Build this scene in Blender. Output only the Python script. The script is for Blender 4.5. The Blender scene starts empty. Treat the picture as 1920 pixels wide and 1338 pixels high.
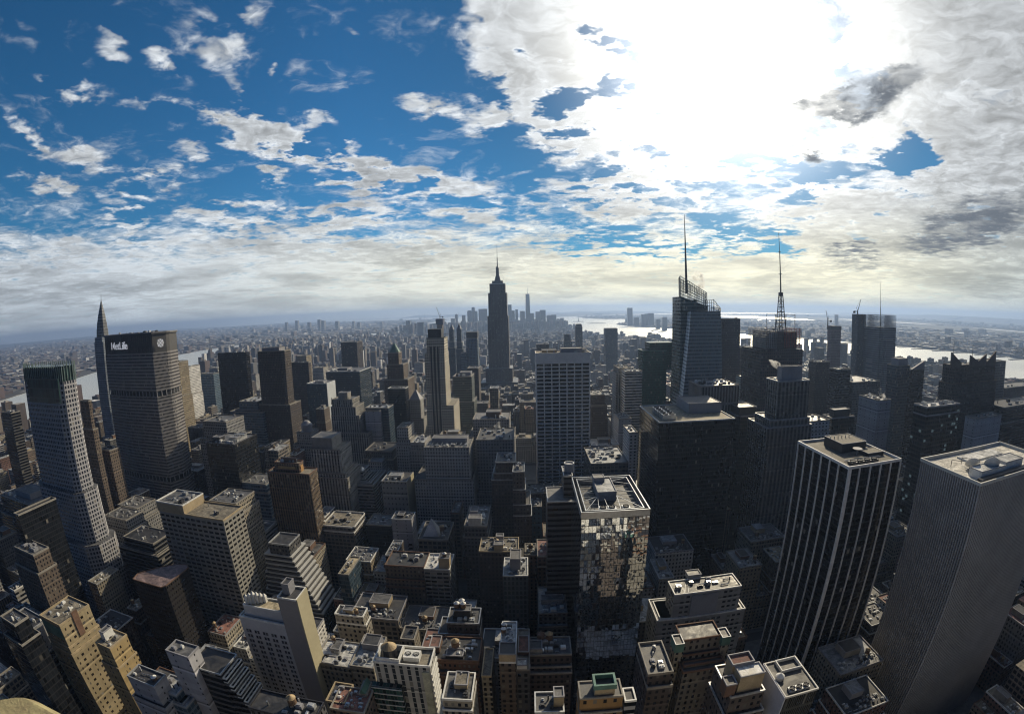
import bpy, bmesh, math, random
import numpy as np
from mathutils import Vector, Matrix
S = bpy.context.scene
COL = S.collection
R = math.radians
EYE = 260.0
# ---------------------------------------------------------------- camera (measured from known landmarks)
# world axes: X towards the Hudson, Y downtown along the avenues, Z up, metres
YAW, PITCH, ROLL, FOC, K3 = -0.03118247, 0.10111632, -0.02318668, 0.870244, 0.02090996
def ray(px, py):
    dx, dy = px - 960.0, -(py - 669.0)
    c, s = math.cos(ROLL), math.sin(ROLL); dx, dy = c*dx - s*dy, s*dx + c*dy
    r = math.hypot(dx, dy)/1000; t = r/FOC
    for _ in range(8): t -= (FOC*(t + K3*t**3) - r)/(FOC*(1 + 3*K3*t*t))
    n = r*1000 + 1e-9
    d = (math.sin(t)*dx/n, math.cos(t), math.sin(t)*dy/n)
    cp, sp = math.cos(PITCH), math.sin(PITCH); d = (d[0], d[1]*cp + d[2]*sp, -d[1]*sp + d[2]*cp)
    cy, sy = math.cos(YAW), math.sin(YAW)
    return (d[0]*cy + d[1]*sy, -d[0]*sy + d[1]*cy, d[2])
def at(px, py, z=None, y=None, x=None):
    d = ray(px, py)
    k = (z - EYE)/d[2] if z is not None else (y/d[1] if y is not None else x/d[0])
    return Vector((d[0]*k, d[1]*k, EYE + d[2]*k))
def azel(px, py):
    d = ray(px, py); return math.degrees(math.atan2(d[0], d[1])), math.degrees(math.asin(d[2]))
cd = bpy.data.cameras.new('camera'); cam = bpy.data.objects.new('camera', cd); COL.objects.link(cam); S.camera = cam
cd.type = 'PANO'; cd.panorama_type = 'FISHEYE_LENS_POLYNOMIAL'
cd.sensor_fit = 'HORIZONTAL'; cd.sensor_width = 36.0; cd.sensor_height = 36.0*713/1024
cd.fisheye_fov = math.pi
cd.fisheye_polynomial_k0 = 0.0; cd.fisheye_polynomial_k1 = -0.06127415717604668
cd.fisheye_polynomial_k2 = -4.964336734715399e-06; cd.fisheye_polynomial_k3 = 5.539860896989044e-06; cd.fisheye_polynomial_k4 = -4.555809404528478e-08
cd.clip_start = 0.05; cd.clip_end = 90000
def _axis(v):
    c, s = math.cos(ROLL), math.sin(ROLL); dx, dz = v[0], v[2]
    dx, dz = c*dx - s*dz, s*dx + c*dz
    d = (dx, v[1], dz)
    cp, sp = math.cos(PITCH), math.sin(PITCH); d = (d[0], d[1]*cp + d[2]*sp, -d[1]*sp + d[2]*cp)
    cy, sy = math.cos(YAW), math.sin(YAW)
    return Vector((d[0]*cy + d[1]*sy, -d[0]*sy + d[1]*cy, d[2]))
rx, ry, rz = _axis((1, 0, 0)), _axis((0, 0, 1)), -_axis((0, 1, 0))
M4 = Matrix((rx, ry, rz)).transposed().to_4x4(); M4.translation = (0, 0, EYE); cam.matrix_world = M4

# ---------------------------------------------------------------- light
SUN_AZ, SUN_EL = azel(1375, 112)
SUNV = Vector((math.sin(R(SUN_AZ))*math.cos(R(SUN_EL)), math.cos(R(SUN_AZ))*math.cos(R(SUN_EL)), math.sin(R(SUN_EL))))
sl = bpy.data.lights.new('sun', 'SUN'); sl.energy = 5.0; sl.angle = R(0.53); sl.color = (1.0, 0.85, 0.60)
so = bpy.data.objects.new('sun', sl); COL.objects.link(so); so.rotation_euler = SUNV.to_track_quat('Z', 'Y').to_euler(); so.location = (0, 0, 900)

S.view_settings.view_transform = 'Standard'; S.view_settings.look = 'None'
S.view_settings.exposure = 0.0; S.view_settings.gamma = 1.0
S.cycles.max_bounces = 5; S.cycles.diffuse_bounces = 2; S.cycles.glossy_bounces = 2; S.cycles.transmission_bounces = 3
S.cycles.volume_bounces = 0; S.cycles.transparent_max_bounces = 8; S.cycles.sample_clamp_indirect = 4.0
S.cycles.caustics_reflective = False; S.cycles.caustics_refractive = False
S.cycles.use_denoising = True
S.cycles.pixel_filter_type = 'BLACKMAN_HARRIS'; S.cycles.filter_width = 1.15

# ---------------------------------------------------------------- node helper
class NT:
    def __init__(s, tree): s.t = tree; s.n = tree.nodes; s.l = tree.links
    def new(s, typ, **kw):
        n = s.n.new(typ)
        for k, v in kw.items(): setattr(n, k, v)
        return n
    def link(s, a, b): s.l.new(a, b)
    def _in(s, sock, v):
        if isinstance(v, bpy.types.NodeSocket): s.l.new(v, sock)
        elif v is not None: sock.default_value = v
    def m(s, op, a, b=None, c=None, clamp=False):
        n = s.new('ShaderNodeMath', operation=op); n.use_clamp = clamp
        s._in(n.inputs[0], a); s._in(n.inputs[1], b)
        if c is not None: s._in(n.inputs[2], c)
        return n.outputs[0]
    def v(s, op, a, b=None, scale=None):
        n = s.new('ShaderNodeVectorMath', operation=op); s._in(n.inputs[0], a); s._in(n.inputs[1], b)
        if scale is not None: s._in(n.inputs['Scale'], scale)
        return n.outputs['Value'] if op in ('DOT_PRODUCT', 'LENGTH', 'DISTANCE') else n.outputs[0]
    def xyz(s, x, y, z=0.0):
        n = s.new('ShaderNodeCombineXYZ'); s._in(n.inputs[0], x); s._in(n.inputs[1], y); s._in(n.inputs[2], z); return n.outputs[0]
    def sep(s, v):
        n = s.new('ShaderNodeSeparateXYZ'); s._in(n.inputs[0], v); return n.outputs
    def mix(s, f, a, b, typ='RGBA', blend='MIX'):
        n = s.new('ShaderNodeMix', data_type=typ)
        if typ == 'RGBA': n.blend_type = blend; n.clamp_result = False
        i = {'RGBA': (6, 7, 2), 'FLOAT': (2, 3, 0)}[typ]
        s._in(n.inputs[0], f)
        for k, q in ((i[0], a), (i[1], b)):
            if isinstance(q, (tuple, list)) and len(q) == 3: q = (*q, 1.0)
            s._in(n.inputs[k], q)
        return n.outputs[i[2]]
    def noise(s, vec, scale, detail=4.0, rough=0.5, dist=0.0, dim='3D', out=0, lac=2.0):
        n = s.new('ShaderNodeTexNoise', noise_dimensions=dim)
        s._in(n.inputs['Vector'], vec); n.inputs['Scale'].default_value = scale; n.inputs['Detail'].default_value = detail
        n.inputs['Roughness'].default_value = rough; n.inputs['Distortion'].default_value = dist; n.inputs['Lacunarity'].default_value = lac
        return n.outputs[out]
    def ramp(s, v, a, b, c=0.0, d=1.0, smooth=False):
        n = s.new('ShaderNodeMapRange'); n.interpolation_type = 'SMOOTHSTEP' if smooth else 'LINEAR'
        for i, q in enumerate((v, a, b, c, d)): s._in(n.inputs[i], q)
        return n.outputs[0]
    def hsv(s, col, h=0.5, sat=1.0, val=1.0):
        n = s.new('ShaderNodeHueSaturation'); s._in(n.inputs['Color'], col); s._in(n.inputs['Hue'], h); s._in(n.inputs['Saturation'], sat); s._in(n.inputs['Value'], val); return n.outputs[0]

# ---------------------------------------------------------------- sky: Nishita air with procedural cloud layers
w = bpy.data.worlds.new('World'); S.world = w; w.use_nodes = True
T = NT(w.node_tree); T.n.clear()
out = T.new('ShaderNodeOutputWorld'); bg = T.new('ShaderNodeBackground')
T.link(bg.outputs[0], out.inputs[0])
SKYK = 0.075; bg.inputs[1].default_value = SKYK
sky = T.new('ShaderNodeTexSky'); sky.sky_type = 'NISHITA'; sky.sun_disc = False
sky.sun_elevation = R(SUN_EL); sky.sun_rotation = R(SUN_AZ); sky.altitude = 270; sky.air_density = 1.0; sky.dust_density = 0.3; sky.ozone_density = 3.0
dirv = T.v('NORMALIZE', T.new('ShaderNodeTexCoord').outputs['Generated'])
x, y, z = T.sep(dirv)
az = T.m('MULTIPLY', T.m('ARCTAN2', x, y), 57.2958); el = T.m('MULTIPLY', T.m('ARCSINE', z), 57.2958)
ae = T.xyz(az, el)
den = T.m('ADD', T.m('MAXIMUM', z, 0.0), 0.06)
pl = T.xyz(T.m('DIVIDE', x, den), T.m('DIVIDE', y, den), 0.0)          # flat cloud layer seen in perspective
plw = T.v('ADD', pl, T.v('SCALE', T.v('SUBTRACT', T.noise(pl, 1.3, 3, .55, out=1), (.5, .5, .5)), scale=0.5))
n_big = T.noise(plw, 2.3, 9, .60, 0.25)
n_alt = T.noise(T.v('ADD', plw, T.v('SCALE', T.v('SUBTRACT', T.noise(pl, 5.0, 3, .6, out=1), (.5, .5, .5)), scale=0.15)), 9.0, 5, .55, 0.6)
aw = T.v('ADD', ae, T.v('SCALE', T.v('SUBTRACT', T.noise(pl, 2.2, 5, .6, out=1), (.5, .5, .5)), scale=10.0))   # ragged blob edges
def blob(c, a, b, amp, src=None, prev=None):
    c0 = Vector(azel(*c)); va = Vector(azel(c[0]+a[0], c[1]+a[1])) - c0
    L = math.hypot(*a); nb = (-a[1]/L*b, a[0]/L*b); vb = Vector(azel(c[0]+nb[0], c[1]+nb[1])) - c0
    mp = T.new('ShaderNodeMapping', vector_type='TEXTURE'); src = src or aw
    if prev is not None:      # ties each blob to the one before, so the shader compiler keeps few values alive
        q = T.new('ShaderNodeVectorMath', operation='MULTIPLY_ADD'); T._in(q.inputs[0], prev); q.inputs[1].default_value = (1e-8,)*3; T._in(q.inputs[2], src); src = q.outputs[0]
    T._in(mp.inputs[0], src)
    mp.inputs[1].default_value = (c0[0], c0[1], 0); mp.inputs[2].default_value = (0, 0, math.atan2(va[1], va[0]))
    mp.inputs[3].default_value = (va.length, vb.length, 1)
    return T.ramp(T.v('LENGTH', mp.outputs[0]), 1.25, 0.25, 0.0, amp, True) if amp > 0 else T.ramp(T.v('LENGTH', mp.outputs[0]), 1.25, 0.25, 0.0, amp, True)
BL = [  # (centre px, half axis px, half width px, amount); the pixel only names a direction in the sky
 ((120,160),(110,8),32,.30),((230,75),(45,5),22,.30),((312,97),(38,20),30,.30),((400,70),(80,30),65,.24),((455,25),(60,-20),50,.28),((450,170),(30,60),28,.30),
 ((290,208),(110,12),22,.22),((60,250),(45,40),22,.30),((170,285),(90,10),24,.24),((100,328),(90,10),24,.30),((270,340),(85,-10),42,.34),((355,278),(40,8),26,.28),
 ((400,218),(30,15),14,.3),((500,255),(130,42),38,.75),((640,305),(140,48),44,.75),((590,212),(80,-8),24,.26),((800,192),(75,25),34,.42),((910,235),(70,0),24,.30),
 ((665,65),(18,10),14,.2),((515,112),(12,5),9,.25),((510,338),(38,4),15,.32),((620,350),(45,4),10,.28),((680,362),(50,8),17,.36),((570,378),(24,2),8,.28),((650,405),(110,-15),24,.32),((700,330),(60,14),26,.2),
 ((770,330),(100,15),26,.34),((860,375),(140,5),48,.34),((470,415),(110,8),28,.34),((370,390),(80,4),18,.22),((230,420),(60,4),14,.26),((120,470),(110,14),14,.24),((260,465),(60,4),10,.24),
 ((980,50),(140,40),110,.75),((1000,200),(110,20),70,.30),((1060,30),(150,0),110,.8),((1200,140),(300,20),200,1.0),((1400,60),(220,10),160,.6),((1190,300),(200,20),70,.34),
 ((1180,375),(180,10),48,.40),((980,415),(40,0),8,.2),((1500,130),(120,60),120,.5),((1380,240),(150,10),50,.5),((1480,285),(80,0),20,.3),
 ((1740,90),(280,0),230,1.15),((1870,250),(120,0),300,1.0),((1640,110),(120,0),120,.35),((1600,270),(110,0),30,.34),((1640,420),(260,30),80,.55),((1560,370),(150,0),30,.35),((1850,430),(150,0),120,.4),
 ((1375,445),(45,4),12,.36),((1440,330),(110,10),22,.20),((640,470),(420,10),30,.24),((120,540),(300,10),40,.3),((900,490),(300,5),24,.22),((1600,500),(220,0),34,.25),
 # clear gaps
 ((985,100),(36,24),26,-.9),((1020,150),(20,10),12,-.3),((960,300),(70,-12),22,-.30),((1010,340),(80,-30),18,-.28),((1000,215),(60,-20),16,-.18),((1400,298),(70,6),13,-.6),((1530,325),(75,12),18,-.75),((1715,290),(85,-10),50,-1.5),((1640,300),(60,10),16,-.3),
 ((1370,430),(90,30),40,-.55),((1150,462),(190,-4),24,-.42),((1470,462),(60,30),24,-.5),((1300,475),(120,6),20,-.3),((1110,430),(100,10),14,-.2),((1000,390),(60,10),16,-.2),
 ((700,120),(150,30),70,-.3),((560,150),(60,60),40,-.2),((180,40),(180,20),36,-.2),((620,170),(110,10),26,-.12),((560,430),(60,0),12,-.12)]
front = T.ramp(y, -.25, .25, 0, 1, True)
cov = T.m('ADD', T.m('MULTIPLY', T.ramp(el, 14.0, 5.0, -0.08, 0.32, True), front), T.ramp(el, 26.0, 14.0, -0.03, 0.03, True))
cov = T.m('ADD', cov, T.m('MULTIPLY', T.m('SUBTRACT', front, 1.0), .3))
for c_, a_, b_, k_ in BL: cov = T.m('ADD', cov, blob(c_, a_, b_, k_*(1.35 if 0 < k_ < .5 else 1.0), prev=cov))
cov = T.m('ADD', cov, T.ramp(el, -6, 0, 0.3, 0.0))
cov = T.m('ADD', cov, T.m('MULTIPLY', T.m('MULTIPLY', T.ramp(az, 36, 54, 0, .50, True), T.ramp(el, 8, 14, 0, 1)), front))
cov = T.m('ADD', cov, T.m('MULTIPLY', T.m('EXPONENT', T.m('MULTIPLY', T.m('POWER', T.m('DIVIDE', T.m('MULTIPLY', T.m('ARCCOSINE', T.m('MINIMUM', T.v('DOT_PRODUCT', dirv, tuple(SUNV)), 1.0)), 57.2958), 20.0), 2.0), -1.0)), .12))
# altocumulus ripple mixes with the broad field
fld = T.m('ADD', T.m('MULTIPLY', n_big, 0.95), T.m('MULTIPLY', n_alt, 0.50))
D = T.m('ADD', T.m('MULTIPLY', T.m('SUBTRACT', fld, 0.76), 1.45), T.m('MULTIPLY', cov, 1.55))
alpha = T.ramp(D, -0.17, 0.46, 0, 1, True)
thick = T.ramp(D, 0.30, 0.95, 0, 1, True)
cosang = T.v('DOT_PRODUCT', dirv, tuple(SUNV))
ang = T.m('MULTIPLY', T.m('ARCCOSINE', T.m('MINIMUM', cosang, 1.0)), 57.2958)
gl_core = T.m('EXPONENT', T.m('MULTIPLY', T.m('POWER', T.m('DIVIDE', ang, 12.5), 2.0), -1.0))
gl_wide = T.m('EXPONENT', T.m('MULTIPLY', T.m('DIVIDE', ang, 17.0), -1.0))
# cloud colour in display-linear units, divided by the background strength at the end
lowc = T.ramp(az, -60, 30, 0, 1, True)
hor = T.mix(lowc, (.60, .67, .73), (1.12, 1.05, .74)); hor = T.mix(T.ramp(az, 35, 68, 0, 1, True), hor, (.62, .67, .63))
c_white = T.mix(T.ramp(el, 1.0, 15.0, 0, 1, True), hor, (.66, .70, .74))
stv = T.xyz(T.m('DIVIDE', az, 11.0), T.m('DIVIDE', el, 1.9), 3.0)
streak = T.noise(T.v('ADD', stv, T.v('SCALE', T.noise(stv, .6, 3, .5, out=1), scale=1.2)), 1.0, 6, .58, 0.3)
shade = T.m('MULTIPLY', T.ramp(streak, .38, .66, 1.10, 0.70, True), 1.0)
shade = T.mix(T.ramp(el, 14, 24, 0, 1), shade, T.m('ADD', T.m('MULTIPLY', shade, .35), .65), 'FLOAT')
rip = T.mix(T.ramp(el, 5, 15, 0, 1), T.ramp(n_alt, .38, .62, 0.97, 1.03), T.ramp(n_alt, .34, .66, 0.60, 1.18), 'FLOAT')
shade = T.m('MULTIPLY', shade, rip)
shade = T.m('MULTIPLY', shade, T.mix(thick, 1.06, 0.80, 'FLOAT'))
shade = T.m('MULTIPLY', shade, T.ramp(az, 30, 66, 1.0, .88))
ccol = T.v('SCALE', c_white, scale=shade)
gsum = T.m('ADD', T.m('MULTIPLY', gl_core, 3.2), T.m('MULTIPLY', gl_wide, 0.60))
ccol = T.v('ADD', ccol, T.v('SCALE', T.v('MULTIPLY', (1.0, .97, .88), T.xyz(1, 1, 1)), scale=T.m('MULTIPLY', gsum, T.ramp(el, 2, 14, .18, 1.0))))
# dark low scud
dk = None
aw2 = T.v('ADD', ae, T.v('SCALE', T.v('SUBTRACT', T.noise(pl, 4.5, 6, .62, out=1), (.5, .5, .5)), scale=5.0))
for bd in [((1600,190),(120,-38),52,1.1),((1690,145),(60,-18),38,1.0),((1505,196),(60,-6),28,.9),((1532,300),(34,4),26,.8),((1825,420),(135,-44),60,1.0),((1745,455),(80,-10),26,.7),((1600,470),(72,-2),24,.8),((1615,497),(80,0),13,.5),((1130,65),(26,0),10,.0),((1700,370),(90,-20),16,.25)]:
    if bd[3] <= 0: continue
    q = blob(*bd, src=aw2, prev=dk); dk = q if dk is None else T.m('MAXIMUM', dk, q)
dk = T.m('MULTIPLY', T.ramp(dk, .05, .85, 0, 1, True), T.ramp(n_big, .34, .56, .45, 1.0, True), clamp=True)
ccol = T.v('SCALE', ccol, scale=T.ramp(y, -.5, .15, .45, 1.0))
ccol = T.mix(T.m('MULTIPLY', dk, .97), ccol, (.13, .15, .18))
alpha = T.m('MAXIMUM', alpha, dk)
# clear air: dimmed and bluer behind the camera to darken shaded facades, plus bright forward-scattered veil round the sun
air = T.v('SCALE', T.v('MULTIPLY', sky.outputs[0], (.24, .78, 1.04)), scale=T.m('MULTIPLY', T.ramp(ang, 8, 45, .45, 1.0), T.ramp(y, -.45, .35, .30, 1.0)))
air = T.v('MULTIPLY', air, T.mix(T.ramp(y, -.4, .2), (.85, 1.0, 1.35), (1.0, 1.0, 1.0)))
air = T.v('SCALE', air, scale=SKYK)
veil = T.v('SCALE', T.xyz(.95, .97, 1.0), scale=T.m('MULTIPLY', T.m('EXPONENT', T.m('MULTIPLY', T.m('POWER', T.m('DIVIDE', ang, 11.0), 2.0), -1.0)), 2.6))
air = T.v('ADD', air, veil)
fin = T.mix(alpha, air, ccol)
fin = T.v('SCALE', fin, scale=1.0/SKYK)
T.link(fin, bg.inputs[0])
w.cycles.sampling_method = 'NONE'
# ---------------------------------------------------------------- materials
MATS = {}
def newmat(name):
    m = bpy.data.materials.new(name); m.use_nodes = True; t = NT(m.node_tree); t.n.clear()
    o = t.new('ShaderNodeOutputMaterial'); b = t.new('ShaderNodeBsdfPrincipled'); t.link(b.outputs[0], o.inputs[0])
    return m, t, b
def plain(name, col, rough=0.8, metal=0.0, scale=0.15, var=0.35, spec=0.5):
    if name in MATS: return MATS[name]
    m, t, b = newmat(name)
    pos = t.new('ShaderNodeNewGeometry').outputs['Position']
    n1 = t.noise(pos, scale, 5, .6); n2 = t.noise(pos, scale*9, 3, .6)
    f = t.m('MULTIPLY', t.ramp(n1, .3, .7, 1-var, 1+var), t.ramp(n2, .3, .7, 1-var*.5, 1+var*.5))
    t.link(t.v('SCALE', (*col,), scale=f), b.inputs['Base Color'])
    b.inputs['Roughness'].default_value = rough; b.inputs['Metallic'].default_value = metal
    b.inputs['Specular IOR Level'].default_value = spec
    MATS[name] = m; return m
def roofmat(name, col, rough=0.55, patch=0.72):
    if name in MATS: return MATS[name]
    m, t, b = newmat(name)
    g = t.new('ShaderNodeNewGeometry').outputs['Position']; oi = t.new('ShaderNodeObjectInfo').outputs['Random']
    n1 = t.noise(g, .16, 6, .7, 1.2); n2 = t.noise(g, 1.1, 3, .6)
    seam = t.new('ShaderNodeTexVoronoi'); seam.feature = 'DISTANCE_TO_EDGE'; seam.inputs['Scale'].default_value = .12; t.link(g, seam.inputs['Vector'])
    f = t.m('MULTIPLY', t.ramp(n1, .35, .68, 1-patch, 1+patch*.6), t.ramp(n2, .3, .7, .8, 1.15))
    f = t.m('MULTIPLY', f, t.ramp(seam.outputs['Distance'], 0, .03, .7, 1))
    f = t.m('MULTIPLY', f, t.ramp(oi, 0, 1, .75, 1.2))
    t.link(t.v('SCALE', (*col,), scale=f), b.inputs['Base Color'])
    b.inputs['Roughness'].default_value = rough
    t.link(t.ramp(n1, .3, .7, rough-.12, rough+.2), b.inputs['Roughness'])
    MATS[name] = m; return m
def facade(name, wall, glass=(.012, .015, .02), fh=3.6, bw=3.0, ww=.5, wh=.55, rough=.85, grough=.12, pier=0, pierw=.0, band=0, bandcol=None, blind=.10, spread=.16, u0=0.0, v0=0.0, lit=0.0, glvar=.6, wob=.012, panel=None, gmetal=0.0, gspec=.20):
    """wall with a grid of windows; u, v of the wall faces are metres along the wall and above the street"""
    if name in MATS: return MATS[name]
    m, t, b = newmat(name)
    uv = t.new('ShaderNodeUVMap').outputs[0]; pos = t.new('ShaderNodeNewGeometry').outputs['Position']
    oi = t.new('ShaderNodeObjectInfo').outputs['Random']
    u, v, _ = t.sep(uv)
    U = t.m('ADD', t.m('DIVIDE', u, bw), u0); V = t.m('ADD', t.m('DIVIDE', v, fh), v0)
    fu = t.m('FRACT', U); fv = t.m('FRACT', V)
    cell = t.xyz(t.m('FLOOR', U), t.m('FLOOR', V), t.m('MULTIPLY', oi, 97.0))
    wn = t.new('ShaderNodeTexWhiteNoise'); wn.noise_dimensions = '3D'; t.link(cell, wn.inputs['Vector'])
    rnd, rcol = wn.outputs['Value'], wn.outputs['Color']
    mu = t.m('LESS_THAN', t.m('ABSOLUTE', t.m('SUBTRACT', fu, .5)), ww/2)
    mv = t.m('LESS_THAN', t.m('ABSOLUTE', t.m('SUBTRACT', fv, .52)), wh/2)
    mask = t.m('MULTIPLY', mu, mv)
    if pier:
        pf = t.m('FRACT', t.m('DIVIDE', U, float(pier)))
        mask = t.m('MULTIPLY', mask, t.m('GREATER_THAN', pf, pierw))
    n1 = t.noise(pos, .035, 5, .6); n2 = t.noise(t.v('MULTIPLY', pos, (1, 1, .12)), .5, 4, .6)
    g = t.m('MULTIPLY', t.ramp(n1, .3, .7, 1-spread, 1+spread), t.ramp(n2, .3, .7, 1-spread*.9, 1+spread*.7))
    g = t.m('MULTIPLY', g, t.ramp(oi, 0, 1, .85, 1.15))
    wc = t.v('SCALE', (*wall,), scale=g)
    if panel:   # spandrels under the windows in another colour
        wc = t.mix(mu, wc, t.v('SCALE', (*panel,), scale=g))
    if band:
        bm = t.m('LESS_THAN', t.m('FRACT', t.m('DIVIDE', V, float(band))), 1.0/band)
        wc = t.mix(bm, wc, bandcol or (.02, .02, .02))
        if bandcol: mask = t.m('MULTIPLY', mask, t.m('SUBTRACT', 1.0, bm))
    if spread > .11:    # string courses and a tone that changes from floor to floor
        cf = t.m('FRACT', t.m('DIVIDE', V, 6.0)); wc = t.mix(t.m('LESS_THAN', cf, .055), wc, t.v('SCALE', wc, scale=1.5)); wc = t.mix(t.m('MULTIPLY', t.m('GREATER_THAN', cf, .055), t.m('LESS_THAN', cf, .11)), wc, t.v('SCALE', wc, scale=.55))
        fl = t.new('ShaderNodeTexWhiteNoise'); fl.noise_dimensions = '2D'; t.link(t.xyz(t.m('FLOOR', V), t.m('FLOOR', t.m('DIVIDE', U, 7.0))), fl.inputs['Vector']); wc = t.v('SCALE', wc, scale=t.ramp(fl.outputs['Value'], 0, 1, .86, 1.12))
    gl = t.v('SCALE', (*glass,), scale=t.ramp(rnd, 0, 1, 1-glvar, 1+glvar))
    isb = t.m('GREATER_THAN', rnd, 1-blind)
    gl = t.mix(isb, gl, t.v('SCALE', (.16, .15, .13), scale=t.ramp(t.sep(rcol)[1], 0, 1, .4, 1.3)))
    t.link(t.mix(mask, wc, gl), b.inputs['Base Color'])
    gm = t.m('MULTIPLY', mask, t.m('SUBTRACT', 1.0, isb))
    t.link(t.mix(gm, rough, grough, 'FLOAT'), b.inputs['Roughness'])
    t.link(t.mix(gm, .4, gspec, 'FLOAT'), b.inputs['Specular IOR Level'])
    if gmetal: t.link(t.m('MULTIPLY', gm, gmetal), b.inputs['Metallic'])
    if wob:    # panes never hang perfectly flat
        nrm = t.new('ShaderNodeNewGeometry').outputs['Normal']
        off = t.v('SCALE', t.v('SUBTRACT', rcol, (.5, .5, .5)), scale=t.m('MULTIPLY', gm, wob*2))
        t.link(t.v('NORMALIZE', t.v('ADD', nrm, off)), b.inputs['Normal'])
    if lit > 0:  # random panes get a glow in place of reflections
        on = t.m('MULTIPLY', mask, t.m('LESS_THAN', rnd, lit)); b.inputs['Emission Color'].default_value = (1, .82, .55, 1)
        t.link(t.m('MULTIPLY', on, .25), b.inputs['Emission Strength'])
    MATS[name] = m; return m
ROOF = {k: roofmat('roof_'+k, c, r) for k, c, r in (('tar', (.04, .04, .044), .55), ('gravel', (.19, .17, .135), .8), ('grey', (.12, .12, .125), .6), ('silver', (.30, .31, .32), .42), ('tan', (.33, .28, .19), .8), ('pale', (.50, .475, .42), .75), ('white', (.55, .55, .54), .55), ('red', (.22, .11, .09), .8))}
M_STEEL = plain('painted_steel', (.30, .31, .33), .5, .3, .4); M_DARK = plain('dark_metal', (.03, .03, .035), .5, .2, .4)
M_WHITE = plain('white_paint', (.62, .62, .60), .6, 0, .3, .2); M_STONE = plain('limestone', (.24, .225, .20), .85, 0, .2, .25)
M_WOOD = plain('tank_wood', (.14, .085, .05), .9, 0, .6, .4); M_TANKTOP = plain('tank_top', (.30, .22, .12), .7, 0, .5, .3); M_COPPER = plain('green_copper', (.08, .17, .14), .7, 0, .2, .35)
M_BRICK = plain('brown_brick', (.13, .075, .05), .9, 0, .2, .3); M_UNIT = plain('unit_metal', (.40, .41, .42), .45, .4, .5, .3); M_BLACK = plain('black_void', (.01, .01, .01), .6, 0, 1, .2)
M_GREYW = plain('grey_panel', (.24, .24, .26), .7, 0, .1, .2); M_GALV = plain('galvanised', (.45, .46, .47), .35, .7, .4, .2); M_TANW = plain('tan_plaster', (.34, .27, .17), .85, 0, .15, .25)
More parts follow.
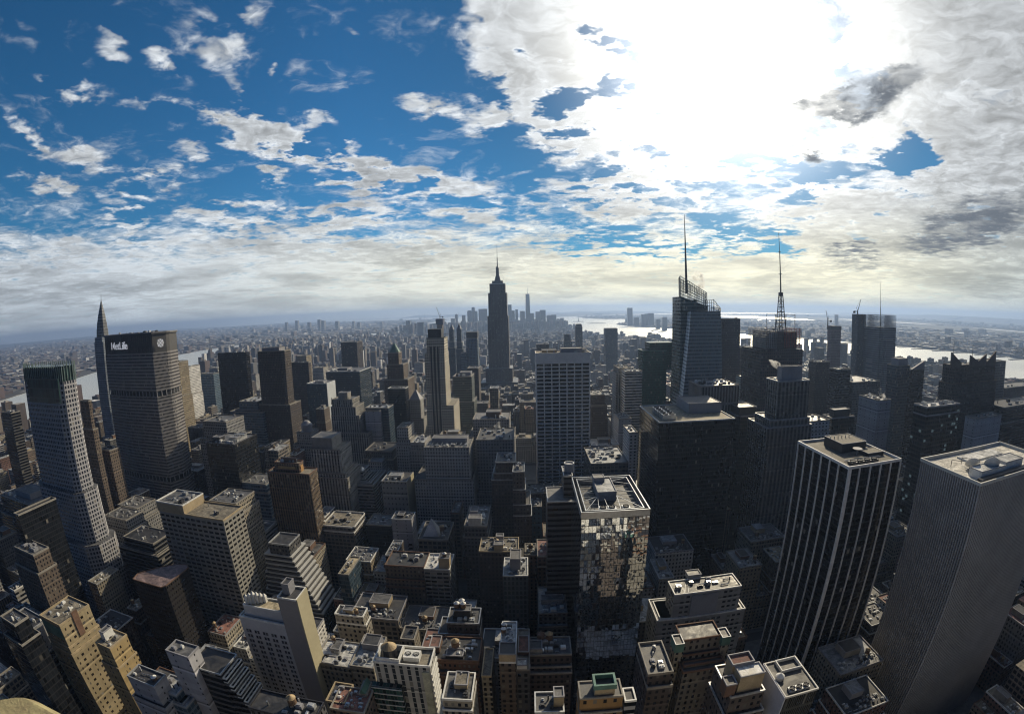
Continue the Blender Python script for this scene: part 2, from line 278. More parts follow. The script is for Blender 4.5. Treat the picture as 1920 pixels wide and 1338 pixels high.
# ---------------------------------------------------------------- mesh builder
class MB:
    def __init__(s): s.v = []; s.f = []; s.uv = []; s.mi = []
    def quad(s, pts, uvs=None, m=0):
        i = len(s.v); s.v += [tuple(p) for p in pts]; s.f.append(tuple(range(i, i+len(pts)))); s.mi.append(m)
        s.uv += uvs or [(p[0], p[1]) for p in pts]
    def wall(s, a, b, z0, z1, u=0.0, m=0, a1=None, b1=None):       # a->b with the outside on its right
        L = math.hypot(b[0]-a[0], b[1]-a[1]); a1 = a1 or a; b1 = b1 or b
        s.quad([(a[0], a[1], z0), (b[0], b[1], z0), (b1[0], b1[1], z1), (a1[0], a1[1], z1)], [(u, z0), (u+L, z0), (u+L, z1), (u, z1)], m)
        return u+L
    def prism(s, P, z0, z1, top=True, m=0, mt=None, P1=None, sides=True, bottom=False):   # P counter-clockwise seen from above
        Q = P1 or P; n = len(P); u = 0.0
        if sides:
            for i in range(n):
                j = (i+1) % n; s.wall(P[i], P[j], z0, z1, 0.0, m, Q[i], Q[j])
        if top: s.quad([(p[0], p[1], z1) for p in Q], m=m if mt is None else mt)
        if bottom: s.quad([(p[0], p[1], z0) for p in P][::-1], m=m)
    def box(s, x0, x1, y0, y1, z0, z1, m=0, top=True, bottom=False): s.prism([(x0, y0), (x1, y0), (x1, y1), (x0, y1)], z0, z1, top, m, bottom=bottom)
    def rim(s, P, z0, z1, t, m=0):            # parapet ring following a convex outline, inner face t metres in
        c = (sum(p[0] for p in P)/len(P), sum(p[1] for p in P)/len(P)); Q = inset(P, t); n = len(P); O = inset(P, -.12)
        for i in range(n):
            j = (i+1) % n; s.wall(O[i], O[j], z0, z1, 0, m); s.wall(Q[j], Q[i], z0, z1, 0, m)
            s.quad([(*O[i], z1), (*O[j], z1), (*Q[j], z1), (*Q[i], z1)], m=m)
            s.quad([(*O[j], z0), (*O[i], z0), (*P[i], z0), (*P[j], z0)], m=m)
    def cyl(s, x, y, z0, z1, r0, r1=None, n=12, m=0, top=True):
        r1 = r0 if r1 is None else r1; P = [(x+r0*math.cos(6.28318*k/n), y+r0*math.sin(6.28318*k/n)) for k in range(n)]
        if r1 < 1e-3:
            for k in range(n): a, b = P[k], P[(k+1) % n]; s.quad([(*a, z0), (*b, z0), (x, y, z1)], [(0, z0), (1, z0), (.5, z1)], m)
            return
        Q = [(x+r1*math.cos(6.28318*k/n), y+r1*math.sin(6.28318*k/n)) for k in range(n)]
        s.prism(P, z0, z1, top, m, P1=Q)
    def tube(s, a, b, r, n=4, m=0, r2=None):
        a, b = Vector(a), Vector(b); d = (b-a).normalized(); up = Vector((0, 0, 1)) if abs(d.z) < .9 else Vector((1, 0, 0))
        e = d.cross(up).normalized(); f = e.cross(d); r2 = r if r2 is None else r2
        A = [a+(e*math.cos(6.28318*(k+.5)/n)+f*math.sin(6.28318*(k+.5)/n))*r for k in range(n)]; B = [b+(e*math.cos(6.28318*(k+.5)/n)+f*math.sin(6.28318*(k+.5)/n))*r2 for k in range(n)]
        for k in range(n):
            j = (k+1) % n; s.quad([A[j], A[k], B[k], B[j]], m=m)
        s.quad(B[::-1], m=m); s.quad(A, m=m)
    def each(s, name, mats, parent=None, per=1):      # one object for each run of faces
        for k in range(0, len(s.f), per):
            q = MB()
            n0 = sum(len(f) for f in s.f[:k])
            for f in s.f[k:k+per]: q.quad([s.v[i] for i in f], s.uv[n0:n0+len(f)]); n0 += len(f)
            q.build(name, mats, parent)
    def build(s, name, mats, parent=None, origin=None):
        me = bpy.data.meshes.new(name); o = Vector(origin) if origin is not None else (Vector(parent['o']) if parent is not None and 'o' in parent.keys() else Vector((0, 0, 0)))
        ov = tuple(o); me.from_pydata([(a-ov[0], b-ov[1], c-ov[2]) for a, b, c in s.v], [], s.f)
        ul = me.uv_layers.new(name='UVMap'); ul.data.foreach_set('uv', np.array(s.uv, dtype=np.float32).ravel())
        me.polygons.foreach_set('material_index', s.mi)
        for mm in (mats if isinstance(mats, (list, tuple)) else [mats]): me.materials.append(mm)
        ob = bpy.data.objects.new(name, me); COL.objects.link(ob)
        if parent is not None: ob.parent = parent
        else: ob.location = o
        return ob
def inset(P, t):
    n = len(P); out = []
    for i in range(n):
        a, b, c = Vector(P[i-1]), Vector(P[i]), Vector(P[(i+1) % n])
        e1, e2 = (b-a).normalized(), (c-b).normalized(); n1, n2 = Vector((-e1.y, e1.x)), Vector((-e2.y, e2.x)); k = max(1+n1.dot(n2), .3)
        q = b + (n1+n2)*(t/k); out.append((q.x, q.y))
    return out
def rect(x0, x1, y0, y1): return [(x0, y0), (x1, y0), (x1, y1), (x0, y1)]
def octo(x0, x1, y0, y1, cx, cy): return [(x0+cx, y0), (x1-cx, y0), (x1, y0+cy), (x1, y1-cy), (x1-cx, y1), (x0+cx, y1), (x0, y1-cy), (x0, y0+cy)]
def thing(name, label, cat, loc, group=None):
    o = bpy.data.objects.new(name, None); o.empty_display_size = 2; COL.objects.link(o); o.location = loc; o['o'] = tuple(loc)
    o['label'] = label; o['category'] = cat
    if group: o['group'] = group
    return o
def tag(o, label, cat, group=None):
    o['label'] = label; o['category'] = cat
    if group: o['group'] = group
    return o
def structure(o): o['kind'] = 'structure'; return o
RS = random.Random(7)
# ---------------------------------------------------------------- rooftop kit: every item is a part of its building
def water_tank(t, x, y, z, r=2.0, h=4.0, leg=2.6, top=None, wood=None):
    m = MB(); m.cyl(x, y, z+leg, z+leg+h, r, r*.97, 14)
    b = m.build('water_tank', wood or M_WOOD, t)
    c = MB(); c.cyl(x, y, z+leg+h, z+leg+h+r*.75, r*1.08, 0.0, 14); c.build('tank_roof', top or M_TANKTOP, b, t['o'])
    l = MB()
    for sx in (-1, 1):
        for sy in (-1, 1): l.box(x+sx*r*.62-.15, x+sx*r*.62+.15, y+sy*r*.62-.15, y+sy*r*.62+.15, z, z+leg)
    l.box(x-r*.9, x+r*.9, y-.2, y+.2, z+leg-.35, z+leg); l.build('tank_stand', M_DARK, b, t['o'])
    return b
def cooling_fan(t, x, y, z, r=1.6, h=1.6, mat=None):
    m = MB(); m.box(x-r*1.15, x+r*1.15, y-r*1.15, y+r*1.15, z, z+h); a = m.build('cooling_tower', mat or M_UNIT, t)
    c = MB(); c.cyl(x, y, z+h, z+h+.5, r, r*.95, 16, top=False); c.cyl(x, y, z+h+.02, z+h+.12, r*.9, r*.9, 16)
    for k in range(3):
        an = k*1.047+.3; c.tube((x-r*math.cos(an), y-r*math.sin(an), z+h+.45), (x+r*math.cos(an), y+r*math.sin(an), z+h+.45), .09)
    c.build('fan', M_DARK, a, t['o']); return a
def penthouse(t, x0, x1, y0, y1, z, h, mat, roof=None, rimh=.5):
    m = MB(); P = rect(x0, x1, y0, y1); m.prism(P, z, z+h, False); p = m.build('penthouse', mat, t)
    r = MB(); r.quad([(a, b, z+h) for a, b in P]); r.build('penthouse_roof', roof or ROOF['grey'], p, t['o'])
    if rimh: q = MB(); q.rim(P, z+h-.1, z+h+rimh, .3); q.build('coping', M_GREYW, p, t['o'])
    return p
def clutter(t, x0, x1, y0, y1, z, n, seed=0, big=1.0, mats=None):
    rr = random.Random(seed); got = []
    W, D = x1-x0, y1-y0
    if W < 4 or D < 4: return
    mats = mats or [M_UNIT, M_GALV, M_STEEL, M_DARK, M_WHITE, M_GREYW]
    for k in range(n):
        for _ in range(8):
            w, d = rr.uniform(1.2, 3.6)*big, rr.uniform(1.2, 3.2)*big; x, y = rr.uniform(x0+.5, max(x0+.6, x1-w-.5)), rr.uniform(y0+.5, max(y0+.6, y1-d-.5))
            if all(x+w < a or x > b or y+d < c or y > e for a, b, c, e in got): break
        else: continue
        got.append((x-.4, x+w+.4, y-.4, y+d+.4)); h = rr.uniform(.8, 2.4)*big; mm = rr.choice(mats); c = rr.random()
        m = MB()
        if c < .45: m.box(x, x+w, y, y+d, z+.02, z+h); m.box(x+.2*w, x+.8*w, y+.2*d, y+.8*d, z+h, z+h+.3); m.build('hvac_unit', mm, t)
        elif c < .7:
            r = min(w, d)*.35; m.box(x, x+w, y, y+d, z+.02, z+h*.7)
            for q in range(2): m.cyl(x+w*(.28+.44*q), y+d/2, z+h*.7, z+h*.7+.4, r*.6, n=8)
            m.build('condenser', mm, t)
        elif c < .85: m.tube((x, y, z+.6), (x+w*1.6 if x+w*1.6 < x1 else x1, y, z+.6), .3*big, 6); m.box(x, x+.3, y-.3, y+.3, z, z+.6); m.build('duct', M_GALV, t)
        else: m.cyl(x+w/2, y+d/2, z, z+h*1.5, .4*big, n=8); m.build('vent_stack', mm, t)
# ---------------------------------------------------------------- generic building
FOOT = []      # footprints already taken
def building(name, label, cat, tiers, wall, roof='grey', rim=None, rimh=1.1, group=None, notake=False, rimt=.4, base=0.0):
    """tiers: list of (outline or (x0,x1,y0,y1), z0, z1), tallest last"""
    T0 = [(rect(*t[0]) if isinstance(t[0][0], (int, float)) else t[0], t[1], t[2]) for t in tiers]
    xs = [p[0] for t in T0 for p in t[0]]; ys = [p[1] for t in T0 for p in t[0]]
    if not notake: FOOT.append((min(xs), max(xs), min(ys), max(ys), max(t[2] for t in T0)))
    o = thing(name, label, cat, ((min(xs)+max(xs))/2, (min(ys)+max(ys))/2, base), group)
    m = MB()
    for P, z0, z1 in T0:
        m.prism(P, z0, z1, False); r = MB(); r.quad([(a, b, z1-.02) for a, b in P]); r.build('roof', ROOF[roof] if isinstance(roof, str) else roof, o)
        if rimh: p = MB(); p.rim(P, z1-.3, z1+rimh, rimt); p.build('parapet', rim or M_STONE, o)
    m.build('wall', wall, o)
    o['foot'] = (min(xs), max(xs), min(ys), max(ys))
    return o
def NF(nl, nr, y, zz=None):
    """x0, x1, z of a north face whose top corners are seen at nl and nr, in the vertical plane y"""
    a, b = at(*nl, y=y), at(*nr, y=y); return a.x, b.x, (a.z+b.z)/2 if zz is None else zz
# ---------------------------------------------------------------- ground, water, far shores
def poly_sheet(name, P, z, mat, skirt=3.0):
    m = MB(); m.prism(P, z-skirt, z, True); return structure(m.build(name, mat))
def ccw(P):
    a = sum(P[i-1][0]*P[i][1]-P[i][0]*P[i-1][1] for i in range(len(P))); return P if a > 0 else P[::-1]
def noisy(P, seed, amp=40, step=260):
    rr = random.Random(seed); out = []
    for i in range(len(P)):
        a, b = P[i], P[(i+1) % len(P)]; L = math.hypot(b[0]-a[0], b[1]-a[1]); n = min(int(L/step), 30); out.append(a)
        for k in range(1, n): t = k/n; out.append((a[0]+(b[0]-a[0])*t+rr.uniform(-amp, amp), a[1]+(b[1]-a[1])*t+rr.uniform(-amp, amp)))
    return out
mw, t, b = newmat('river_water'); g = t.new('ShaderNodeNewGeometry').outputs['Position']
b.inputs['Base Color'].default_value = (.74, .75, .70, 1); b.inputs['Metallic'].default_value = .48; b.inputs['IOR'].default_value = 1.33
bp = t.new('ShaderNodeBump'); bp.inputs['Strength'].default_value = .5; bp.inputs['Distance'].default_value = 1.0
hh = t.m('ADD', t.m('MULTIPLY', t.noise(g, .03, 4, .6), 2.0), t.noise(g, .25, 3, .6)); t.link(hh, bp.inputs['Height']); t.link(bp.outputs[0], b.inputs['Normal'])
t.link(t.ramp(t.noise(g, .0016, 5, .6, 1.0), .35, .65, .36, .46), b.inputs['Roughness'])
m = MB(); m.cyl(0, 0, -12, -3, 31000, n=96); structure(m.build('river', mw))
def landmat(name, c1, c2, c3):
    m, t, b = newmat(name); g = t.new('ShaderNodeNewGeometry').outputs['Position']
    vo = t.new('ShaderNodeTexVoronoi'); vo.inputs['Scale'].default_value = 1/45; t.link(g, vo.inputs['Vector'])
    n = t.noise(g, 1/900, 6, .65); n2 = t.noise(g, 1/120, 4, .7)
    c = t.mix(t.ramp(n, .4, .62), c1, c2); c = t.mix(t.ramp(t.sep(vo.outputs['Color'])[0], .80, .97), c, c3); c = t.v('SCALE', c, scale=t.ramp(n2, .3, .7, .6, 1.4))
    t.link(c, b.inputs['Base Color']); b.inputs['Roughness'].default_value = .9; return m
ML = landmat('borough_ground', (.05, .045, .043), (.03, .03, .026), (.16, .155, .15))
MJ = landmat('jersey_ground', (.035, .036, .032), (.022, .026, .020), (.08, .078, .075))
MAN = [(1871,-1781),(1804,-613),(1823,489),(1861,1207),(1754,2099),(1361,2897),(952,3813),(613,4514),(553,5496),(433,6063),(-77,6987),(-571,7095),(-1276,5754),(-1807,5144),(-2731,4634),(-2711,4074),(-2289,2785),(-1675,2110),(-1467,1209),(-1403,483),(-1559,-807),(-1626,-1733),(-1503,-4138),(1900,-4138)]
LI = [(-2612,-4750),(-2254,-1381),(-2206,802),(-2454,1426),(-2793,2127),(-3191,3809),(-3211,5067),(-2304,5694),(-1773,7002),(-1536,9543),(-2402,10587),(-2441,13103),(-2554,15577),(-3762,17067),(-7333,18647),(-13000,25500),(-22000,20000),(-29500,5000),(-28000,-6000)]
NJ = [(2996,-3557),(3422,737),(3110,2087),(2279,4292),(2108,5212),(1628,6343),(1478,7401),(2144,9164),(2628,11081),(1900,11400),(1662,12831),(1697,15387),(3200,17800),(8000,20500),(18000,23500),(29000,6000),(28000,-6000)]
SI = [(900,14954),(-1600,17555),(-1900,22000),(300,29500),(8000,29500),(9000,24000),(3200,18400)]
mst = facade('street_asphalt', (.03, .03, .032), fh=1, bw=1, ww=0, wh=0)
masph, t, b = newmat('asphalt'); g = t.new('ShaderNodeNewGeometry').outputs['Position']
t.link(t.v('SCALE', (.024, .025, .028), scale=t.m('MULTIPLY', t.ramp(t.noise(g, .05, 5, .6), .3, .7, .7, 1.3), t.ramp(t.noise(g, .9, 3, .6), .3, .7, .8, 1.2))), b.inputs['Base Color']); b.inputs['Roughness'].default_value = .75
poly_sheet('manhattan_ground', ccw(noisy(MAN, 1, 18)), 0.0, masph)
poly_sheet('long_island_ground', ccw(noisy(LI, 2)), 0.0, ML); poly_sheet('new_jersey_ground', ccw(noisy(NJ, 3)), 0.0, MJ); poly_sheet('staten_island_ground', ccw(noisy(SI, 4)), 0.0, MJ)
def isl(name, x, y, rx, ry, seed): poly_sheet(name, noisy([(x+rx*math.cos(k*.785), y+ry*math.sin(k*.785)) for k in range(8)], seed, 20, 60), 1.0, MJ)
isl('governors_island_ground', -954, 8279, 420, 520, 5); isl('liberty_island_ground', 1077, 9438, 130, 210, 6); isl('ellis_island_ground', 1267, 8237, 170, 170, 7)
poly_sheet('roosevelt_island_ground', ccw(noisy([(-1760,250),(-1900,200),(-2230,-2834),(-2060,-2834)], 8, 15)), 0.0, ML)
# meadow lagoons and the far bay lying in the Jersey plain
def lagoon(x, y, rx, ry, seed):
    m = MB(); P = noisy([(x+rx*math.cos(k*.628), y+ry*math.sin(k*.628)) for k in range(10)], seed, min(rx, ry)*.25, 500); m.quad([(a, b, .6) for a, b in P]); structure(m.build('lagoon', mw))
for k, q in enumerate([(6800,13000,900,3500),(9000,9500,350,1900),(8800,5500,250,900),(7600,3300,420,260),(12500,7800,500,900),(6100,4300,180,500),(10500,4300,700,260),(5200,9300,150,800)]): lagoon(*q, 20+k)
# low hills on the skyline
def ridge(name, P, h, wdt, seed):
    rr = random.Random(seed); m = MB(); n = len(P); tops = [(x, y, h*rr.uniform(.55, 1.0)*(0.15 if i in (0, n-1) else 1)) for i, (x, y) in enumerate(P)]
    for i in range(n-1):
        a, b = Vector((*P[i], 0)), Vector((*P[i+1], 0)); d = (b-a).normalized(); nn = Vector((-d.y, d.x, 0))*wdt
        ta, tb = Vector(tops[i]), Vector(tops[i+1])
        for s in (-1, 1):
            q = [a+nn*s, b+nn*s, tb, ta]; q = q if s < 0 else q[::-1]; m.quad(q)
    structure(m.build(name, MJ))
ridge('hills', [(x, 27500-abs(x-1500)*.12) for x in range(-7000, 8500, 700)], 120, 2200, 1)
ridge('hills', [(20500+900*math.sin(k), 26000-k*2300) for k in range(12)], 190, 1800, 2)
ridge('hills', [(1900+k*600, 20500-(k % 3)*300) for k in range(-6, 5)], 95, 1300, 3)
ridge('hills', [(-22000+900*math.sin(k), 26000-k*2500) for k in range(12)], 95, 2200, 4)
# haze: one closed box of even air
mh = bpy.data.materials.new('haze_air'); mh.use_nodes = True; t = NT(mh.node_tree); t.n.clear()
o = t.new('ShaderNodeOutputMaterial'); v = t.new('ShaderNodeVolumePrincipled'); t.link(v.outputs[0], o.inputs['Volume'])
v.inputs['Color'].default_value = (.40, .57, .92, 1); v.inputs['Density'].default_value = 7.5e-5; v.inputs['Anisotropy'].default_value = .35
# ---------------------------------------------------------------- facades
WN, WD, WL = (.011, .012, .015), (.006, .007, .009), (.022, .028, .036)
F = {
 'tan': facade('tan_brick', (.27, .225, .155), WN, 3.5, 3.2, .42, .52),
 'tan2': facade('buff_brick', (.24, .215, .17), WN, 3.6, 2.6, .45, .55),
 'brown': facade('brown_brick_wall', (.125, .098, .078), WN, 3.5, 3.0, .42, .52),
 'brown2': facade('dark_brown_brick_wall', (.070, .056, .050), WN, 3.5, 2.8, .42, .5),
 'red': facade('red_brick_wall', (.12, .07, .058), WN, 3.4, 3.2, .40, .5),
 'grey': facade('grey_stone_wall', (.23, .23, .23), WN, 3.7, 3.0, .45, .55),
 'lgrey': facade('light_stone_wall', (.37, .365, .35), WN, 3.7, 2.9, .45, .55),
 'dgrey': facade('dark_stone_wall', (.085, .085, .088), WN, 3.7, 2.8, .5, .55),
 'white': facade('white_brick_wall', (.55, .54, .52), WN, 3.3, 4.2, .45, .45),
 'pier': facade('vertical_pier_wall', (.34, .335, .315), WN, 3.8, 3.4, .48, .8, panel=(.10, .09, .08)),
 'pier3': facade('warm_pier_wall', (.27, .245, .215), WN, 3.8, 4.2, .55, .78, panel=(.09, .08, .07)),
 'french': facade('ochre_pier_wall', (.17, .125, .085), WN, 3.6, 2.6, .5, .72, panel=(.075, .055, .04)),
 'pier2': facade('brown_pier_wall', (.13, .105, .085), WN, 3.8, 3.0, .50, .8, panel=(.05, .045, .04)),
 'band': facade('ribbon_window_wall', (.27, .27, .28), WD, 3.8, 4.0, 1.01, .52, spread=.1),
 'band2': facade('dark_ribbon_wall', (.085, .085, .088), WD, 3.8, 4.0, 1.01, .6, spread=.1, blind=.04),
 'wband': facade('white_ribbon_wall', (.55, .55, .53), WD, 3.8, 5.0, 1.01, .5, spread=.1, blind=.05),
 'black': facade('black_curtain_wall', (.012, .012, .014), (.008, .009, .011), 3.9, 1.6, .88, .75, .35, .10, blind=.015, spread=.1),
 'blackg': facade('black_glass_wall', (.018, .018, .02), (.010, .012, .015), 3.9, 2.2, .9, .8, .4, .10, blind=.02, spread=.1),
 'blue': facade('blue_curtain_wall', (.05, .07, .09), (.03, .05, .07), 3.9, 1.6, .9, .74, .4, .06, blind=.05),
 'blue2': facade('pale_blue_curtain_wall', (.12, .16, .20), (.05, .08, .11), 3.9, 3.0, .9, .62, .4, .08, blind=.06),
 'green': facade('green_curtain_wall', (.01, .05, .038), (.008, .055, .045), 3.9, 1.6, .92, .70, .3, .07, blind=.03),
 'loft': facade('loft_wall', (.16, .14, .12), WL, 4.0, 4.0, .72, .62),
 'apt': facade('apartment_wall', (.20, .165, .13), WN, 3.0, 3.4, .38, .5),
 'blank': facade('blank_grey_wall', (.30, .30, .32), WN, 3.6, 9.0, .10, .3),
}
def G(name, label, cat, nl, nr, y, d, wall, roof='grey', low=(), rim=None, rimh=1.1, group=None, z=None, x0=None, x1=None, top=None, far=None, wx=None):
    """building whose north face top runs from nl to nr in the plane y; low: widening tiers (left, right, front, back, drop)"""
    a, b, zz = NF(nl, nr, y); a = x0 if x0 is not None else a; b = x1 if x1 is not None else b; z = z or zz
    if wx: d = min(90, max(4.0, at(wx, (nl if a > 0 else nr)[1], x=(a if a > 0 else b)).y-y))
    if far: d = max(4.0, at(*far, z=z).y-y)
    tiers = []; L, Rr, Fr, Bk = a, b, y, y+d; tops = [z-q[4] for q in low]
    tiers.append(((L, Rr, Fr, Bk), tops[0] if low else 0.0, z))
    for k, q in enumerate(low):
        L, Rr, Fr, Bk = L-q[0], Rr+q[1], Fr-q[2], Bk+q[3]
        tiers.append(((L, Rr, Fr, Bk), tops[k+1] if k+1 < len(low) else 0.0, tops[k]))
    if top: tiers[0] = (top(a, b, y, y+d), *tiers[0][1:])
    o = building(name, label, cat, tiers[::-1], F[wall] if isinstance(wall, str) else wall, roof, rim, rimh, group)
    o['b'] = (a, b, y, y+d, z); return o
def B(o): return tuple(o['b'])
# =============== the wide white-grid slab
gl_dark = facade('slab_glass', (.02, .02, .022), (.008, .009, .012), 3.9, 1.9, .93, .96, .4, .08, blind=.03, wob=.02)
M_TRAV = plain('travertine', (.76, .72, .66), .7, 0, .08, .10)
x0, x1, zt = NF((1004, 662), (1107, 662), 530)
t = thing('office_tower', 'wide slab with a white travertine grid of long dark windows, in front of the harbour', 'office tower', ((x0+x1)/2, 545, 0)); FOOT.append((x0, x1, 530, 565, zt))
m = MB(); m.box(x0+.8, x1-.8, 531, 562, 0, zt-10, top=False); m.build('wall', gl_dark, t)
m = MB(); m.box(x0, x1, 530, 563, zt-12, zt, top=False); m.build('top_band', M_TRAV, t)
m = MB(); m.quad([(x0, 530, zt-.6), (x1, 530, zt-.6), (x1, 563, zt-.6), (x0, 563, zt-.6)]); m.build('roof', ROOF['tan'], t); m = MB(); m.rim(rect(x0, x1, 530, 563), zt-.5, zt+.6, .6); m.build('parapet', M_TRAV, t)
for k in range(8):
    xx = x0+(x1-x0-1.6)*k/7; m = MB(); m.box(xx, xx+1.3, 530.1, 562.9, 0, zt-12, top=False); m.build('pier', M_TRAV, t)
m = MB(); nf = 43
for k in range(nf):
    zz = 6+(zt-18)*k/nf; m.box(x0+.2, x1-.2, 530.35, 562.6, zz, zz+1.45, top=True, bottom=True)
m.build('spandrel_grid', M_TRAV, t)
penthouse(t, x0+30, x0+55, 536, 556, zt-.6, 5, M_GREYW); penthouse(t, x0+8, x0+24, 538, 556, zt-.6, 3.5, M_TANW); penthouse(t, x0+60, x1-12, 538, 556, zt-.6, 4, M_UNIT); clutter(t, x0+3, x1-3, 532, 560, zt-.6, 14, 5, 1.3)
# =============== 383-style octagonal tower with the glass crown
Yc = 245; xa, xb, zc = NF((56, 748), (112, 744), Yc)        # north face, between the chamfers
zs = NF((112, 717), (112, 717), Yc)[2]; zg = at(102, 681, y=Yc).z
lat = facade('octagon_stone', (.33, .33, .35), (.015, .018, .028), 3.9, 3.05, .62, .60, spread=.08)
latb = facade('octagon_crown_glass', (.03, .05, .05), (.03, .06, .06), 8.0, 1.9, .86, .9, .3, .08, blind=.0)
t = thing('office_tower', 'tall pale grey octagonal tower with a lattice of small windows and a green glass crown', 'office tower', ((xa+xb)/2, Yc+25, 0))
cx = 5; X0, X1 = xa-22, xb+2; D = at(150, 722, x=X1).y-Yc
oc = [(X0+16, Yc), (X1-cx, Yc), (X1, Yc+cx), (X1, Yc+D-cx), (X1-cx, Yc+D), (X0+12, Yc+D), (X0, Yc+D-9), (X0, Yc+9)]; FOOT.append((X0-12, X1+12, Yc-12, Yc+D+12, zg))
m = MB(); r = MB()
for k, (e, za, zb) in enumerate([(0, zs-95, zs), (3.5, zs-142, zs-95), (9, zs-172, zs-142)]):
    P = inset(oc, -e); m.prism(P, za, zb, False); r.quad([(a, b, zb-.05) for a, b in P])
P = rect(X0-10, X1+10, Yc-10, Yc+D+14); m.prism(P, 0, zs-172, False); r.quad([(a, b, zs-172.05) for a, b in P])
m.build('wall', lat, t); r.each('roof', ROOF['grey'], t)
Pi = inset(oc, 1.6); m = MB(); m.prism(Pi, zs-2, zg-3, True); m.build('crown_glass', latb, t)
m = MB()
for i in range(8):
    a, b = Vector(oc[i]), Vector(oc[(i+1) % 8]); n = max(4, int((b-a).length/3.6))
    for k in range(n): p = a+(b-a)*(k+.5)/n; m.box(p.x-.32, p.x+.32, p.y-.32, p.y+.32, zs, zg)
m.build('crown_fins', M_COPPER if 0 else plain('crown_fin', (.13, .18, .175), .4, .3, .2), t)
m = MB(); a = oc[0]; m.wall(oc[0], oc[1], zc-2, zs+.5); q = MB(); q.box(xa-.2, xb+.2, Yc-.35, Yc+1, zc-4, zs+3, top=True); q.build('crown_screen', latb, t)
for s_, tp in ((0, (X0-14, Yc-14)), ): pass
# =============== the broad lens-shaped tower with roof-top sign
Ym = 415; xa, xb, zm = NF((189, 632), (284, 626), Ym); zm = NF((284, 624), (284, 624), Ym)[2]
mlw = facade('precast_band_wall', (.22, .21, .21), (.012, .012, .014), 3.9, 1.75, .72, .55, spread=.07, blind=.06)
mlb = plain('sign_band', (.045, .043, .042), .6, 0, .3, .15)
xcR = at(311, 621, y=Ym+20).x; Pm = [(xa, Ym+6), ((xa+xb)/2-8, Ym), (xb, Ym), (xcR, Ym+20), (xcR, Ym+26), (xb, Ym+46), (xa, Ym+46), (xa-8, Ym+26), (xa-8, Ym+20)]
t = thing('office_tower', 'broad brown concrete tower with a lit white name sign under its dark roof edge', 'office tower', ((xa+xb)/2, Ym+23, 0)); FOOT.append((xa-12, xcR+8, Ym-8, Ym+60, zm))
m = MB(); r = MB()
def mz(f): return zm*f
z1, z2, z3 = zm-.09*zm, zm*.72, zm*.31
for za, zb in ((0, z3-3), (z3+3, z2-3), (z2+3, z1)): m.prism(Pm, za, zb, False)
m.build('wall', mlw, t)
for za in (z3-3, z2-3): m = MB(); m.prism(inset(Pm, 1.8), za, za+6, False); m.build('recessed_floor', M_BLACK, t)
for zz in (z3, z2):
    for i in range(len(Pm)):
        a, b = Vector(Pm[i]), Vector(Pm[(i+1) % len(Pm)]); n = max(1, int((b-a).length/6))
        for k in range(n): p = a+(b-a)*k/n; m = MB(); m.box(p.x-.4, p.x+.4, p.y+.3, p.y+1.1, zz-3, zz+3, top=False); m.build('column', M_GREYW, t)
m = MB(); m.prism(inset(Pm, .3), z1, zm-1.5, False); m.build('sign_band', mlb, t)
m = MB(); m.prism(inset(Pm, -.9), zm-1.5, zm, True, bottom=True); m.build('roof', plain('roof_edge', (.05, .05, .05), .7), t); m = MB(); m.rim(inset(Pm, -.9), zm, zm+.9, .5); m.build('parapet', M_GREYW, t)
m = MB()
for k in range(26): xx = xa+6+(xb-xa-8)*k/25; m.box(xx, xx+.35, Ym-.35 if xx > (xa+xb)/2-8 else Ym+2.0, Ym+3.0, z1, zm-2, top=False)
m.build('sign_fins', plain('fin', (.075, .07, .07), .6), t)
clutter(t, xb-30, xb-3, Ym+6, Ym+30, zm, 12, 3, 1.2); clutter(t, xa+10, xb-34, Ym+8, Ym+38, zm, 8, 4, 1.2)
lit, tt, bb = newmat('lit_sign'); bb.inputs['Base Color'].default_value = (.7, .7, .72, 1); bb.inputs['Emission Color'].default_value = (.9, .92, 1, 1); bb.inputs['Emission Strength'].default_value = .30
def text(body, size, loc, rot, mat, parent, name='sign_letters', ext=.3, xs=1.0):
    c = bpy.data.curves.new(name, 'FONT'); c.body = body; c.size = size; c.extrude = ext; c.align_x = 'CENTER'; c.align_y = 'CENTER'; c.offset = size*.003
    ob = bpy.data.objects.new('tmp', c); COL.objects.link(ob); dg = bpy.context.evaluated_depsgraph_get(); me = bpy.data.meshes.new_from_object(ob.evaluated_get(dg)); bpy.data.objects.remove(ob)
    o = bpy.data.objects.new(name, me); COL.objects.link(o); me.materials.clear(); me.materials.append(mat); o.parent = parent; o.location = Vector(loc)-Vector(parent['o']); o.rotation_euler = rot; o.scale = (xs, 1, 1); return o
sx = at(225, 645, y=Ym+3).x; text('MetLife', 13.0, (sx, Ym+1.2, (z1+zm)/2-2), (R(90), 0, math.atan2(-6, (xb-xa)/2-8)*1.0), lit, t, ext=.6)
ax, ay = (xb+xcR)/2+1, Ym+10; dirx = Vector((xcR-xb, 20, 0)).normalized(); rzz = math.atan2(dirx.y, dirx.x)
m = MB()
for k in range(8):
    a = k*math.pi/4; cxx, czz = 3.9*math.cos(a), 3.9*math.sin(a); e = .95
    p = Vector((ax, ay, (z1+zm)/2-1)) + dirx*cxx + Vector((0, 0, czz)) + Vector((dirx.y, -dirx.x, 0))*.8
    for w2 in (0,):
        a_, b_ = p-dirx*e, p+dirx*e; nrm = Vector((dirx.y, -dirx.x, 0))*.5
        m.quad([a_+nrm-Vector((0, 0, e)), b_+nrm-Vector((0, 0, e)), b_+nrm+Vector((0, 0, e)), a_+nrm+Vector((0, 0, e))])
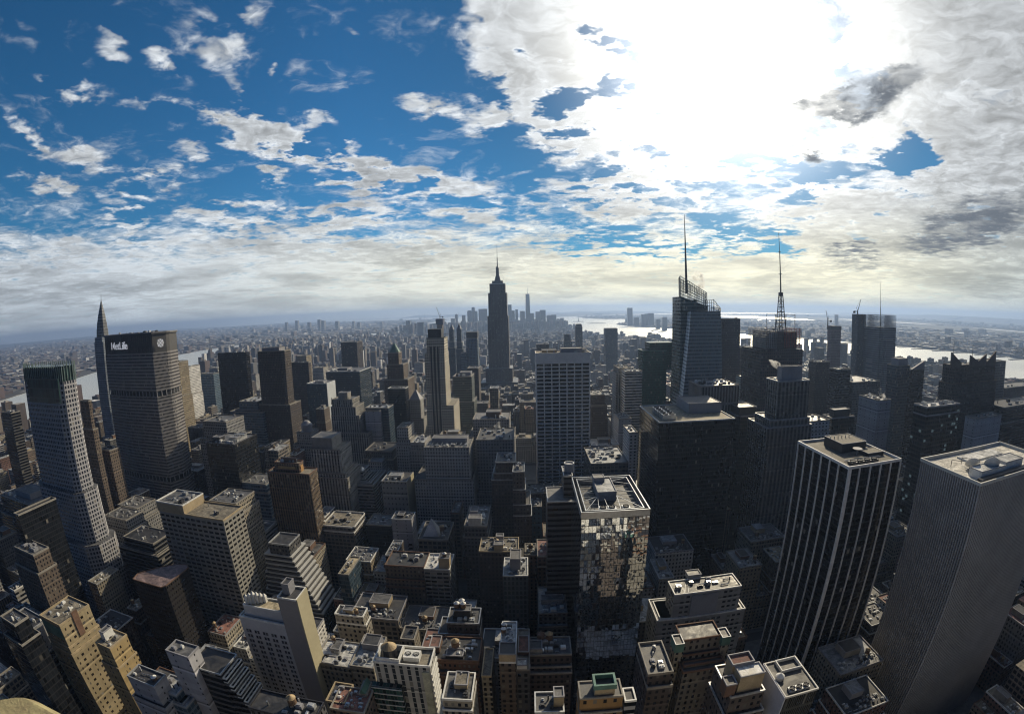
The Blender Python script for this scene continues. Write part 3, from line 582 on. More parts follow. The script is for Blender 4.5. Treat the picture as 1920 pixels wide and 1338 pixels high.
for s1, s2 in ((1, 1), (1, -1), (-1, 1), (-1, -1)):
    p = Vector((ax, ay, (z1+zm)/2-1)) + Vector((dirx.y, -dirx.x, 0))*1.3
    m.tube(p, p+dirx*s1*3.4+Vector((0, 0, s2*3.4)), .5, 6)
m.build('sign_emblem', lit, t)
# =============== art-deco spire tower behind it
chz = facade('pale_brick_spire_wall', (.20, .23, .27), WN, 3.7, 3.0, .45, .55)
c0 = at(190, 640, y=560); t = thing('office_tower', 'slim art deco tower with a terraced needle spire, half hidden behind the broad sign tower', 'office tower', (c0.x, 575, 0)); FOOT.append((c0.x-20, c0.x+20, 555, 600, 240))
cxx, cyy = at(191, 600, y=575).x, 575.0; tipz = at(190, 549, y=575).z; zsh = at(190, 632, y=575).z
m = MB(); m.box(cxx-8, cxx+19, 560, 592, 0, zsh-8, top=True); m.box(cxx-11, cxx+11, 564, 586, zsh-8, zsh); m.build('wall', chz, t)
m = MB(); hs = [(0, 10.5), (.18, 9.6), (.34, 8.0), (.50, 5.9), (.62, 3.9), (.72, 2.1), (.80, .9)]; H = tipz-zsh
for (a, ra), (b, rb) in zip(hs, hs[1:]): m.prism(octo(cxx-ra, cxx+ra, cyy-ra, cyy+ra, ra*.5, ra*.5), zsh+a*H, zsh+b*H, True, P1=octo(cxx-rb-.3, cxx+rb+.3, cyy-rb-.3, cyy+rb+.3, rb*.5, rb*.5))
m.build('crown', facade('steel_arch_crown', (.16, .165, .17), (.03, .03, .035), 5.2, 2.2, .5, .45, .35, .3, spread=.2), t)
m = MB(); m.tube((cxx, cyy, zsh+.78*H), (cxx, cyy, tipz), .9, 6, r2=.15); m.build('spire', M_GALV, t)
# =============== the tall stepped landmark with the mooring mast
Ye = 1290; e0, e1, ez = NF((915, 549), (950, 549), Ye); ec = (e0+e1)/2
def ZE(py): return at(931, py, y=Ye).z
esw = facade('landmark_limestone', (.15, .14, .14), (.02, .02, .024), 3.7, 2.9, .52, .85, panel=(.055, .05, .052), pier=3, pierw=.18, spread=.08)
t = thing('office_tower', 'the tallest tower at centre, grey stepped stone shaft with a mooring mast and needle', 'office tower', (ec, Ye+28, 0)); FOOT.append((ec-70, ec+70, Ye-30, Ye+80, ez))
hw = (e1-e0)/2; T_ = [(hw, 0, 0, ZE(549)), (hw*.86, 4, ZE(549), ZE(532)), (hw*1.22, -6, 0, ZE(664)), (hw*1.6, -10, 0, ZE(700))]
m = MB(); r = MB()
prev = 0
for a, off, za, zb in ((hw*2.0, -16, 0, ZE(716)+1), (hw*1.45, -8, ZE(716)+1, ZE(690)), (hw*1.12, -3, ZE(690), ZE(592)), (hw, 0, ZE(592), ZE(549)), (hw*.84, 4, ZE(549), ZE(532))):
    P = rect(ec-a, ec+a, Ye+off, Ye+56-off); m.prism(P, za, zb, False); r.quad([(p, q, zb) for p, q in P])
m.box(ec-hw*.42, ec+hw*.42, Ye-1.2, Ye+57.2, ZE(690), ZE(537), top=True)
m.build('wall', esw, t); r.each('roof', ROOF['silver'], t)
m = MB(); za, zb = ZE(532), ZE(497); ya = Ye+28; m.box(ec-15, ec+15, ya-15, ya+15, za, za+.18*(zb-za)); m.prism(octo(ec-11, ec+11, ya-11, ya+11, 4, 4), za, za+.45*(zb-za), True, P1=octo(ec-5.5, ec+5.5, ya-5.5, ya+5.5, 2, 2)); m.cyl(ec, ya, za+.40*(zb-za), zb-6, 4.8, 4.2, 16); m.cyl(ec, ya, zb-6, zb, 5.0, 1.8, 16)
m.build('mooring_mast', plain('mast_metal', (.10, .10, .11), .45, .3, .2), t)
m = MB(); m.tube((ec, ya, zb), (ec, ya, ZE(480)), 1.6, 6, r2=1.0); m.tube((ec, ya, ZE(480)), (ec, ya, ZE(456)), .7, 5, r2=.25); m.build('antenna', M_DARK, t)
m = MB(); m.rim(rect(ec-hw*.84, ec+hw*.84, Ye+4, Ye+52), ZE(532)-.5, ZE(532)+1.5, .8); m.build('parapet', M_WHITE, t)
# =============== limestone tower with four dark window stripes (left of centre)
Y5 = 600; a5, b5, _ = NF((797, 680), (834, 680), Y5); w5 = facade('stripe_tower_wall', (.46, .42, .34), WN, 3.6, 2.6, .42, .5, spread=.12)
def Z5(py): return at(815, py, y=Y5).z
xc = (a5+b5)/2
t = thing('office_tower', 'slender limestone tower with three full-height dark window stripes and lit yellow side', 'office tower', (xc, Y5+18, 0)); FOOT.append((a5-8, b5+14, Y5-6, Y5+60, 222))
m = MB(); r = MB()
Lr = at(832, 640, y=Y5).x
for X_, Xr, y0_, y1_, za, zb in ((at(800, 650, y=Y5).x, at(833, 650, y=Y5).x, Y5, Y5+28, Z5(662), Z5(635)), (a5, b5, Y5-.5, Y5+32, Z5(690), Z5(662)), (a5, b5, Y5-.5, Y5+38, Z5(760), Z5(690)), (a5-1, at(852, 760, y=Y5+6).x, Y5-.5, Y5+52, Z5(840), Z5(760)), (a5-3, b5+14, Y5-3, Y5+58, 0, Z5(840))):
    P = rect(X_, Xr, y0_, y1_); m.prism(P, za, zb, False); r.quad([(p, q, zb) for p, q in P])
m.build('wall', w5, t); r.each('roof', ROOF['gravel'], t)
for k in range(3):
    xx = a5+(b5-a5)*(.33+.17*k); s_ = MB(); s_.box(xx-1.0, xx+1.0, Y5-.8, Y5+.5, Z5(860), Z5(650)); s_.build('window_stripe', M_BLACK, t)
m = MB(); m.box(xc-9, xc+9, Y5+5, Y5+22, Z5(635), Z5(617)); m.build('mechanical_box', M_DARK, t)
m = MB(); m.rim(rect(at(800, 650, y=Y5).x, at(833, 650, y=Y5).x, Y5, Y5+28), Z5(635)-.3, Z5(635)+1.2, .6); m.build('parapet', M_STONE, t)
# =============== steep green-glass wedge tower with spire and open lattice crown
Yb = 535
def XB(px, py, y=Yb): return at(px, py, y=y)
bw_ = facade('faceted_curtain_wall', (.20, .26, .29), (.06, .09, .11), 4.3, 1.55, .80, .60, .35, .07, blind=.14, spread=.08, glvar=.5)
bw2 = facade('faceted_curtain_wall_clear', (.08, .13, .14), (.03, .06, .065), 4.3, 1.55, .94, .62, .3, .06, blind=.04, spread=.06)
t = thing('office_tower', 'faceted blue-green glass tower with a slanted lattice crown, tall spire and rising steam', 'office tower', (XB(1300, 700).x, Yb+35, 0))
L0, L1 = XB(1259, 560).x, XB(1353, 580).x; FOOT.append((L0-6, L1+10, Yb-5, Yb+75, 300))
zA, zB_, zC = XB(1262, 556).z, XB(1300, 580).z, XB(1353, 578).z
Lb = XB(1253, 740).x; Rb = XB(1358, 700).x
m = MB()   # rear, taller wedge: left part of the silhouette
xa0, xa1, xb0, xb1 = XB(1254, 740, Yb+60).x, XB(1260, 556, Yb+60).x, XB(1330, 700, Yb+34).x, XB(1325, 572, Yb+26).x; zR0 = XB(1325, 574, Yb+26).z; zA = XB(1262, 556, Yb+26).z+4
bt = [(xa0, Yb+22, 0), (xb0, Yb+22, 0), (xb0, Yb+60, 0), (xa0, Yb+60, 0)]; tp_ = [(xa1, Yb+25, zA-4), (xb1, Yb+25, zR0), (xb1, Yb+58, zR0), (xa1, Yb+58, zA-4)]
for i in range(4):
    j = (i+1) % 4; L_ = math.dist(bt[i][:2], bt[j][:2]); m.quad([bt[i], bt[j], tp_[j], tp_[i]], [(0, 0), (L_, 0), (L_, tp_[j][2]), (0, tp_[i][2])])
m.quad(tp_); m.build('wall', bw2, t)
m = MB()   # front, lower wedge with a diagonal facet
xf = XB(1297, 580).x; xfb = XB(1262, 720).x; zF = XB(1300, 583).z
Lb = XB(1253, 740, Yb+22).x
A0, B0, C0, D0, E0 = (Lb, Yb+22), (xfb, Yb), (Rb+4, Yb), (Rb+4, Yb+50), (Lb, Yb+50)
A1, B1, C1, D1, E1 = (XB(1290, 580, Yb+22).x, Yb+22), (xf, Yb+3), (L1, Yb+3), (L1, Yb+48), (XB(1290, 580, Yb+22).x, Yb+48)
zb0 = 0
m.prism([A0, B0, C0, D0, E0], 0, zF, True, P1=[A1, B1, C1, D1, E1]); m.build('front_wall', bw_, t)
m = MB(); o_ = .5; m.quad([(A0[0]-o_, A0[1]-o_, zb0), (B0[0]-.2, B0[1]-o_, zb0), (B1[0]-.2, B1[1]-o_, zF), (A1[0]-o_, A1[1]-o_, zF)], [(0, 0), (26, 0), (26, zF), (0, zF)]); m.build('facet', facade('sky_sheen_facet_wall', (.52, .60, .66), (.34, .42, .48), 4.3, 1.55, .94, .7, .35, .08, blind=.03, spread=.06), t)  # facet painted paler, standing in for the sky it reflects
m = MB()
def lattice(m, P, Q, nz, nx, z0, za, zb, r=.32, z1=None):      # open steel screen from P to Q, sloping top za -> zb
    P, Q = Vector((*P, 0)), Vector((*Q, 0))
    z1 = z0 if z1 is None else z1
    for k in range(nx+1):
        f = k/nx; p = P.lerp(Q, f); m.tube((p.x, p.y, z0+(z1-z0)*f), (p.x, p.y, za+(zb-za)*f), r)
    for k in range(nz+1):
        f = k/nz
        zz0 = z0+(za-z0)*f; zz1 = z1+(zb-z1)*f
        m.tube((P.x, P.y, zz0), (Q.x, Q.y, zz1), r)
yy = Yb+25; zL, zR, zl0 = XB(1262, 517, yy).z, XB(1326, 549, yy).z, zA-4
xl, xr_ = xa1, xb1
zr0 = zR0
lattice(m, (xl, yy), (xr_, yy), 7, 15, zA-4, zL, zR, .42, zr0); lattice(m, (xl+1, yy+9), (xr_, yy+9), 5, 11, zA-4, zL-2, zR-2, .36, zr0); lattice(m, (xl, yy), (xl+1, yy+9), 5, 3, zA-4, zL, zL-2); lattice(m, (xr_, yy), (xr_, yy+9), 4, 3, zr0, zR, zR-2)
yy = Yb+3; xl2, xr2 = XB(1326, 570, yy).x, L1; z0_ = XB(1340, 592, yy).z; za_, zb_ = XB(1330, 563, yy).z, XB(1353, 578, yy).z
lattice(m, (xl2, yy), (xr2, yy), 4, 6, zF, XB(1330, 573, yy).z, zb_); lattice(m, (xr2, yy), (xr2-2, yy+18), 4, 5, zF, zb_, XB(1345, 561, yy+18).z); lattice(m, (xl2, yy+18), (xr2-2, yy+18), 4, 6, zF, za_, za_+1)
m.build('crown_lattice', plain('crown_steel', (.10, .11, .12), .5, .3, .3), t)
m = MB(); q = Yb+30; m.tube((XB(1287, 540, q).x, q, zA), (XB(1287, 540, q).x, q, XB(1286, 470, q).z), 1.9, 6, r2=1.1); m.tube((XB(1287, 540, q).x, q, XB(1286, 470, q).z), (XB(1286, 470, q).x, q, XB(1285, 402, q).z), 1.1, 5, r2=.3); m.build('spire', M_DARK, t)
m = MB(); xq = XB(1300, 560).x; m.box(xq-6, xq+10, Yb+14, Yb+24, zF, XB(1305, 562, Yb+14).z); m.build('penthouse', bw2, t)
# =============== tower with the communications mast
Yt = 545; ta, tb, tz = NF((1438, 622), (1504, 622), Yt)
tw = facade('times_tower_wall', (.085, .06, .06), (.02, .025, .03), 4.0, 3.1, .62, .6, spread=.2)
t = thing('office_tower', 'dark red-brown tower with scaffold screens and a ringed broadcast mast on its roof', 'office tower', ((ta+tb)/2, Yt+30, 0)); FOOT.append((ta-10, tb+10, Yt-5, Yt+70, tz))
def ZT(px, py, y=Yt): return at(px, py, y=y)
m = MB(); m.box(ta+6, tb-6, Yt+4, Yt+52, ZT(1464, 655).z, tz); m.box(ta-8, tb+2, Yt, Yt+58, 0, ZT(1464, 655).z); m.build('wall', tw, t)
m = MB(); mr = MB()
for (pa, pb, dst) in (((ta, Yt+2), (ta+(tb-ta)*.30, Yt+2), m), ((ta+(tb-ta)*.52, Yt+2), (tb, Yt+2), mr), ((ta, Yt+2), (ta, Yt+54), m), ((tb, Yt+2), (tb, Yt+54), mr), ((ta, Yt+54), (tb, Yt+54), m)):
    n = max(4, int(math.hypot(pb[0]-pa[0], pb[1]-pa[1])/2.6)); lattice(dst, pa, pb, 9, n, ZT(1464, 652).z, tz+4, tz+4, .28)
m.build('scaffold_screen', M_STEEL, t); mr.build('red_screen', plain('red_steel', (.40, .05, .04), .6), t)
my = Yt+28; mx = ZT(1464, 600, my).x; m = MB()
zb0, zb1, zb2, ztip = tz, ZT(1464, 588, my).z, ZT(1464, 555, my).z, ZT(1464, 437, my).z
for sx in (-1, 1):
    for sy in (-1, 1):
        m.tube((mx+sx*5.5, my+sy*5.5, zb0), (mx+sx*3.6, my+sy*3.6, zb1), .7); m.tube((mx+sx*3.6, my+sy*3.6, zb1), (mx+sx*2.2, my+sy*2.2, zb2), .6)
for k in range(10):
    f = k/9; z_ = zb0+(zb2-zb0)*f; w_ = 5.5-3.2*f
    for a, b in (((-1, -1), (1, -1)), ((1, -1), (1, 1)), ((1, 1), (-1, 1)), ((-1, 1), (-1, -1))): m.tube((mx+a[0]*w_, my+a[1]*w_, z_), (mx+b[0]*w_, my+b[1]*w_, z_+(zb2-zb0)/9), .2); m.tube((mx+a[0]*w_, my+a[1]*w_, z_), (mx+b[0]*w_, my+b[1]*w_, z_), .32)
m.cyl(mx, my, zb2, zb2+5, 3.4, 3.4, 10)
for k in range(5): m.cyl(mx, my, zb1-12+k*7, zb1-11.2+k*7, 5.2-k*.5, 5.2-k*.5, 12)
for k, (za, zb, ra) in enumerate([(zb2, zb2+(ztip-zb2)*.35, 1.3), (zb2+(ztip-zb2)*.35, zb2+(ztip-zb2)*.7, .9), (zb2+(ztip-zb2)*.7, ztip, .45)]):
    m.tube((mx, my, za), (mx, my, zb), ra, 6, r2=ra*.7); m.cyl(mx, my, zb-.6, zb, ra*2.0, ra*2.0, 8)
m.build('antenna', M_DARK, t)
m = MB(); yy = my-12; za, zb = tz, ZT(1464, 590).z
for xx in (mx-16, mx+16): m.tube((xx, yy, za), (xx, yy, zb), .5); m.tube((xx, yy+24, za), (xx, yy+24, zb), .5); m.tube((xx, yy, zb), (xx, yy+24, zb), .4)
m.tube((mx-16, yy, zb), (mx+16, yy, zb), .4); m.tube((mx-16, yy+24, zb), (mx+16, yy+24, zb), .4); m.tube((mx-16, yy, zb), (mx, my, zb-10), .25); m.tube((mx+16, yy, zb), (mx, my, zb-10), .25)
m.build('rooftop_frame', M_STEEL, t)
d = MB(); d.cyl(mx-14, Yt+8, tz+4, tz+7, .4, .4, 6); d.cyl(mx-14, Yt+8, tz+6, tz+7.5, .4, 3, 12); d.build('dish', M_DARK, t); clutter(t, ta+8, tb-8, Yt+6, Yt+50, tz, 16, 9, 1.4)
# =============== the newspaper tower with rod screens and mast
Yn = 705; na, nb, nz = NF((1654, 612), (1680, 616), Yn); dn = at(1614, 612, x=na).y-Yn
t = thing('office_tower', 'grey tower wrapped in fine horizontal rods with tall open screens and a needle mast', 'office tower', ((na+nb)/2, Yn+28, 0)); FOOT.append((na-6, nb+6, Yn-5, Yn+60, nz))
ncx = na+4
m = MB(); m.box(na, na+12, Yn+8, Yn+dn, 0, nz); m.box(na+5, nb, Yn, Yn+dn-4, 0, nz-.5); m.box(na+8, nb-6, Yn-4, Yn, 0, nz-20); m.build('wall', facade('rod_screen_wall', (.15, .175, .20), (.03, .035, .045), 4.1, 20, .98, .42, spread=.07, wob=0), t)
m = MB()
for pa, pb in (((na, Yn+14), (na, Yn+dn)), ((na+8, Yn+1), (nb, Yn+1)), ((nb, Yn+4), (nb, Yn+dn-6)), ((na+14, Yn+dn-6), (nb, Yn+dn-6))):
    n = int(math.hypot(pb[0]-pa[0], pb[1]-pa[1])/3); lattice(m, pa, pb, 7, n, nz-4, at(1668, 591, y=Yn).z, at(1668, 591, y=Yn).z, .5)
m.build('rod_screen', M_STEEL, t)
m = MB(); q = Yn+25; qx = at(1651, 600, y=q).x; m.tube((qx, q, nz-4), (qx, q, at(1651, 575, y=q).z), 1.2, 6, r2=.7); m.tube((qx, q, at(1651, 575, y=q).z), (qx, q, at(1652, 530, y=q).z), .6, 5, r2=.2); m.build('mast', M_DARK, t)
# =============== the tower that carries the viewing terrace, behind and under the camera
m30 = facade('home_limestone', (.62, .60, .57), (.03, .03, .03), 3.7, 2.8, .36, .50, panel=(.56, .53, .49))
t = thing('office_tower', 'tan limestone slab tower carrying the viewing terrace, mirrored in the foreground glass slab', 'office tower', (0, -18, 0)); FOOT.append((-95, 80, -34, 3, 259))
m = MB(); r = MB()
for P, z0, z1 in ((rect(-14, 14, -30, -2.2), 0, 257.6), (rect(-32, -14, -31, -6), 0, 240), (rect(14, 40, -31, -6), 0, 236), (rect(-55, -32, -32, -8), 0, 200), (rect(40, 64, -32, -7), 0, 196), (rect(-90, -55, -34, -10), 0, 120), (rect(64, 112, -34, -9), 0, 165)): m.prism(P, z0, z1, False); r.quad([(a, b, z1) for a, b in P])
m.box(-13, -1.62, -2.2, .9, 200, EYE-3.21, top=True)
m.build('wall', m30, t); r.each('roof', ROOF['gravel'], t)
for k, (a, b, c, e, h, wk) in enumerate([(-160, -100, -60, -10, 90, 'tan2'), (115, 150, -70, -15, 125, 'lgrey'), (170, 260, -60, 0, 190, 'lgrey'), (-60, -25, 22, 58, 30, 'tan2'), (-10, 30, 20, 60, 26, 'lgrey'), (45, 90, 22, 60, 30, 'tan')]):
    building('office_building', ['buff block behind the terrace tower to the east', 'pale stone wing behind the terrace tower to the west', 'pale stone avenue tower behind the camera', 'low buff block at the foot of the terrace tower, eastern one', 'low pale roof-garden block at the foot of the terrace tower', 'low tan block at the foot of the terrace tower, western one'][k], 'office building', [((a, b, c, e), 0, h)], F[wk], 'gravel')
# =============== black tower with white corner and pinstripe piers
Y = 200; x0, x1, z = NF((1592, 873), (1690, 862), Y); d = at(1503, 826, z=z).y-Y; x1 = x0+(x1-x0)
t = thing('office_tower', 'black glass tower with thin white vertical piers and a rooftop of fans, right of centre', 'office tower', ((x0+x1)/2, Y+d/2, 0)); FOOT.append((x0, x1, Y, Y+d, z))
m = MB(); m.box(x0+.5, x1-.5, Y+.5, Y+d-.5, 0, z-1.2, top=False); m.build('wall', facade('pinstripe_glass', (.012, .012, .013), (.008, .008, .010), 3.9, 2.2, .92, .72, .3, .12, blind=.01), t)
m = MB(); m.quad([(x0, Y, z-1.2), (x1, Y, z-1.2), (x1, Y+d, z-1.2), (x0, Y+d, z-1.2)]); m.build('roof', ROOF['gravel'], t)
mpw = plain('white_pier', (.68, .67, .66), .6, 0, .1, .15)
nn, ne = 5, 6
for k in range(nn+1):
    xx = x0+(x1-x0-.7)*k/nn; m = MB(); wd = 2.3 if k == 0 else .75; m.box(xx-(0.0), xx+wd, Y-.35, Y+.5, 0, z, top=True); m.build('pier', mpw, t)
for k in range(1, ne+1):
    yy = Y+(d-.7)*k/ne; m = MB(); m.box(x0-.35, x0+.5, yy, yy+.75, 0, z, top=True); m.build('pier', mpw, t)
m = MB(); m.rim(rect(x0, x1, Y, Y+d), z-1.4, z+.25, .55); m.build('parapet', mpw, t)
penthouse(t, x0+(x1-x0)*.35, x0+(x1-x0)*.82, Y+d*.48, Y+d*.84, z-1.2, 5.5, M_DARK, ROOF['gravel'], .3)
penthouse(t, x0+(x1-x0)*.62, x0+(x1-x0)*.93, Y+d*.25, Y+d*.42, z-1.2, 2.2, M_DARK, ROOF['gravel'], .2)
for k in range(4): cooling_fan(t, x0+8+k*5.6, Y+6.5, z-1.2, 1.9, 1.6, M_DARK)
m = MB(); m.cyl(x0+(x1-x0)*.52, Y+d*.36, z-1.2, z+2.0, .4, .4, 6); m.cyl(x0+(x1-x0)*.52, Y+d*.36, z+1.6, z+3.0, .5, 3.2, 16); m.build('dish', M_GREYW, t)
m = MB(); [m.tube((x0+6, Y+11+q, z-.6), (x1-8, Y+11+q, z-.6), .25, 5) for q in (0, 1.4)]; m.build('pipe_run', M_STEEL, t)
for k in range(6): m = MB(); xx = x0+14+k*3.1; m.box(xx, xx+.4, Y+d*.7, Y+d*.7+.4, z+4.3, z+6.2); m.build('vent_stack', M_UNIT, t)
# =============== grey finned slab filling the right edge, dishes on its roof
Y = 141; x0, _, z = NF((1839, 907), (1839, 907), Y); x1 = at(1919, 870, z=z).x+22; d = at(1726, 860, z=z).y-Y; x1 = max(x1, x0+86)
t = thing('office_tower', 'huge finned grey stone slab at the right edge with white satellite dishes on its roof', 'office tower', ((x0+x1)/2, Y+d/2, 0)); FOOT.append((x0, x1, Y, Y+d, z))
mfin = plain('limestone_fin', (.37, .365, .37), .8, 0, .06, .14)
m = MB(); m.box(x0+.85, x1-.85, Y+.85, Y+d-.85, 0, z-1.3, top=False); m.build('wall', facade('slot_glass', (.014, .013, .013), (.008, .008, .010), 3.7, 1.8, .9, .55, .5, .15, blind=.03), t)
m = MB(); m.quad([(x0, Y, z-1.3), (x1, Y, z-1.3), (x1, Y+d, z-1.3), (x0, Y+d, z-1.3)]); m.build('roof', ROOF['pale'], t)
ne = 26
for k in range(ne+1): m = MB(); yy = Y+(d-.9)*k/ne; m.box(x0-.35, x0+.9, yy, yy+.62, 0, z); m.build('pier', mfin, t)
nn = 48
for k in range(1, nn+1): m = MB(); xx = x0+(x1-x0-.9)*k/nn; m.box(xx, xx+.7, Y-.35, Y+.9, 0, z); m.build('pier', mfin, t)
m = MB(); m.rim(rect(x0-.3, x1+.3, Y-.3, Y+d+.3), z-1.2, z+.5, .8); m.build('parapet', plain('pale_coping', (.52, .51, .47), .6, 0, .1, .1), t)
def big_dish(t, x, y, z, r, az, el):
    a = MB(); a.cyl(x, y, z, z+1.6, 1.0, .6, 8); a.tube((x, y, z+1.5), (x, y, z+r*.8), .35); b_ = a.build('dish_mount', M_WHITE, t)
    m = MB(); n = 20; fw = Vector((math.sin(R(az))*math.cos(R(el)), math.cos(R(az))*math.cos(R(el)), math.sin(R(el)))); e = fw.cross(Vector((0, 0, 1))).normalized(); f = e.cross(fw); c = Vector((x, y, z+r*.85))
    ring = lambda rr, dd: [c+fw*dd+(e*math.cos(6.2832*k/n)+f*math.sin(6.2832*k/n))*rr for k in range(n)]
    rs = [ring(r*q, -r*.32*(1-q*q)) for q in (.02, .35, .7, 1.0)]
    for A, Bq in zip(rs, rs[1:]):
        for k in range(n): j = (k+1) % n; m.quad([A[k], A[j], Bq[j], Bq[k]])
    ob = m.build('dish', M_WHITE, t); md = ob.modifiers.new('t', 'SOLIDIFY'); md.thickness = .12
    q = MB(); tip = c+fw*r*.75
    for k in (0, 7, 13): q.tube(rs[-1][k], tip, .06)
    q.cyl(tip.x, tip.y, tip.z-.3, tip.z+.3, .3, .3, 6); q.build('feed_horn', M_WHITE, ob, t['o'])
r1, r2 = at(1836, 868, z=z+3), at(1868, 862, z=z+3)
r1, r2 = at(1822, 872, z=z+2), at(1859, 872, z=z+3)
big_dish(t, r1.x, r1.y, z-1.3+1.2, 4.2, 35, 38); big_dish(t, r2.x, r2.y, z-1.3+1.2, 4.8, 42, 30)
p0, p1 = at(1825, 893, z=z), at(1919, 880, z=z)
penthouse(t, p0.x+2, p0.x+27, p0.y-4, p0.y+5, z-1.3, 4.5, M_WHITE, ROOF['white'], .3); penthouse(t, p0.x+28, p0.x+48, p0.y-3, p0.y+8, z-1.3, 5.5, M_WHITE, ROOF['white'], .3)
m = MB(); m.box(p0.x-2, p0.x+50, p0.y-8, p0.y-4.4, z-1.25, z+.8); m.build('plant_screen', M_DARK, t)
penthouse(t, p0.x+22, p0.x+60, p0.y+20, p0.y+30, z-1.3, .9, M_WHITE, ROOF['white'], 0)
m = MB()
for q in (0, 5): m.tube((x0+10+q*2, Y+30, z-1.2), (x0+10+q*2, Y+30, z+2.5), .2); m.tube((x0+10+q*2, Y+30, z+2.5), (x0+18+q*2, Y+22, z+2.5), .2); m.tube((x0+18+q*2, Y+22, z-1.2), (x0+18+q*2, Y+22, z+2.5), .2)
m.build('window_rig', M_DARK, t); clutter(t, p0.x+3, p0.x+24, p0.y+6, p0.y+14, z-1.3, 7, 12, 1.0, [M_WHITE, M_UNIT])
# =============== big black box right of centre
def pent_box(o, fx0, fx1, fy0, fy1, h, mat, roof=None, rimh=.5):
    a, b, c, e, z = B(o); w_, d_ = b-a, e-c; return penthouse(o, a+w_*fx0, a+w_*fx1, c+d_*fy0, c+d_*fy1, z, h, mat, roof, rimh)
o = G('office_tower', 'big black glass box with tan roof, grey plant room and rows of fans', 'office tower', (1236, 792), (1378, 786), 372, 52, 'black', 'tan', rim=M_WHITE, rimh=.9, wx=1199)
a, b, c, e, z = B(o); pent_box(o, .52, .98, .42, .95, 9, M_GREYW, ROOF['grey'])
for k in range(5): cooling_fan(o, a+9+(0 if k % 2 else 0), c+12+k*7.2, z, 2.6, 4.5, M_GALV); cooling_fan(o, a+15, c+12+k*7.2, z, 2.6, 4.5, M_GALV)
# =============== mirrored slab in the middle foreground
Y = 205; x0, x1, z = NF((1090, 960), (1219, 955), Y); d = at(1075, 895, z=z).y-Y
mr_, tt, bb = newmat('mirror_glass'); uv = tt.new('ShaderNodeUVMap').outputs[0]; u, v, _ = tt.sep(uv)
U, V = tt.m('DIVIDE', u, 1.9), tt.m('DIVIDE', v, 3.9); cell = tt.xyz(tt.m('FLOOR', U), tt.m('FLOOR', V), 3.0)
wn = tt.new('ShaderNodeTexWhiteNoise'); wn.noise_dimensions = '3D'; tt.link(cell, wn.inputs[0])
fr = tt.m('MAXIMUM', tt.m('LESS_THAN', tt.m('FRACT', U), .10), tt.m('LESS_THAN', tt.m('FRACT', V), .09)); n_ = tt.new('ShaderNodeNewGeometry').outputs['Normal']
wv = tt.noise(tt.xyz(tt.m('DIVIDE', u, 1.0), tt.m('DIVIDE', v, 1.4), 0), .7, 2, .5, out=1)
off = tt.v('ADD', tt.v('SCALE', tt.v('SUBTRACT', wn.outputs['Color'], (.5, .5, .5)), scale=.055), tt.v('SCALE', tt.v('SUBTRACT', wv, (.5, .5, .5)), scale=.03))
tt.link(tt.v('NORMALIZE', tt.v('ADD', n_, off)), bb.inputs['Normal'])
tt.link(tt.mix(fr, (.84, .90, .97), (.06, .06, .06)), bb.inputs['Base Color']); tt.link(tt.mix(fr, 1.0, .1, 'FLOAT'), bb.inputs['Metallic']); tt.link(tt.mix(fr, .03, .5, 'FLOAT'), bb.inputs['Roughness'])
t = thing('office_tower', 'mirror glass slab in the foreground reflecting tan facades, steel roof frame with three fans', 'office tower', ((x0+x1)/2, Y+d/2, 0)); FOOT.append((x0, x1, Y, Y+d, z))
m = MB(); m.box(x0, x1, Y, Y+d, 0, z, top=False); m.build('wall', mr_, t)
m = MB(); m.quad([(x0, Y, z-3.2), (x1, Y, z-3.2), (x1, Y+d, z-3.2), (x0, Y+d, z-3.2)]); m.build('roof', ROOF['tar'], t)
m = MB(); m.rim(rect(x0, x1, Y, Y+d), z-3.2, z+.25, .35); m.rim(inset(rect(x0, x1, Y, Y+d), 2.4), z-3.2, z+.0, .3); m.build('parapet', M_GALV, t)
m = MB(); a0, a1, b0, b1 = x0+11, x0+21, Y+d*.42, Y+d*.86
for p, q in (((x0+2.6, Y+2.6), (a0, b0)), ((x1-2.6, Y+2.6), (a1, b0)), ((x0+2.6, Y+d-2.6), (a0, b1)), ((x1-2.6, Y+d-2.6), (a1, b1)), ((x0+2.6, Y+d*.5), (a0, Y+d*.6)), ((x1-2.6, Y+d*.5), (a1, Y+d*.6)), ((x0+2.6, Y+d*.3), (a0, b0)), ((x1-2.6, Y+d*.75), (a1, b1)), ((x0+9, Y+2.6), (a0, b0)), ((x0+14, Y+2.6), (a0+3, b0)), ((x0+20, Y+2.6), (a1, b0))): m.tube((*p, z-.4), (*q, z-.4), .15)
for k in range(9): yy = Y+4+k*(d-8)/8; m.tube((x0+2.6, yy, z-2.2), (a0, yy, z-2.2), .12); m.tube((a1, yy, z-2.2), (x1-2.6, yy, z-2.2), .12)
m.build('roof_frame', M_GALV, t)
penthouse(t, a0, a1, b0, b1, z-3.2, 4.8, M_GREYW, ROOF['silver'], .5); penthouse(t, a0, a0+6, b1-6, b1, z+1.6, 2.4, M_GREYW, ROOF['grey'], .3)
for fx in (11.5, 16, 23): cooling_fan(t, x0+fx, Y+5.6, z-3.1, 1.7, 2.9, M_DARK if 0 else M_GALV)
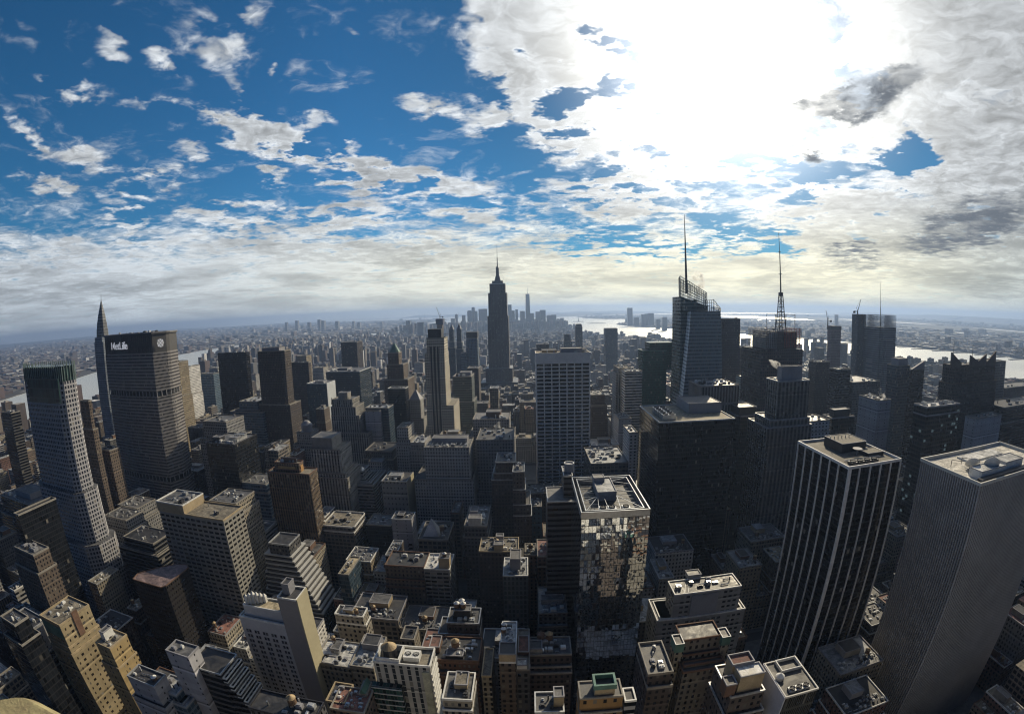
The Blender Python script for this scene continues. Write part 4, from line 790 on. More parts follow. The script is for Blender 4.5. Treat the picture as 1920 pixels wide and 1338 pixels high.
# =============== generic towers, far left to right
def tower_top(o, seed, n=8, big=1.2, ph=None, tank=False, inset_=2):
    a, b, c, e, z = B(o); w_, d_ = b-a, e-c; rr = random.Random(seed)
    if ph: penthouse(o, a+w_*ph[0], a+w_*ph[1], c+d_*ph[2], c+d_*ph[3], z, ph[4], ph[5] if len(ph) > 5 else M_GREYW)
    clutter(o, a+inset_, b-inset_, c+inset_, (c+d_*ph[2]-.5) if ph else e-inset_, z, n, seed, big)
    if tank: water_tank(o, a+w_*rr.uniform(.2, .8), c+d_*rr.uniform(.2, .5), z, min(2.6, w_*.12))
    return o
T_ = tower_top
T_(G('office_tower', 'dark brown tower with striped sunlit side at the far left edge, beside the octagonal tower', 'office tower', (3, 776), (20, 772), 330, 46, 'band2', 'tar', wx=38), 1)
T_(G('office_tower', 'black gridded slab cut by the left edge below the octagonal tower', 'office tower', (-60, 940), (22, 946), 175, 40, 'blackg', 'tar', x0=-370), 2)
T_(G('office_building', 'dark stepped office block with a pale sawtooth roof box at the left edge', 'office building', (2, 935), (52, 940), 262, 42, 'band2', 'grey', [(4, 4, 4, 4, 20)]), 3, 6, 1.5, (.3, .8, .3, .9, 6))
T_(G('office_building', 'brown brick block topped with large silver air ducts, left of the octagonal tower', 'office building', (27, 1028), (62, 1040), 165, 30, 'brown', 'grey', [(5, 1, 2, 2, 14)], wx=96), 4, 14, 1.5)
T_(G('office_tower', 'slim grey brick tower behind the right shoulder of the octagonal tower', 'office tower', (150, 752), (166, 752), 330, 30, 'brown', 'grey', [(2, 2, 1, 2, 30)], wx=172), 5)
T_(G('apartment_tower', 'small brown brick block with a dark roof between the octagonal and the sign towers', 'apartment tower', (187, 850), (204, 838), 350, 16, 'brown', 'tar'), 6, 5)
o = T_(G('office_tower', 'tan sunlit gothic tower peeking out from behind the right side of the sign tower', 'office tower', (300, 682), (324, 680), 640, 70, 'tan', 'gravel', [(2, .5, 1, 3, 60)], wx=353), 7, 8)
T_(G('apartment_tower', 'cream tower with a white terrace top right of the tan gothic tower', 'apartment tower', (345, 688), (354, 688), 820, 40, 'white', 'white', [(0, 1, 1, 1, 60)], wx=375), 8, 5)
T_(G('apartment_tower', 'blue-grey tower left of the plain black slab', 'apartment tower', (374, 701), (400, 701), 900, 30, 'blue2', 'grey'), 9, 4)
T_(G('apartment_tower', 'pale cream tower with dark banding beside the left edge of the black slab', 'apartment tower', (392, 690), (408, 690), 1060, 30, 'wband', 'white'), 10, 3)
T_(G('office_tower', 'plain black slab with no visible windows against the river, right of the sign tower', 'office tower', (408, 662), (461, 661), 700, 42, 'black', 'tar', rim=M_DARK, rimh=.6, wx=468), 11, 3)
T_(G('office_building', 'grey classical block with arched top windows below the black slab', 'office building', (380, 790), (424, 793), 470, 40, 'grey', 'grey', [(6, 6, 4, 6, 22)]), 12, 8)
T_(G('office_building', 'blue-grey stepped block between the black slab and the brown tower', 'office building', (448, 755), (482, 752), 600, 46, 'blue2', 'silver', [(6, 6, 4, 4, 12), (8, 8, 4, 4, 14)]), 13, 8)
o = G('office_building', 'black block with a roof of silver machinery below the sign tower', 'office building', (385, 828), (440, 838), 392, 52, 'blackg', 'grey', rim=M_DARK, wx=484)
a, b, c, e, z = B(o); penthouse(o, a+4, a+14, c+8, c+18, z, 5, M_DARK); penthouse(o, a+22, b-6, c+14, c+34, z, 4, M_GALV, ROOF['silver'])
m = MB(); [m.cyl(a+24+k*2.4, c+24, z+4, z+5.6, .9, .9, 8) for k in range(6)]; m.build('vent_row', M_GALV, o); clutter(o, a+3, b-3, c+2, c+12, z, 10, 14, 1.3)
T_(G('office_tower', 'broad brown slab with chamfered crown and a sunlit tan side, left of centre', 'office tower', (480, 662), (530, 656), 600, 46, 'brown2', 'gravel', [(1, 6, 2, 4, 78)], top=lambda a, b, c, e: octo(a, b, c, e, 3, 5), wx=548), 15, 6, 1.4, (.15, .8, .2, .8, 5))
T_(G('office_tower', 'dark brown slab right behind the chamfered brown tower', 'office tower', (545, 682), (578, 678), 830, 40, 'brown2', 'tar', wx=583), 16, 4)
for k, (pa, pb, yy, ww_) in enumerate([((556, 668), (574, 667), 1200, 'tan'), ((420, 700), (436, 700), 1100, 'tan'), ((586, 690), (606, 690), 1150, 'lgrey')]):
    T_(G('apartment_tower', ['tan slab showing over the dark brown slab', 'narrow tan block just right of the black slab roof', 'pale stone block right of the dark brown slab'][k], 'apartment tower', pa, pb, yy, 34, ww_, 'gravel'), 17+k, 3)
o = T_(G('office_building', 'grey block with a domed round turret below the brown slab', 'office building', (556, 812), (582, 812), 560, 26, 'grey', 'grey', [(6, 6, 4, 4, 16)]), 21, 3)
a, b, c, e, z = B(o); m = MB(); m.cyl((a+b)/2, c+12, z, z+10, 8, 7.6, 16); m.cyl((a+b)/2, c+12, z+10, z+15, 8, 3, 16); m.build('dome', M_GREYW, o)
o = T_(G('office_tower', 'pale blue glass box with a blank white side wall', 'office tower', (575, 721), (612, 718), 760, 34, 'blue', 'grey', rim=M_WHITE, wx=628), 22, 4, 1.2, (.3, .7, .3, .8, 3))
a, b, c, e, z = B(o); m = MB(); m.box(b-.1, b+.7, c-.2, e+.2, 0, z+1); m.build('side_wall', plain('white_side_panel', (.55, .58, .60), .6, 0, .05, .12), o)
T_(G('office_tower', 'wide dark green glass slab with white striped side behind the blue glass box', 'office tower', (611, 699), (674, 695), 900, 60, facade('teal_ribbon_wall', (.06, .075, .085), (.015, .025, .035), 3.9, 3, 1.01, .66, .5, .08, blind=.02, spread=.1), 'grey', rim=M_WHITE, wx=695), 23, 8, 1.6, (.2, .5, .4, .8, 4))
T_(G('office_tower', 'plain dark purple-brown slab standing alone in the midfield', 'office tower', (639, 642), (669, 641), 1150, 44, facade('plum_slab_wall', (.035, .027, .03), (.012, .012, .016), 3.9, 2.2, .5, .9), 'tar', rimh=.5), 24, 2)
o = G('office_tower', 'brown brick tower under a steep green pyramid roof', 'office tower', (727, 662), (747, 661), 760, 20, 'brown', 'grey', [(2, 8, 2, 8, 20), (1, 2, 2, 5, 52), (4, 6, 3, 6, 45)])
a, b, c, e, z = B(o); m = MB(); m.prism(octo(a, b, c, e, 4, 4), z, at(737, 644, y=c+10).z, True, P1=octo((a+b)/2-1.2, (a+b)/2+1.2, (c+e)/2-1.2, (c+e)/2+1.2, .4, .4)); m.build('pyramid_roof', M_COPPER, o)
o = G('office_tower', 'grey gothic tower with an ornate stepped crown, left of centre', 'office tower', (622, 752), (660, 748), 600, 30, 'pier', 'grey', [(1.5, 5, 2, 4, 10), (0, 5, 1, 4, 22), (3, 12, 3, 10, 46)]); a, b, c, e, z = B(o)
penthouse(o, a+8, b-9, c+6, c+20, z, 9, M_STONE); 
for k in range(7): m = MB(); xx = a+(b-a)*k/6; m.prism(rect(xx-1, xx+1, c-.6, c+1.4), z-6, z+3.5, True, P1=rect(xx-.3, xx+.3, c+.2, c+.8)); m.build('pinnacle', M_STONE, o)
T_(G('office_building', 'glass and grey panel box in front of the green glass slab', 'office building', (685, 767), (728, 764), 620, 26, 'blue', 'silver'), 26, 8)
o = B(_ := G('office_building', 'grey blank panelled wing joined to a small glass box at its right', 'office building', (684, 772), (712, 770), 612, 8, 'blank', 'grey'))
T_(G('office_tower', 'black tower with thin white stripes on its sunlit side, left of the striped limestone tower', 'office tower', (727, 729), (760, 728), 690, 32, 'blackg', 'tar', rim=M_WHITE, rimh=.8, wx=766), 27, 4)
o = G('office_tower', 'small pale tower with a pointed hipped roof behind the black striped-side tower', 'office tower', (766, 752), (788, 750), 720, 24, 'lgrey', 'grey', [(1, 4, 1, 4, 30)])
a, b, c, e, z = B(o); m = MB(); m.prism(rect(a, b, c, e), z, at(775, 731, y=c+12).z, True, P1=rect((a+b)/2-1, (a+b)/2+1, (c+e)/2-1, (c+e)/2+1)); m.build('pyramid_roof', M_GREYW, o)
T_(G('office_building', 'grey block with yellow-lit striped side below the black striped-side tower', 'office building', (744, 804), (765, 802), 520, 30, 'lgrey', 'gravel', [(1, 2, 1, 3, 14), (1, 5, 1, 6, 20)]), 29, 8)
T_(G('office_building', 'low terraced block right of the yellow-lit striped one', 'office building', (770, 832), (796, 830), 500, 34, 'grey', 'silver', [(2, 2, 2, 2, 8)]), 30, 8)
o = T_(G('office_building', 'wide grey stone block with small windows and framed roof edge, below the striped limestone tower', 'office building', (795, 841), (880, 839), 452, 38, 'lgrey', 'grey', [(0, 2, 1, 2, 34), (12, 1, 2, 6, 34)]), 31, 14, 1.3, (.1, .9, .5, .9, 5))
a, b, c, e, z = B(o)
for k in range(9): m = MB(); m.box(a+3+k*5, a+3.4+k*5, c+1.4, c+10, z+3.2, z+3.6, bottom=True); m.box(a+3+k*5, a+3.4+k*5, c+1, c+1.4, z, z+3.6); m.build('roof_beam', M_GALV, o)
T_(G('office_building', 'dark green gridded glass block right behind the striped limestone tower', 'office building', (849, 706), (884, 707), 720, 40, facade('bottle_grid_wall', (.09, .105, .10), (.02, .035, .035), 3.8, 3, .8, .6), 'grey', [(2, 3, 2, 3, 40)]), 32, 6, 1.4, (.3, .9, .4, .9, 5))
T_(G('office_tower', 'brown slab between the striped limestone tower and the tallest tower', 'office tower', (876, 692), (897, 690), 900, 40, 'brown2', 'tar'), 33, 3)
T_(G('apartment_tower', 'pale blue glass tower with a dark cap left of the tallest tower', 'apartment tower', (874, 634), (895, 634), 1080, 26, facade('sky_grid_wall', (.16, .22, .28), (.06, .10, .14), 3.6, 3.4, .62, .7), 'tar'), 34, 0, 1, (.0, 1.0, .0, 1.0, 14, M_DARK))
T_(G('apartment_tower', 'low pale blue wing joined left of the blue glass tower', 'apartment tower', (864, 662), (874, 662), 1070, 20, 'blue2', 'grey'), 35, 1)
o = G('apartment_tower', 'unfinished tower with a blue cap and a crane on top, above the striped limestone tower', 'apartment tower', (819, 607), (829, 607), 1450, 26, facade('raw_concrete_wall', (.16, .13, .13), WN, 3.6, 3, .5, .5), 'tar')
a, b, c, e, z = B(o); m = MB(); m.box(a-3, b+3, c-3, e+3, z-2, z+16); m.build('climbing_screen', plain('blue_screen', (.02, .03, .09), .6), o)
def crane(px, py, y, zb, hm, ln, lean, label):
    p = at(px, py, y=y); o = thing('tower_crane', label, 'crane', (p.x, y, zb)); m = MB(); m.box(p.x-.9, p.x+.9, y-.9, y+.9, zb, zb+hm); m.build('mast', M_DARK, o)
    m = MB(); top = Vector((p.x, y, zb+hm)); tip = top+Vector((math.sin(lean)*ln, 0, math.cos(lean)*ln)); m.tube(top, tip, .8, r2=.4); m.build('jib', M_DARK, o)
    m = MB(); bk = top-Vector((math.sin(lean)*1, 0, 0)); m.tube(top, top+Vector((-math.copysign(9, lean), 0, 1)), .9); m.box(top.x-math.copysign(9, lean)-2, top.x-math.copysign(9, lean)+2, y-1.5, y+1.5, zb+hm-3, zb+hm+1); m.build('counterweight', M_DARK, o)
    m = MB(); pk = top+Vector((-math.copysign(3, lean), 0, 8)); m.tube(top, pk, .4); m.tube(pk, tip, .2); m.build('stay', M_DARK, o); return o
crane(825, 600, 1460, z+16, 6, 34, -.35, 'slender crane on the blue-capped unfinished tower')
for k, (pa, pb, yy, dd, ww_, lb) in enumerate([((842, 618), (850, 617), 1500, 22, 'blue', 'thin dark tower with a needle top between the limestone and blue towers'), ((856, 616), (864, 618), 1380, 22, 'blue', 'thin stepped teal tower just right of the needle-topped one')]):
    o = G('apartment_tower', lb, 'apartment tower', pa, pb, yy, dd, ww_, 'grey', [(1, 2, 1, 2, 40), (2, 3, 2, 3, 60)]); a, b, c, e, z = B(o)
    m = MB(); m.prism(rect(a, b, c, e), z, z+16, True, P1=rect((a+b)/2-.8, (a+b)/2+.8, (c+e)/2-.8, (c+e)/2+.8)); m.build('spire', M_GREYW, o)
T_(G('office_building', 'large dark stepped block with a flat top right of the grey stone block', 'office building', (893, 824), (962, 827), 470, 50, 'grey', 'tar', [(2, 2, 2, 2, 60)]), 38, 16, 1.4)
T_(G('office_building', 'dark stepped block with a red-brown roof box behind the large dark one', 'office building', (886, 788), (955, 786), 560, 44, 'grey', 'grey', [(6, 6, 3, 3, 22)]), 39, 14, 1.5, (.35, .75, .3, .7, 7, M_BRICK))
o = G('office_building', 'slim stepped brick block with pale ledges, left of the slatted tower with the ring', 'office building', (961, 885), (983, 885), 375, 26, 'brown2', 'tar', [(0, 1, 1, 2, 16), (0, 4, 1, 2, 30), (0, 1, 1, 0, 40)], rim=M_UNIT, rimh=.7); T_(o, 40, 6)
T_(G('office_building', 'black stepped block behind the slim brick block with pale ledges', 'office building', (929, 868), (966, 866), 395, 28, 'brown2', 'tar', [(2, 2, 1, 1, 10), (2, 1, 1, 2, 16)], rim=M_STEEL, rimh=.8), 41, 8)
T_(G('office_tower', 'pale striped tower lit yellow on its right side, left of the green glass tower', 'office tower', (1160, 692), (1184, 690), 640, 40, 'pier', 'gravel', [(0, 3, 0, 0, 8)]), 42, 7)
T_(G('office_tower', 'cream balconied tower with sunlit bands in front of the green glass tower', 'office tower', (1172, 697), (1204, 697), 600, 22, 'wband', 'silver', [(0, 0, 0, 2, 60)]), 43, 8)
T_(G('apartment_tower', 'grey apartment slab lower left of the cream balconied tower', 'apartment tower', (1155, 700), (1162, 700), 650, 30, 'lgrey', 'grey'), 44, 2)
T_(G('office_building', 'slate-blue sloping-roof block below the cream balconied tower', 'office building', (1160, 790), (1184, 782), 540, 34, 'blank', 'grey'), 45, 4)
o = T_(G('office_tower', 'deep green glass tower with a higher back block, left of the faceted glass tower', 'office tower', (1205, 656), (1250, 660), 690, 30, 'green', 'tar', rim=M_COPPER), 46, 4)
a, b, c, e, z = B(o); zt2 = at(1240, 641, y=c+22).z; m = MB(); m.box(a+14, b+14, c+10, e+10, z-30, zt2); m.build('upper_block', F['green'], o)
T_(G('office_building', 'white block with square windows left of the big black box', 'office building', (1180, 812), (1196, 812), 440, 30, 'white', 'white'), 47, 3)
o = G('office_building', 'long low roof crowded with pale vents between the white-grid slab and the black box', 'office building', (1108, 868), (1178, 870), 440, 56, 'loft', 'silver', [(0, 0, 4, 2, 10)]); T_(o, 48, 26, 1.5)
T_(G('apartment_tower', 'dark rounded-shoulder brick block just right of the white-grid slab', 'apartment tower', (1108, 740), (1134, 742), 620, 40, 'brown2', 'tar', [(0, 3, 2, 3, 14)]), 49, 6)
T_(G('office_tower', 'charcoal ribbed tower against the harbour, left of the striped pale tower', 'office tower', (1135, 614), (1158, 618), 1700, 40, 'blue', 'tar'), 50, 1)
o = G('apartment_tower', 'slim dark tower with a pointed top against the harbour', 'apartment tower', (1079, 613), (1092, 613), 1800, 30, 'blackg', 'tar'); a, b, c, e, z = B(o); m = MB(); m.prism(rect(a, b, c, e), z, z+12, True, P1=rect(a+4, b-4, c+4, e-4)); m.build('roof_cap', M_DARK, o)
T_(G('apartment_tower', 'pair of dark setback towers left of the slim pointed one', 'apartment tower', (1058, 627), (1070, 627), 1650, 30, 'blackg', 'tar', [(1, 4, 1, 3, 25)]), 51, 1)
T_(G('apartment_tower', 'grey tower with vertical ribs above the roof of the white-grid slab', 'apartment tower', (1006, 646), (1029, 645), 1200, 30, 'pier2', 'tar'), 52, 2)
# right half
o = T_(G('office_tower', 'tall ribbed stone tower with a steaming grey roof box, right of the big black box', 'office tower', (1459, 716), (1518, 714), 372, 44, 'pier3', 'grey', [(4, .3, 1.5, 2, 44), (4, .5, 2.5, 3, 34), (5, 1, 3, 4, 40)], rim=M_STEEL, wx=1437), 60, 6)
a, b, c, e, z = B(o); penthouse(o, a+7, b-5, c+6, e-8, z, at(1480, 688, y=c+6).z-z, M_GREYW, ROOF['silver'], .8)
m = MB(); m.box((a+b)/2-6, (a+b)/2+8, c-2.2, c, 0, z-30); m.build('central_bay', F['pier3'], o)
for k in range(9):
    m = MB(); xx = a+(b-a-1)*k/8; m.box(xx, xx+1, c-2.4, c-1.4, 0, z-52); m.build('pier', plain('warm_pier', (.27, .235, .20), .8, 0, .1, .2), o)
T_(G('office_building', 'grey stone slab with tall dark slots and vent-covered roof below the faceted tower', 'office building', (1316, 726), (1386, 722), 450, 34, facade('slot_wall', (.20, .20, .20), (.012, .012, .015), 40, 3.4, .5, .93, spread=.08), 'silver', [(0, 0, 0, 0, 30)], wx=1291), 61, 18, 1.5)
o = G('office_tower', 'dark brown tower with a round-cornered roof box, right behind the big black box', 'office tower', (1382, 782), (1424, 778), 425, 42, 'blackg', 'silver', rim=M_GREYW, wx=1350, top=lambda a, b, c, e: octo(a, b, c, e, 4, 8)); a, b, c, e, z = B(o)
penthouse(o, a+(b-a)*.15, b-2, c+4, c+(e-c)*.62, z, 8, M_DARK, ROOF['tar'], .8)
T_(G('office_tower', 'purple-grey slab right behind the faceted glass tower', 'office tower', (1353, 598), (1388, 598), 700, 50, facade('mauve_slab_wall', (.05, .05, .065), (.03, .03, .04), 3.9, 2, .6, .6), 'tar', rimh=.6, wx=1345), 62, 1)
T_(G('office_tower', 'brown brick setback tower right below the purple-grey slab', 'office tower', (1366, 652), (1392, 652), 760, 40, 'brown', 'grey', [(4, 8, 3, 6, 22)]), 63, 6)
T_(G('office_building', 'pale striped block left of the steaming ribbed tower', 'office building', (1402, 708), (1436, 712), 620, 40, 'lgrey', 'silver'), 64, 6)
T_(G('apartment_tower', 'rose-grey unfinished tower with a dark cap, right of the mast tower', 'apartment tower', (1559, 619), (1577, 617), 900, 16, facade('rose_tower_wall', (.14, .11, .125), (.05, .045, .055), 3.6, 2.2, .5, .5), 'tar'), 65, 0, 1, (-.03, 1.03, -.03, 1.03, 8, M_DARK))
crane(1552, 612, 905, B(bpy.data.objects[[o.name for o in bpy.data.objects if o.name.startswith('apartment_tower')][-1]])[4], 20, 24, -.25, 'crane beside the rose-grey unfinished tower')
o = G('office_tower', 'slate-blue glass tower with a crane, left of the rod-screened newspaper tower', 'office tower', (1608, 592), (1624, 588), 760, 18, 'blue', 'tar'); T_(o, 66, 1)
crane(1608, 590, 765, B(o)[4], 6, 26, .35, 'crane leaning over the slate-blue tower left of the rod-screened tower')
T_(G('office_tower', 'grey tower with a curved blank flank and mottled dark windows', 'office tower', (1647, 752), (1671, 750), 400, 30, 'blank', 'silver', wx=1610), 67, 16, 1.1)
T_(G('office_building', 'dark brown slab with slanted striped edge left of the mottled grey tower', 'office building', (1570, 692), (1595, 694), 560, 20, 'band2', 'grey'), 68, 6)
T_(G('office_building', 'dark ribbed block behind the steaming tower, right of its crown', 'office building', (1530, 678), (1556, 680), 620, 20, 'brown2', 'tar'), 69, 4)
T_(G('office_building', 'low black block with a white-edged roof tank box, right of the steaming tower', 'office building', (1560, 784), (1602, 782), 380, 40, 'blackg', 'tar', rim=M_GREYW, wx=1542), 70, 5, 1.2, (.2, .9, .3, .8, 7, M_DARK))
T_(G('office_building', 'pale stone block with a bright cornice right of the steaming tower', 'office building', (1515, 790), (1556, 790), 372, 26, 'white', 'silver', [(0, 1, 1, 1, 10)]), 71, 7)
o = T_(G('office_tower', 'black glass tower with scattered pale blue windows and a white roof', 'office tower', (1739, 763), (1800, 759), 320, 40, facade('glint_black_wall', (.014, .014, .017), (.010, .012, .016), 4.2, 3.6, .85, .62, .4, .1, blind=.0, lit=.045), 'white', [(0, 1, 0, 0, 8)], rim=M_GREYW, wx=1713), 72, 12, 1.4)  # pane glow stands in for bright reflections in the glass
MATS['glint_black_wall'].node_tree.nodes['Principled BSDF'].inputs['Emission Color'].default_value = (.5, .75, .85, 1); [setattr(n.inputs[1], 'default_value', .09) for n in MATS['glint_black_wall'].node_tree.nodes if n.type == 'MATH' and n.operation == 'MULTIPLY' and abs(n.inputs[1].default_value-.25) < 1e-4 and any(l.to_socket.name == 'Emission Strength' for l in n.outputs[0].links)]
o = T_(G('office_tower', 'dark brown tower crowned with four pointed stone fins at the right', 'office tower', (1790, 682), (1866, 684), 372, 50, 'brown2', 'tar', [(4, 4, 2, 1, 20)], rimh=.4, rim=M_BRICK, wx=1768), 73, 4)
a, b, c, e, z = B(o); mcf = plain('brown_fin', (.10, .075, .065), .8, 0, .1, .15)
for fx, sg, hh in ((-.08, 1, 15), (.35, 1, 11), (.75, -1, 12), (1.0, -1, 15)):
    xx = a+(b-a)*fx; m = MB(); w_ = 21*sg
    for y0 in (c-.4, ):
        P = [(xx, z-2), (xx+w_, z-2), (xx+w_, z+2.5), (xx, z+hh)]; P = P if sg > 0 else P[::-1]
        m.quad([(p, c-.5, q) for p, q in P]); m.quad([(p, c+1.2, q) for p, q in P][::-1])
        for i in range(4): p, q = P[i], P[(i+1) % 4]; m.quad([(q[0], c-.5, q[1]), (p[0], c-.5, p[1]), (p[0], c+1.2, p[1]), (q[0], c+1.2, q[1])])
    m.build('crown_fin', mcf, o)
for f, h_ in ((.1, 24), (.55, 22)): m = MB(); m.tube((a+(b-a)*f, c+10, z), (a+(b-a)*f, c+10, z+h_), .3); m.build('antenna', M_DARK, o)
T_(G('office_tower', 'blue-grey slab just right of the fin-crowned tower', 'office tower', (1868, 676), (1886, 680), 440, 34, 'blue', 'grey', x0=at(1862, 676, y=440).x), 74, 2)
T_(G('office_tower', 'dark teal tower with a slanted white edge, left of the fin-crowned tower', 'office tower', (1684, 688), (1706, 684), 470, 22, 'blue', 'tar'), 75, 5, 1.2, (.1, .9, .1, .8, 9, M_GREYW))
o = T_(G('office_tower', 'dark tower with a sloping roofline right of the teal one', 'office tower', (1708, 692), (1733, 694), 480, 18, 'band2', 'tar'), 76, 2)
a, b, c, e, z = B(o); m = MB(); P = [(a, z), (b, z), (b, z+12)]
m.quad([(p, c, q) for p, q in P]); m.quad([(p, c+3, q) for p, q in P][::-1]); m.quad([(a, c, z), (b, c, z+12), (b, c+3, z+12), (a, c+3, z)]); m.quad([(b, c, z), (b, c+3, z), (b, c+3, z+12), (b, c, z+12)]); m.build('slanted_screen', M_GREYW, o)
T_(G('office_tower', 'plain grey-brown slab beneath the fin-crowned tower', 'office tower', (1830, 784), (1878, 780), 330, 16, 'blank', 'grey'), 77, 4)
T_(G('office_building', 'black stepped block against the right edge under the river', 'office building', (1884, 756), (1960, 760), 350, 40, 'band2', 'tar', [(6, 2, 3, 3, 18)]), 78, 8, 1.5)
T_(G('office_building', 'dark brown block at the right edge of the skyline above the stepped black one', 'office building', (1886, 722), (1950, 726), 520, 40, 'brown2', 'grey'), 79, 10, 1.5)
o = T_(G('office_building', 'low roofs with a bright white tilted skylight among the right midtown towers', 'office building', (1600, 716), (1650, 716), 560, 60, 'dgrey', 'silver'), 80, 10, 1.6)
# middle foreground right
o = G('hotel_tower', 'grey brick stepped tower with a blank centre bay, right of the mirror slab', 'hotel', (1267, 1103), (1388, 1111), 206, 14, facade('hotel_wall', (.24, .235, .225), WN, 3.4, 3.2, .62, .42, pier=4, pierw=.22), 'tar', [(5, 1.5, 0, 2, 18), (1.5, 1.5, 0, 2, 16), (2, 2, 1, 2, 16)], rim=M_WHITE, rimh=.6)
a, b, c, e, z = B(o); m = MB(); m.box(a+10, a+26, c-.7, c, z-34, z-1.5, top=True); m.build('blank_bay', M_GREYW, o); penthouse(o, a+12, a+20, c+14, c+20, z, 2.4, M_UNIT)
clutter(o, a+2, b-2, c+3, e-2, z, 10, 81); m = MB(); [m.tube((a+1.5+k*2.2, c+1, z+.4), (a+4.5+k*2.2, c+9, z+.4), .12) for k in range(4)]; m.build('roof_frame', M_STEEL, o)
o = G('hotel_tower', 'dark gothic block with two green-capped turrets, below the grey brick stepped tower', 'hotel', (1280, 1200), (1352, 1193), 150, 11, facade('gothic_wall', (.16, .145, .125), WN, 3.6, 2.8, .42, .55), 'tar', [(0, 0, 2, 1, 7), (0, 0, 2, 0, 9), (0, 0, 2.5, 0, 9), (1, 1, 3, 0, 10)], rim=M_BRICK, rimh=.7)
a, b, c, e, z = B(o)
for xx, lab in ((a-3.6, 0), (b-.2, 1)):
    m = MB(); m.box(xx, xx+3.8, c-2.2, c+4.5, 0, z-4, top=False); tu = m.build('turret', F['tan2'], o); m = MB(); m.box(xx-.12, xx+3.92, c-2.35, c+4.6, z-4, z+.6, top=False); m.build('turret_cap', M_COPPER, tu, o['o'])
    m = MB(); m.quad([(xx, c-2.2, z+.2), (xx+3.8, c-2.2, z+.2), (xx+3.8, c+4.5, z+.2), (xx, c+4.5, z+.2)]); m.build('turret_roof', ROOF['tar'], tu, o['o']); m = MB(); m.rim(rect(xx, xx+3.8, c-2.2, c+4.5), z+.3, z+.8, .25); m.build('coping', M_WHITE, tu, o['o'])
o = T_(G('apartment_block', 'low dark block with a cluttered terrace left of the turreted gothic block', 'apartment block', (1215, 1265), (1262, 1262), 135, 20, 'brown2', 'grey', [(0, 0, 2, 0, 6)]), 83, 8, .8)
o = G('office_building', 'blue-white blank-sided block with a white conical tank and three roof fans, bottom right', 'office building', (1474, 1305), (1533, 1294), 105, 20, facade('louvre_wall', (.055, .055, .05), (.015, .015, .015), 40, .9, .5, .97), 'tar', rim=plain('pale_coping2', (.48, .47, .44), .6, 0, .1, .1), rimh=.6)
a, b, c, e, z = B(o); m = MB(); m.box(a-.5, a, c-.1, e+.1, 0, z+.4); m.build('blank_side', plain('pale_blue_side', (.42, .44, .52), .6, 0, .08, .15), o)
for k in range(3): cooling_fan(o, a+4+k*3.0, c+3.0, z, 1.15, 1.0, M_UNIT)
m = MB(); m.cyl(a+2.4, c+10.5, z, z+1.5, 1.7, 1.7, 20); m.cyl(a+2.4, c+10.5, z+1.5, z+3.0, 1.8, 0, 20); m.build('cone_tank', M_WHITE, o); m = MB(); m.rim(rect(a+4.5, b-.8, c+13, e-.6), z, z+1.4, .25); m.build('roof_deck_wall', M_WHITE, o)
o = G('apartment_block', 'brown block with a pale penthouse and red-floored roof terrace beside the conical tank block', 'apartment block', (1372, 1302), (1432, 1300), 112, 18, 'brown2', 'tar', [(1, 1, 2, 0, 9)], rim=M_UNIT, rimh=.6)
a, b, c, e, z = B(o); penthouse(o, a+3, b-1, c+2, c+8, z, 8, M_TANW, ROOF['white']); penthouse(o, a+2, b-3, c+8.2, c+14, z, 8.5, M_TANW, ROOF['red'], .9); penthouse(o, a-2.5, a+1.6, c+1, c+6, z, 6, M_BRICK, ROOF['tar'])
o = G('office_building', 'orange-tan block with a green framed roof box at the bottom centre', 'office building', (1088, 1306), (1168, 1308), 107, 8, facade('orange_wall', (.26, .155, .06), WN, 5.5, 3.2, .34, .32), 'grey', [(0, 0, 1.4, 0, 6)], rim=M_STONE, rimh=.5)
a, b, c, e, z = B(o); penthouse(o, a+4.6, a+11, c+1.2, c+6.2, z, 3.2, M_TANW, ROOF['tar'], 0); m = MB(); m.rim(rect(a+4.3, a+11.3, c+.9, c+6.5), z+3.0, z+5, .6); m.build('green_frame', M_COPPER, o)
T_(G('apartment_block', 'narrow grey block with a white railed terrace right of the orange-tan block', 'apartment block', (1172, 1315), (1193, 1313), 106, 6, 'band', 'tar', rim=M_WHITE, rimh=.6), 87, 4, .6)
# slatted tower with the ring beside the mirror slab
o = G('office_tower', 'grey slatted tower with a round white-rimmed stack, behind the left of the mirror slab', 'office tower', (1057, 893), (1074, 893), 262, 18, facade('slat_wall', (.075, .075, .08), (.010, .010, .012), 3.6, 3, 1.01, .45, blind=0), 'grey', [(3, 0, 1, 0, 16), (4, 0, 2, 0, 24), (3, 0, 3, 0, 14)], rim=M_UNIT, rimh=.6)
a, b, c, e, z = B(o); m = MB(); m.cyl(a+4, c+9, z, z+5.5, 3.0, 3.0, 24, top=False); m.cyl(a+4, c+9, z+5.0, z+5.1, 2.7, 2.7, 24); s_ = m.build('ring_stack', M_GREYW, o)
m = MB(); n = 28
for k in range(n):
    f0, f1 = 6.2832*k/n, 6.2832*(k+1)/n; A = lambda r_, f_, zz: (a+4+r_*math.cos(f_), c+9+r_*math.sin(f_), zz)
    m.quad([A(2.65, f0, z+5.8), A(3.15, f0, z+5.8), A(3.15, f1, z+5.8), A(2.65, f1, z+5.8)]); m.quad([A(3.15, f0, z+5.3), A(3.15, f1, z+5.3), A(3.15, f1, z+5.8), A(3.15, f0, z+5.8)]); m.quad([A(2.65, f1, z+5.2), A(2.65, f0, z+5.2), A(2.65, f0, z+5.8), A(2.65, f1, z+5.8)])
m.build('rim', M_WHITE, s_, o['o'])
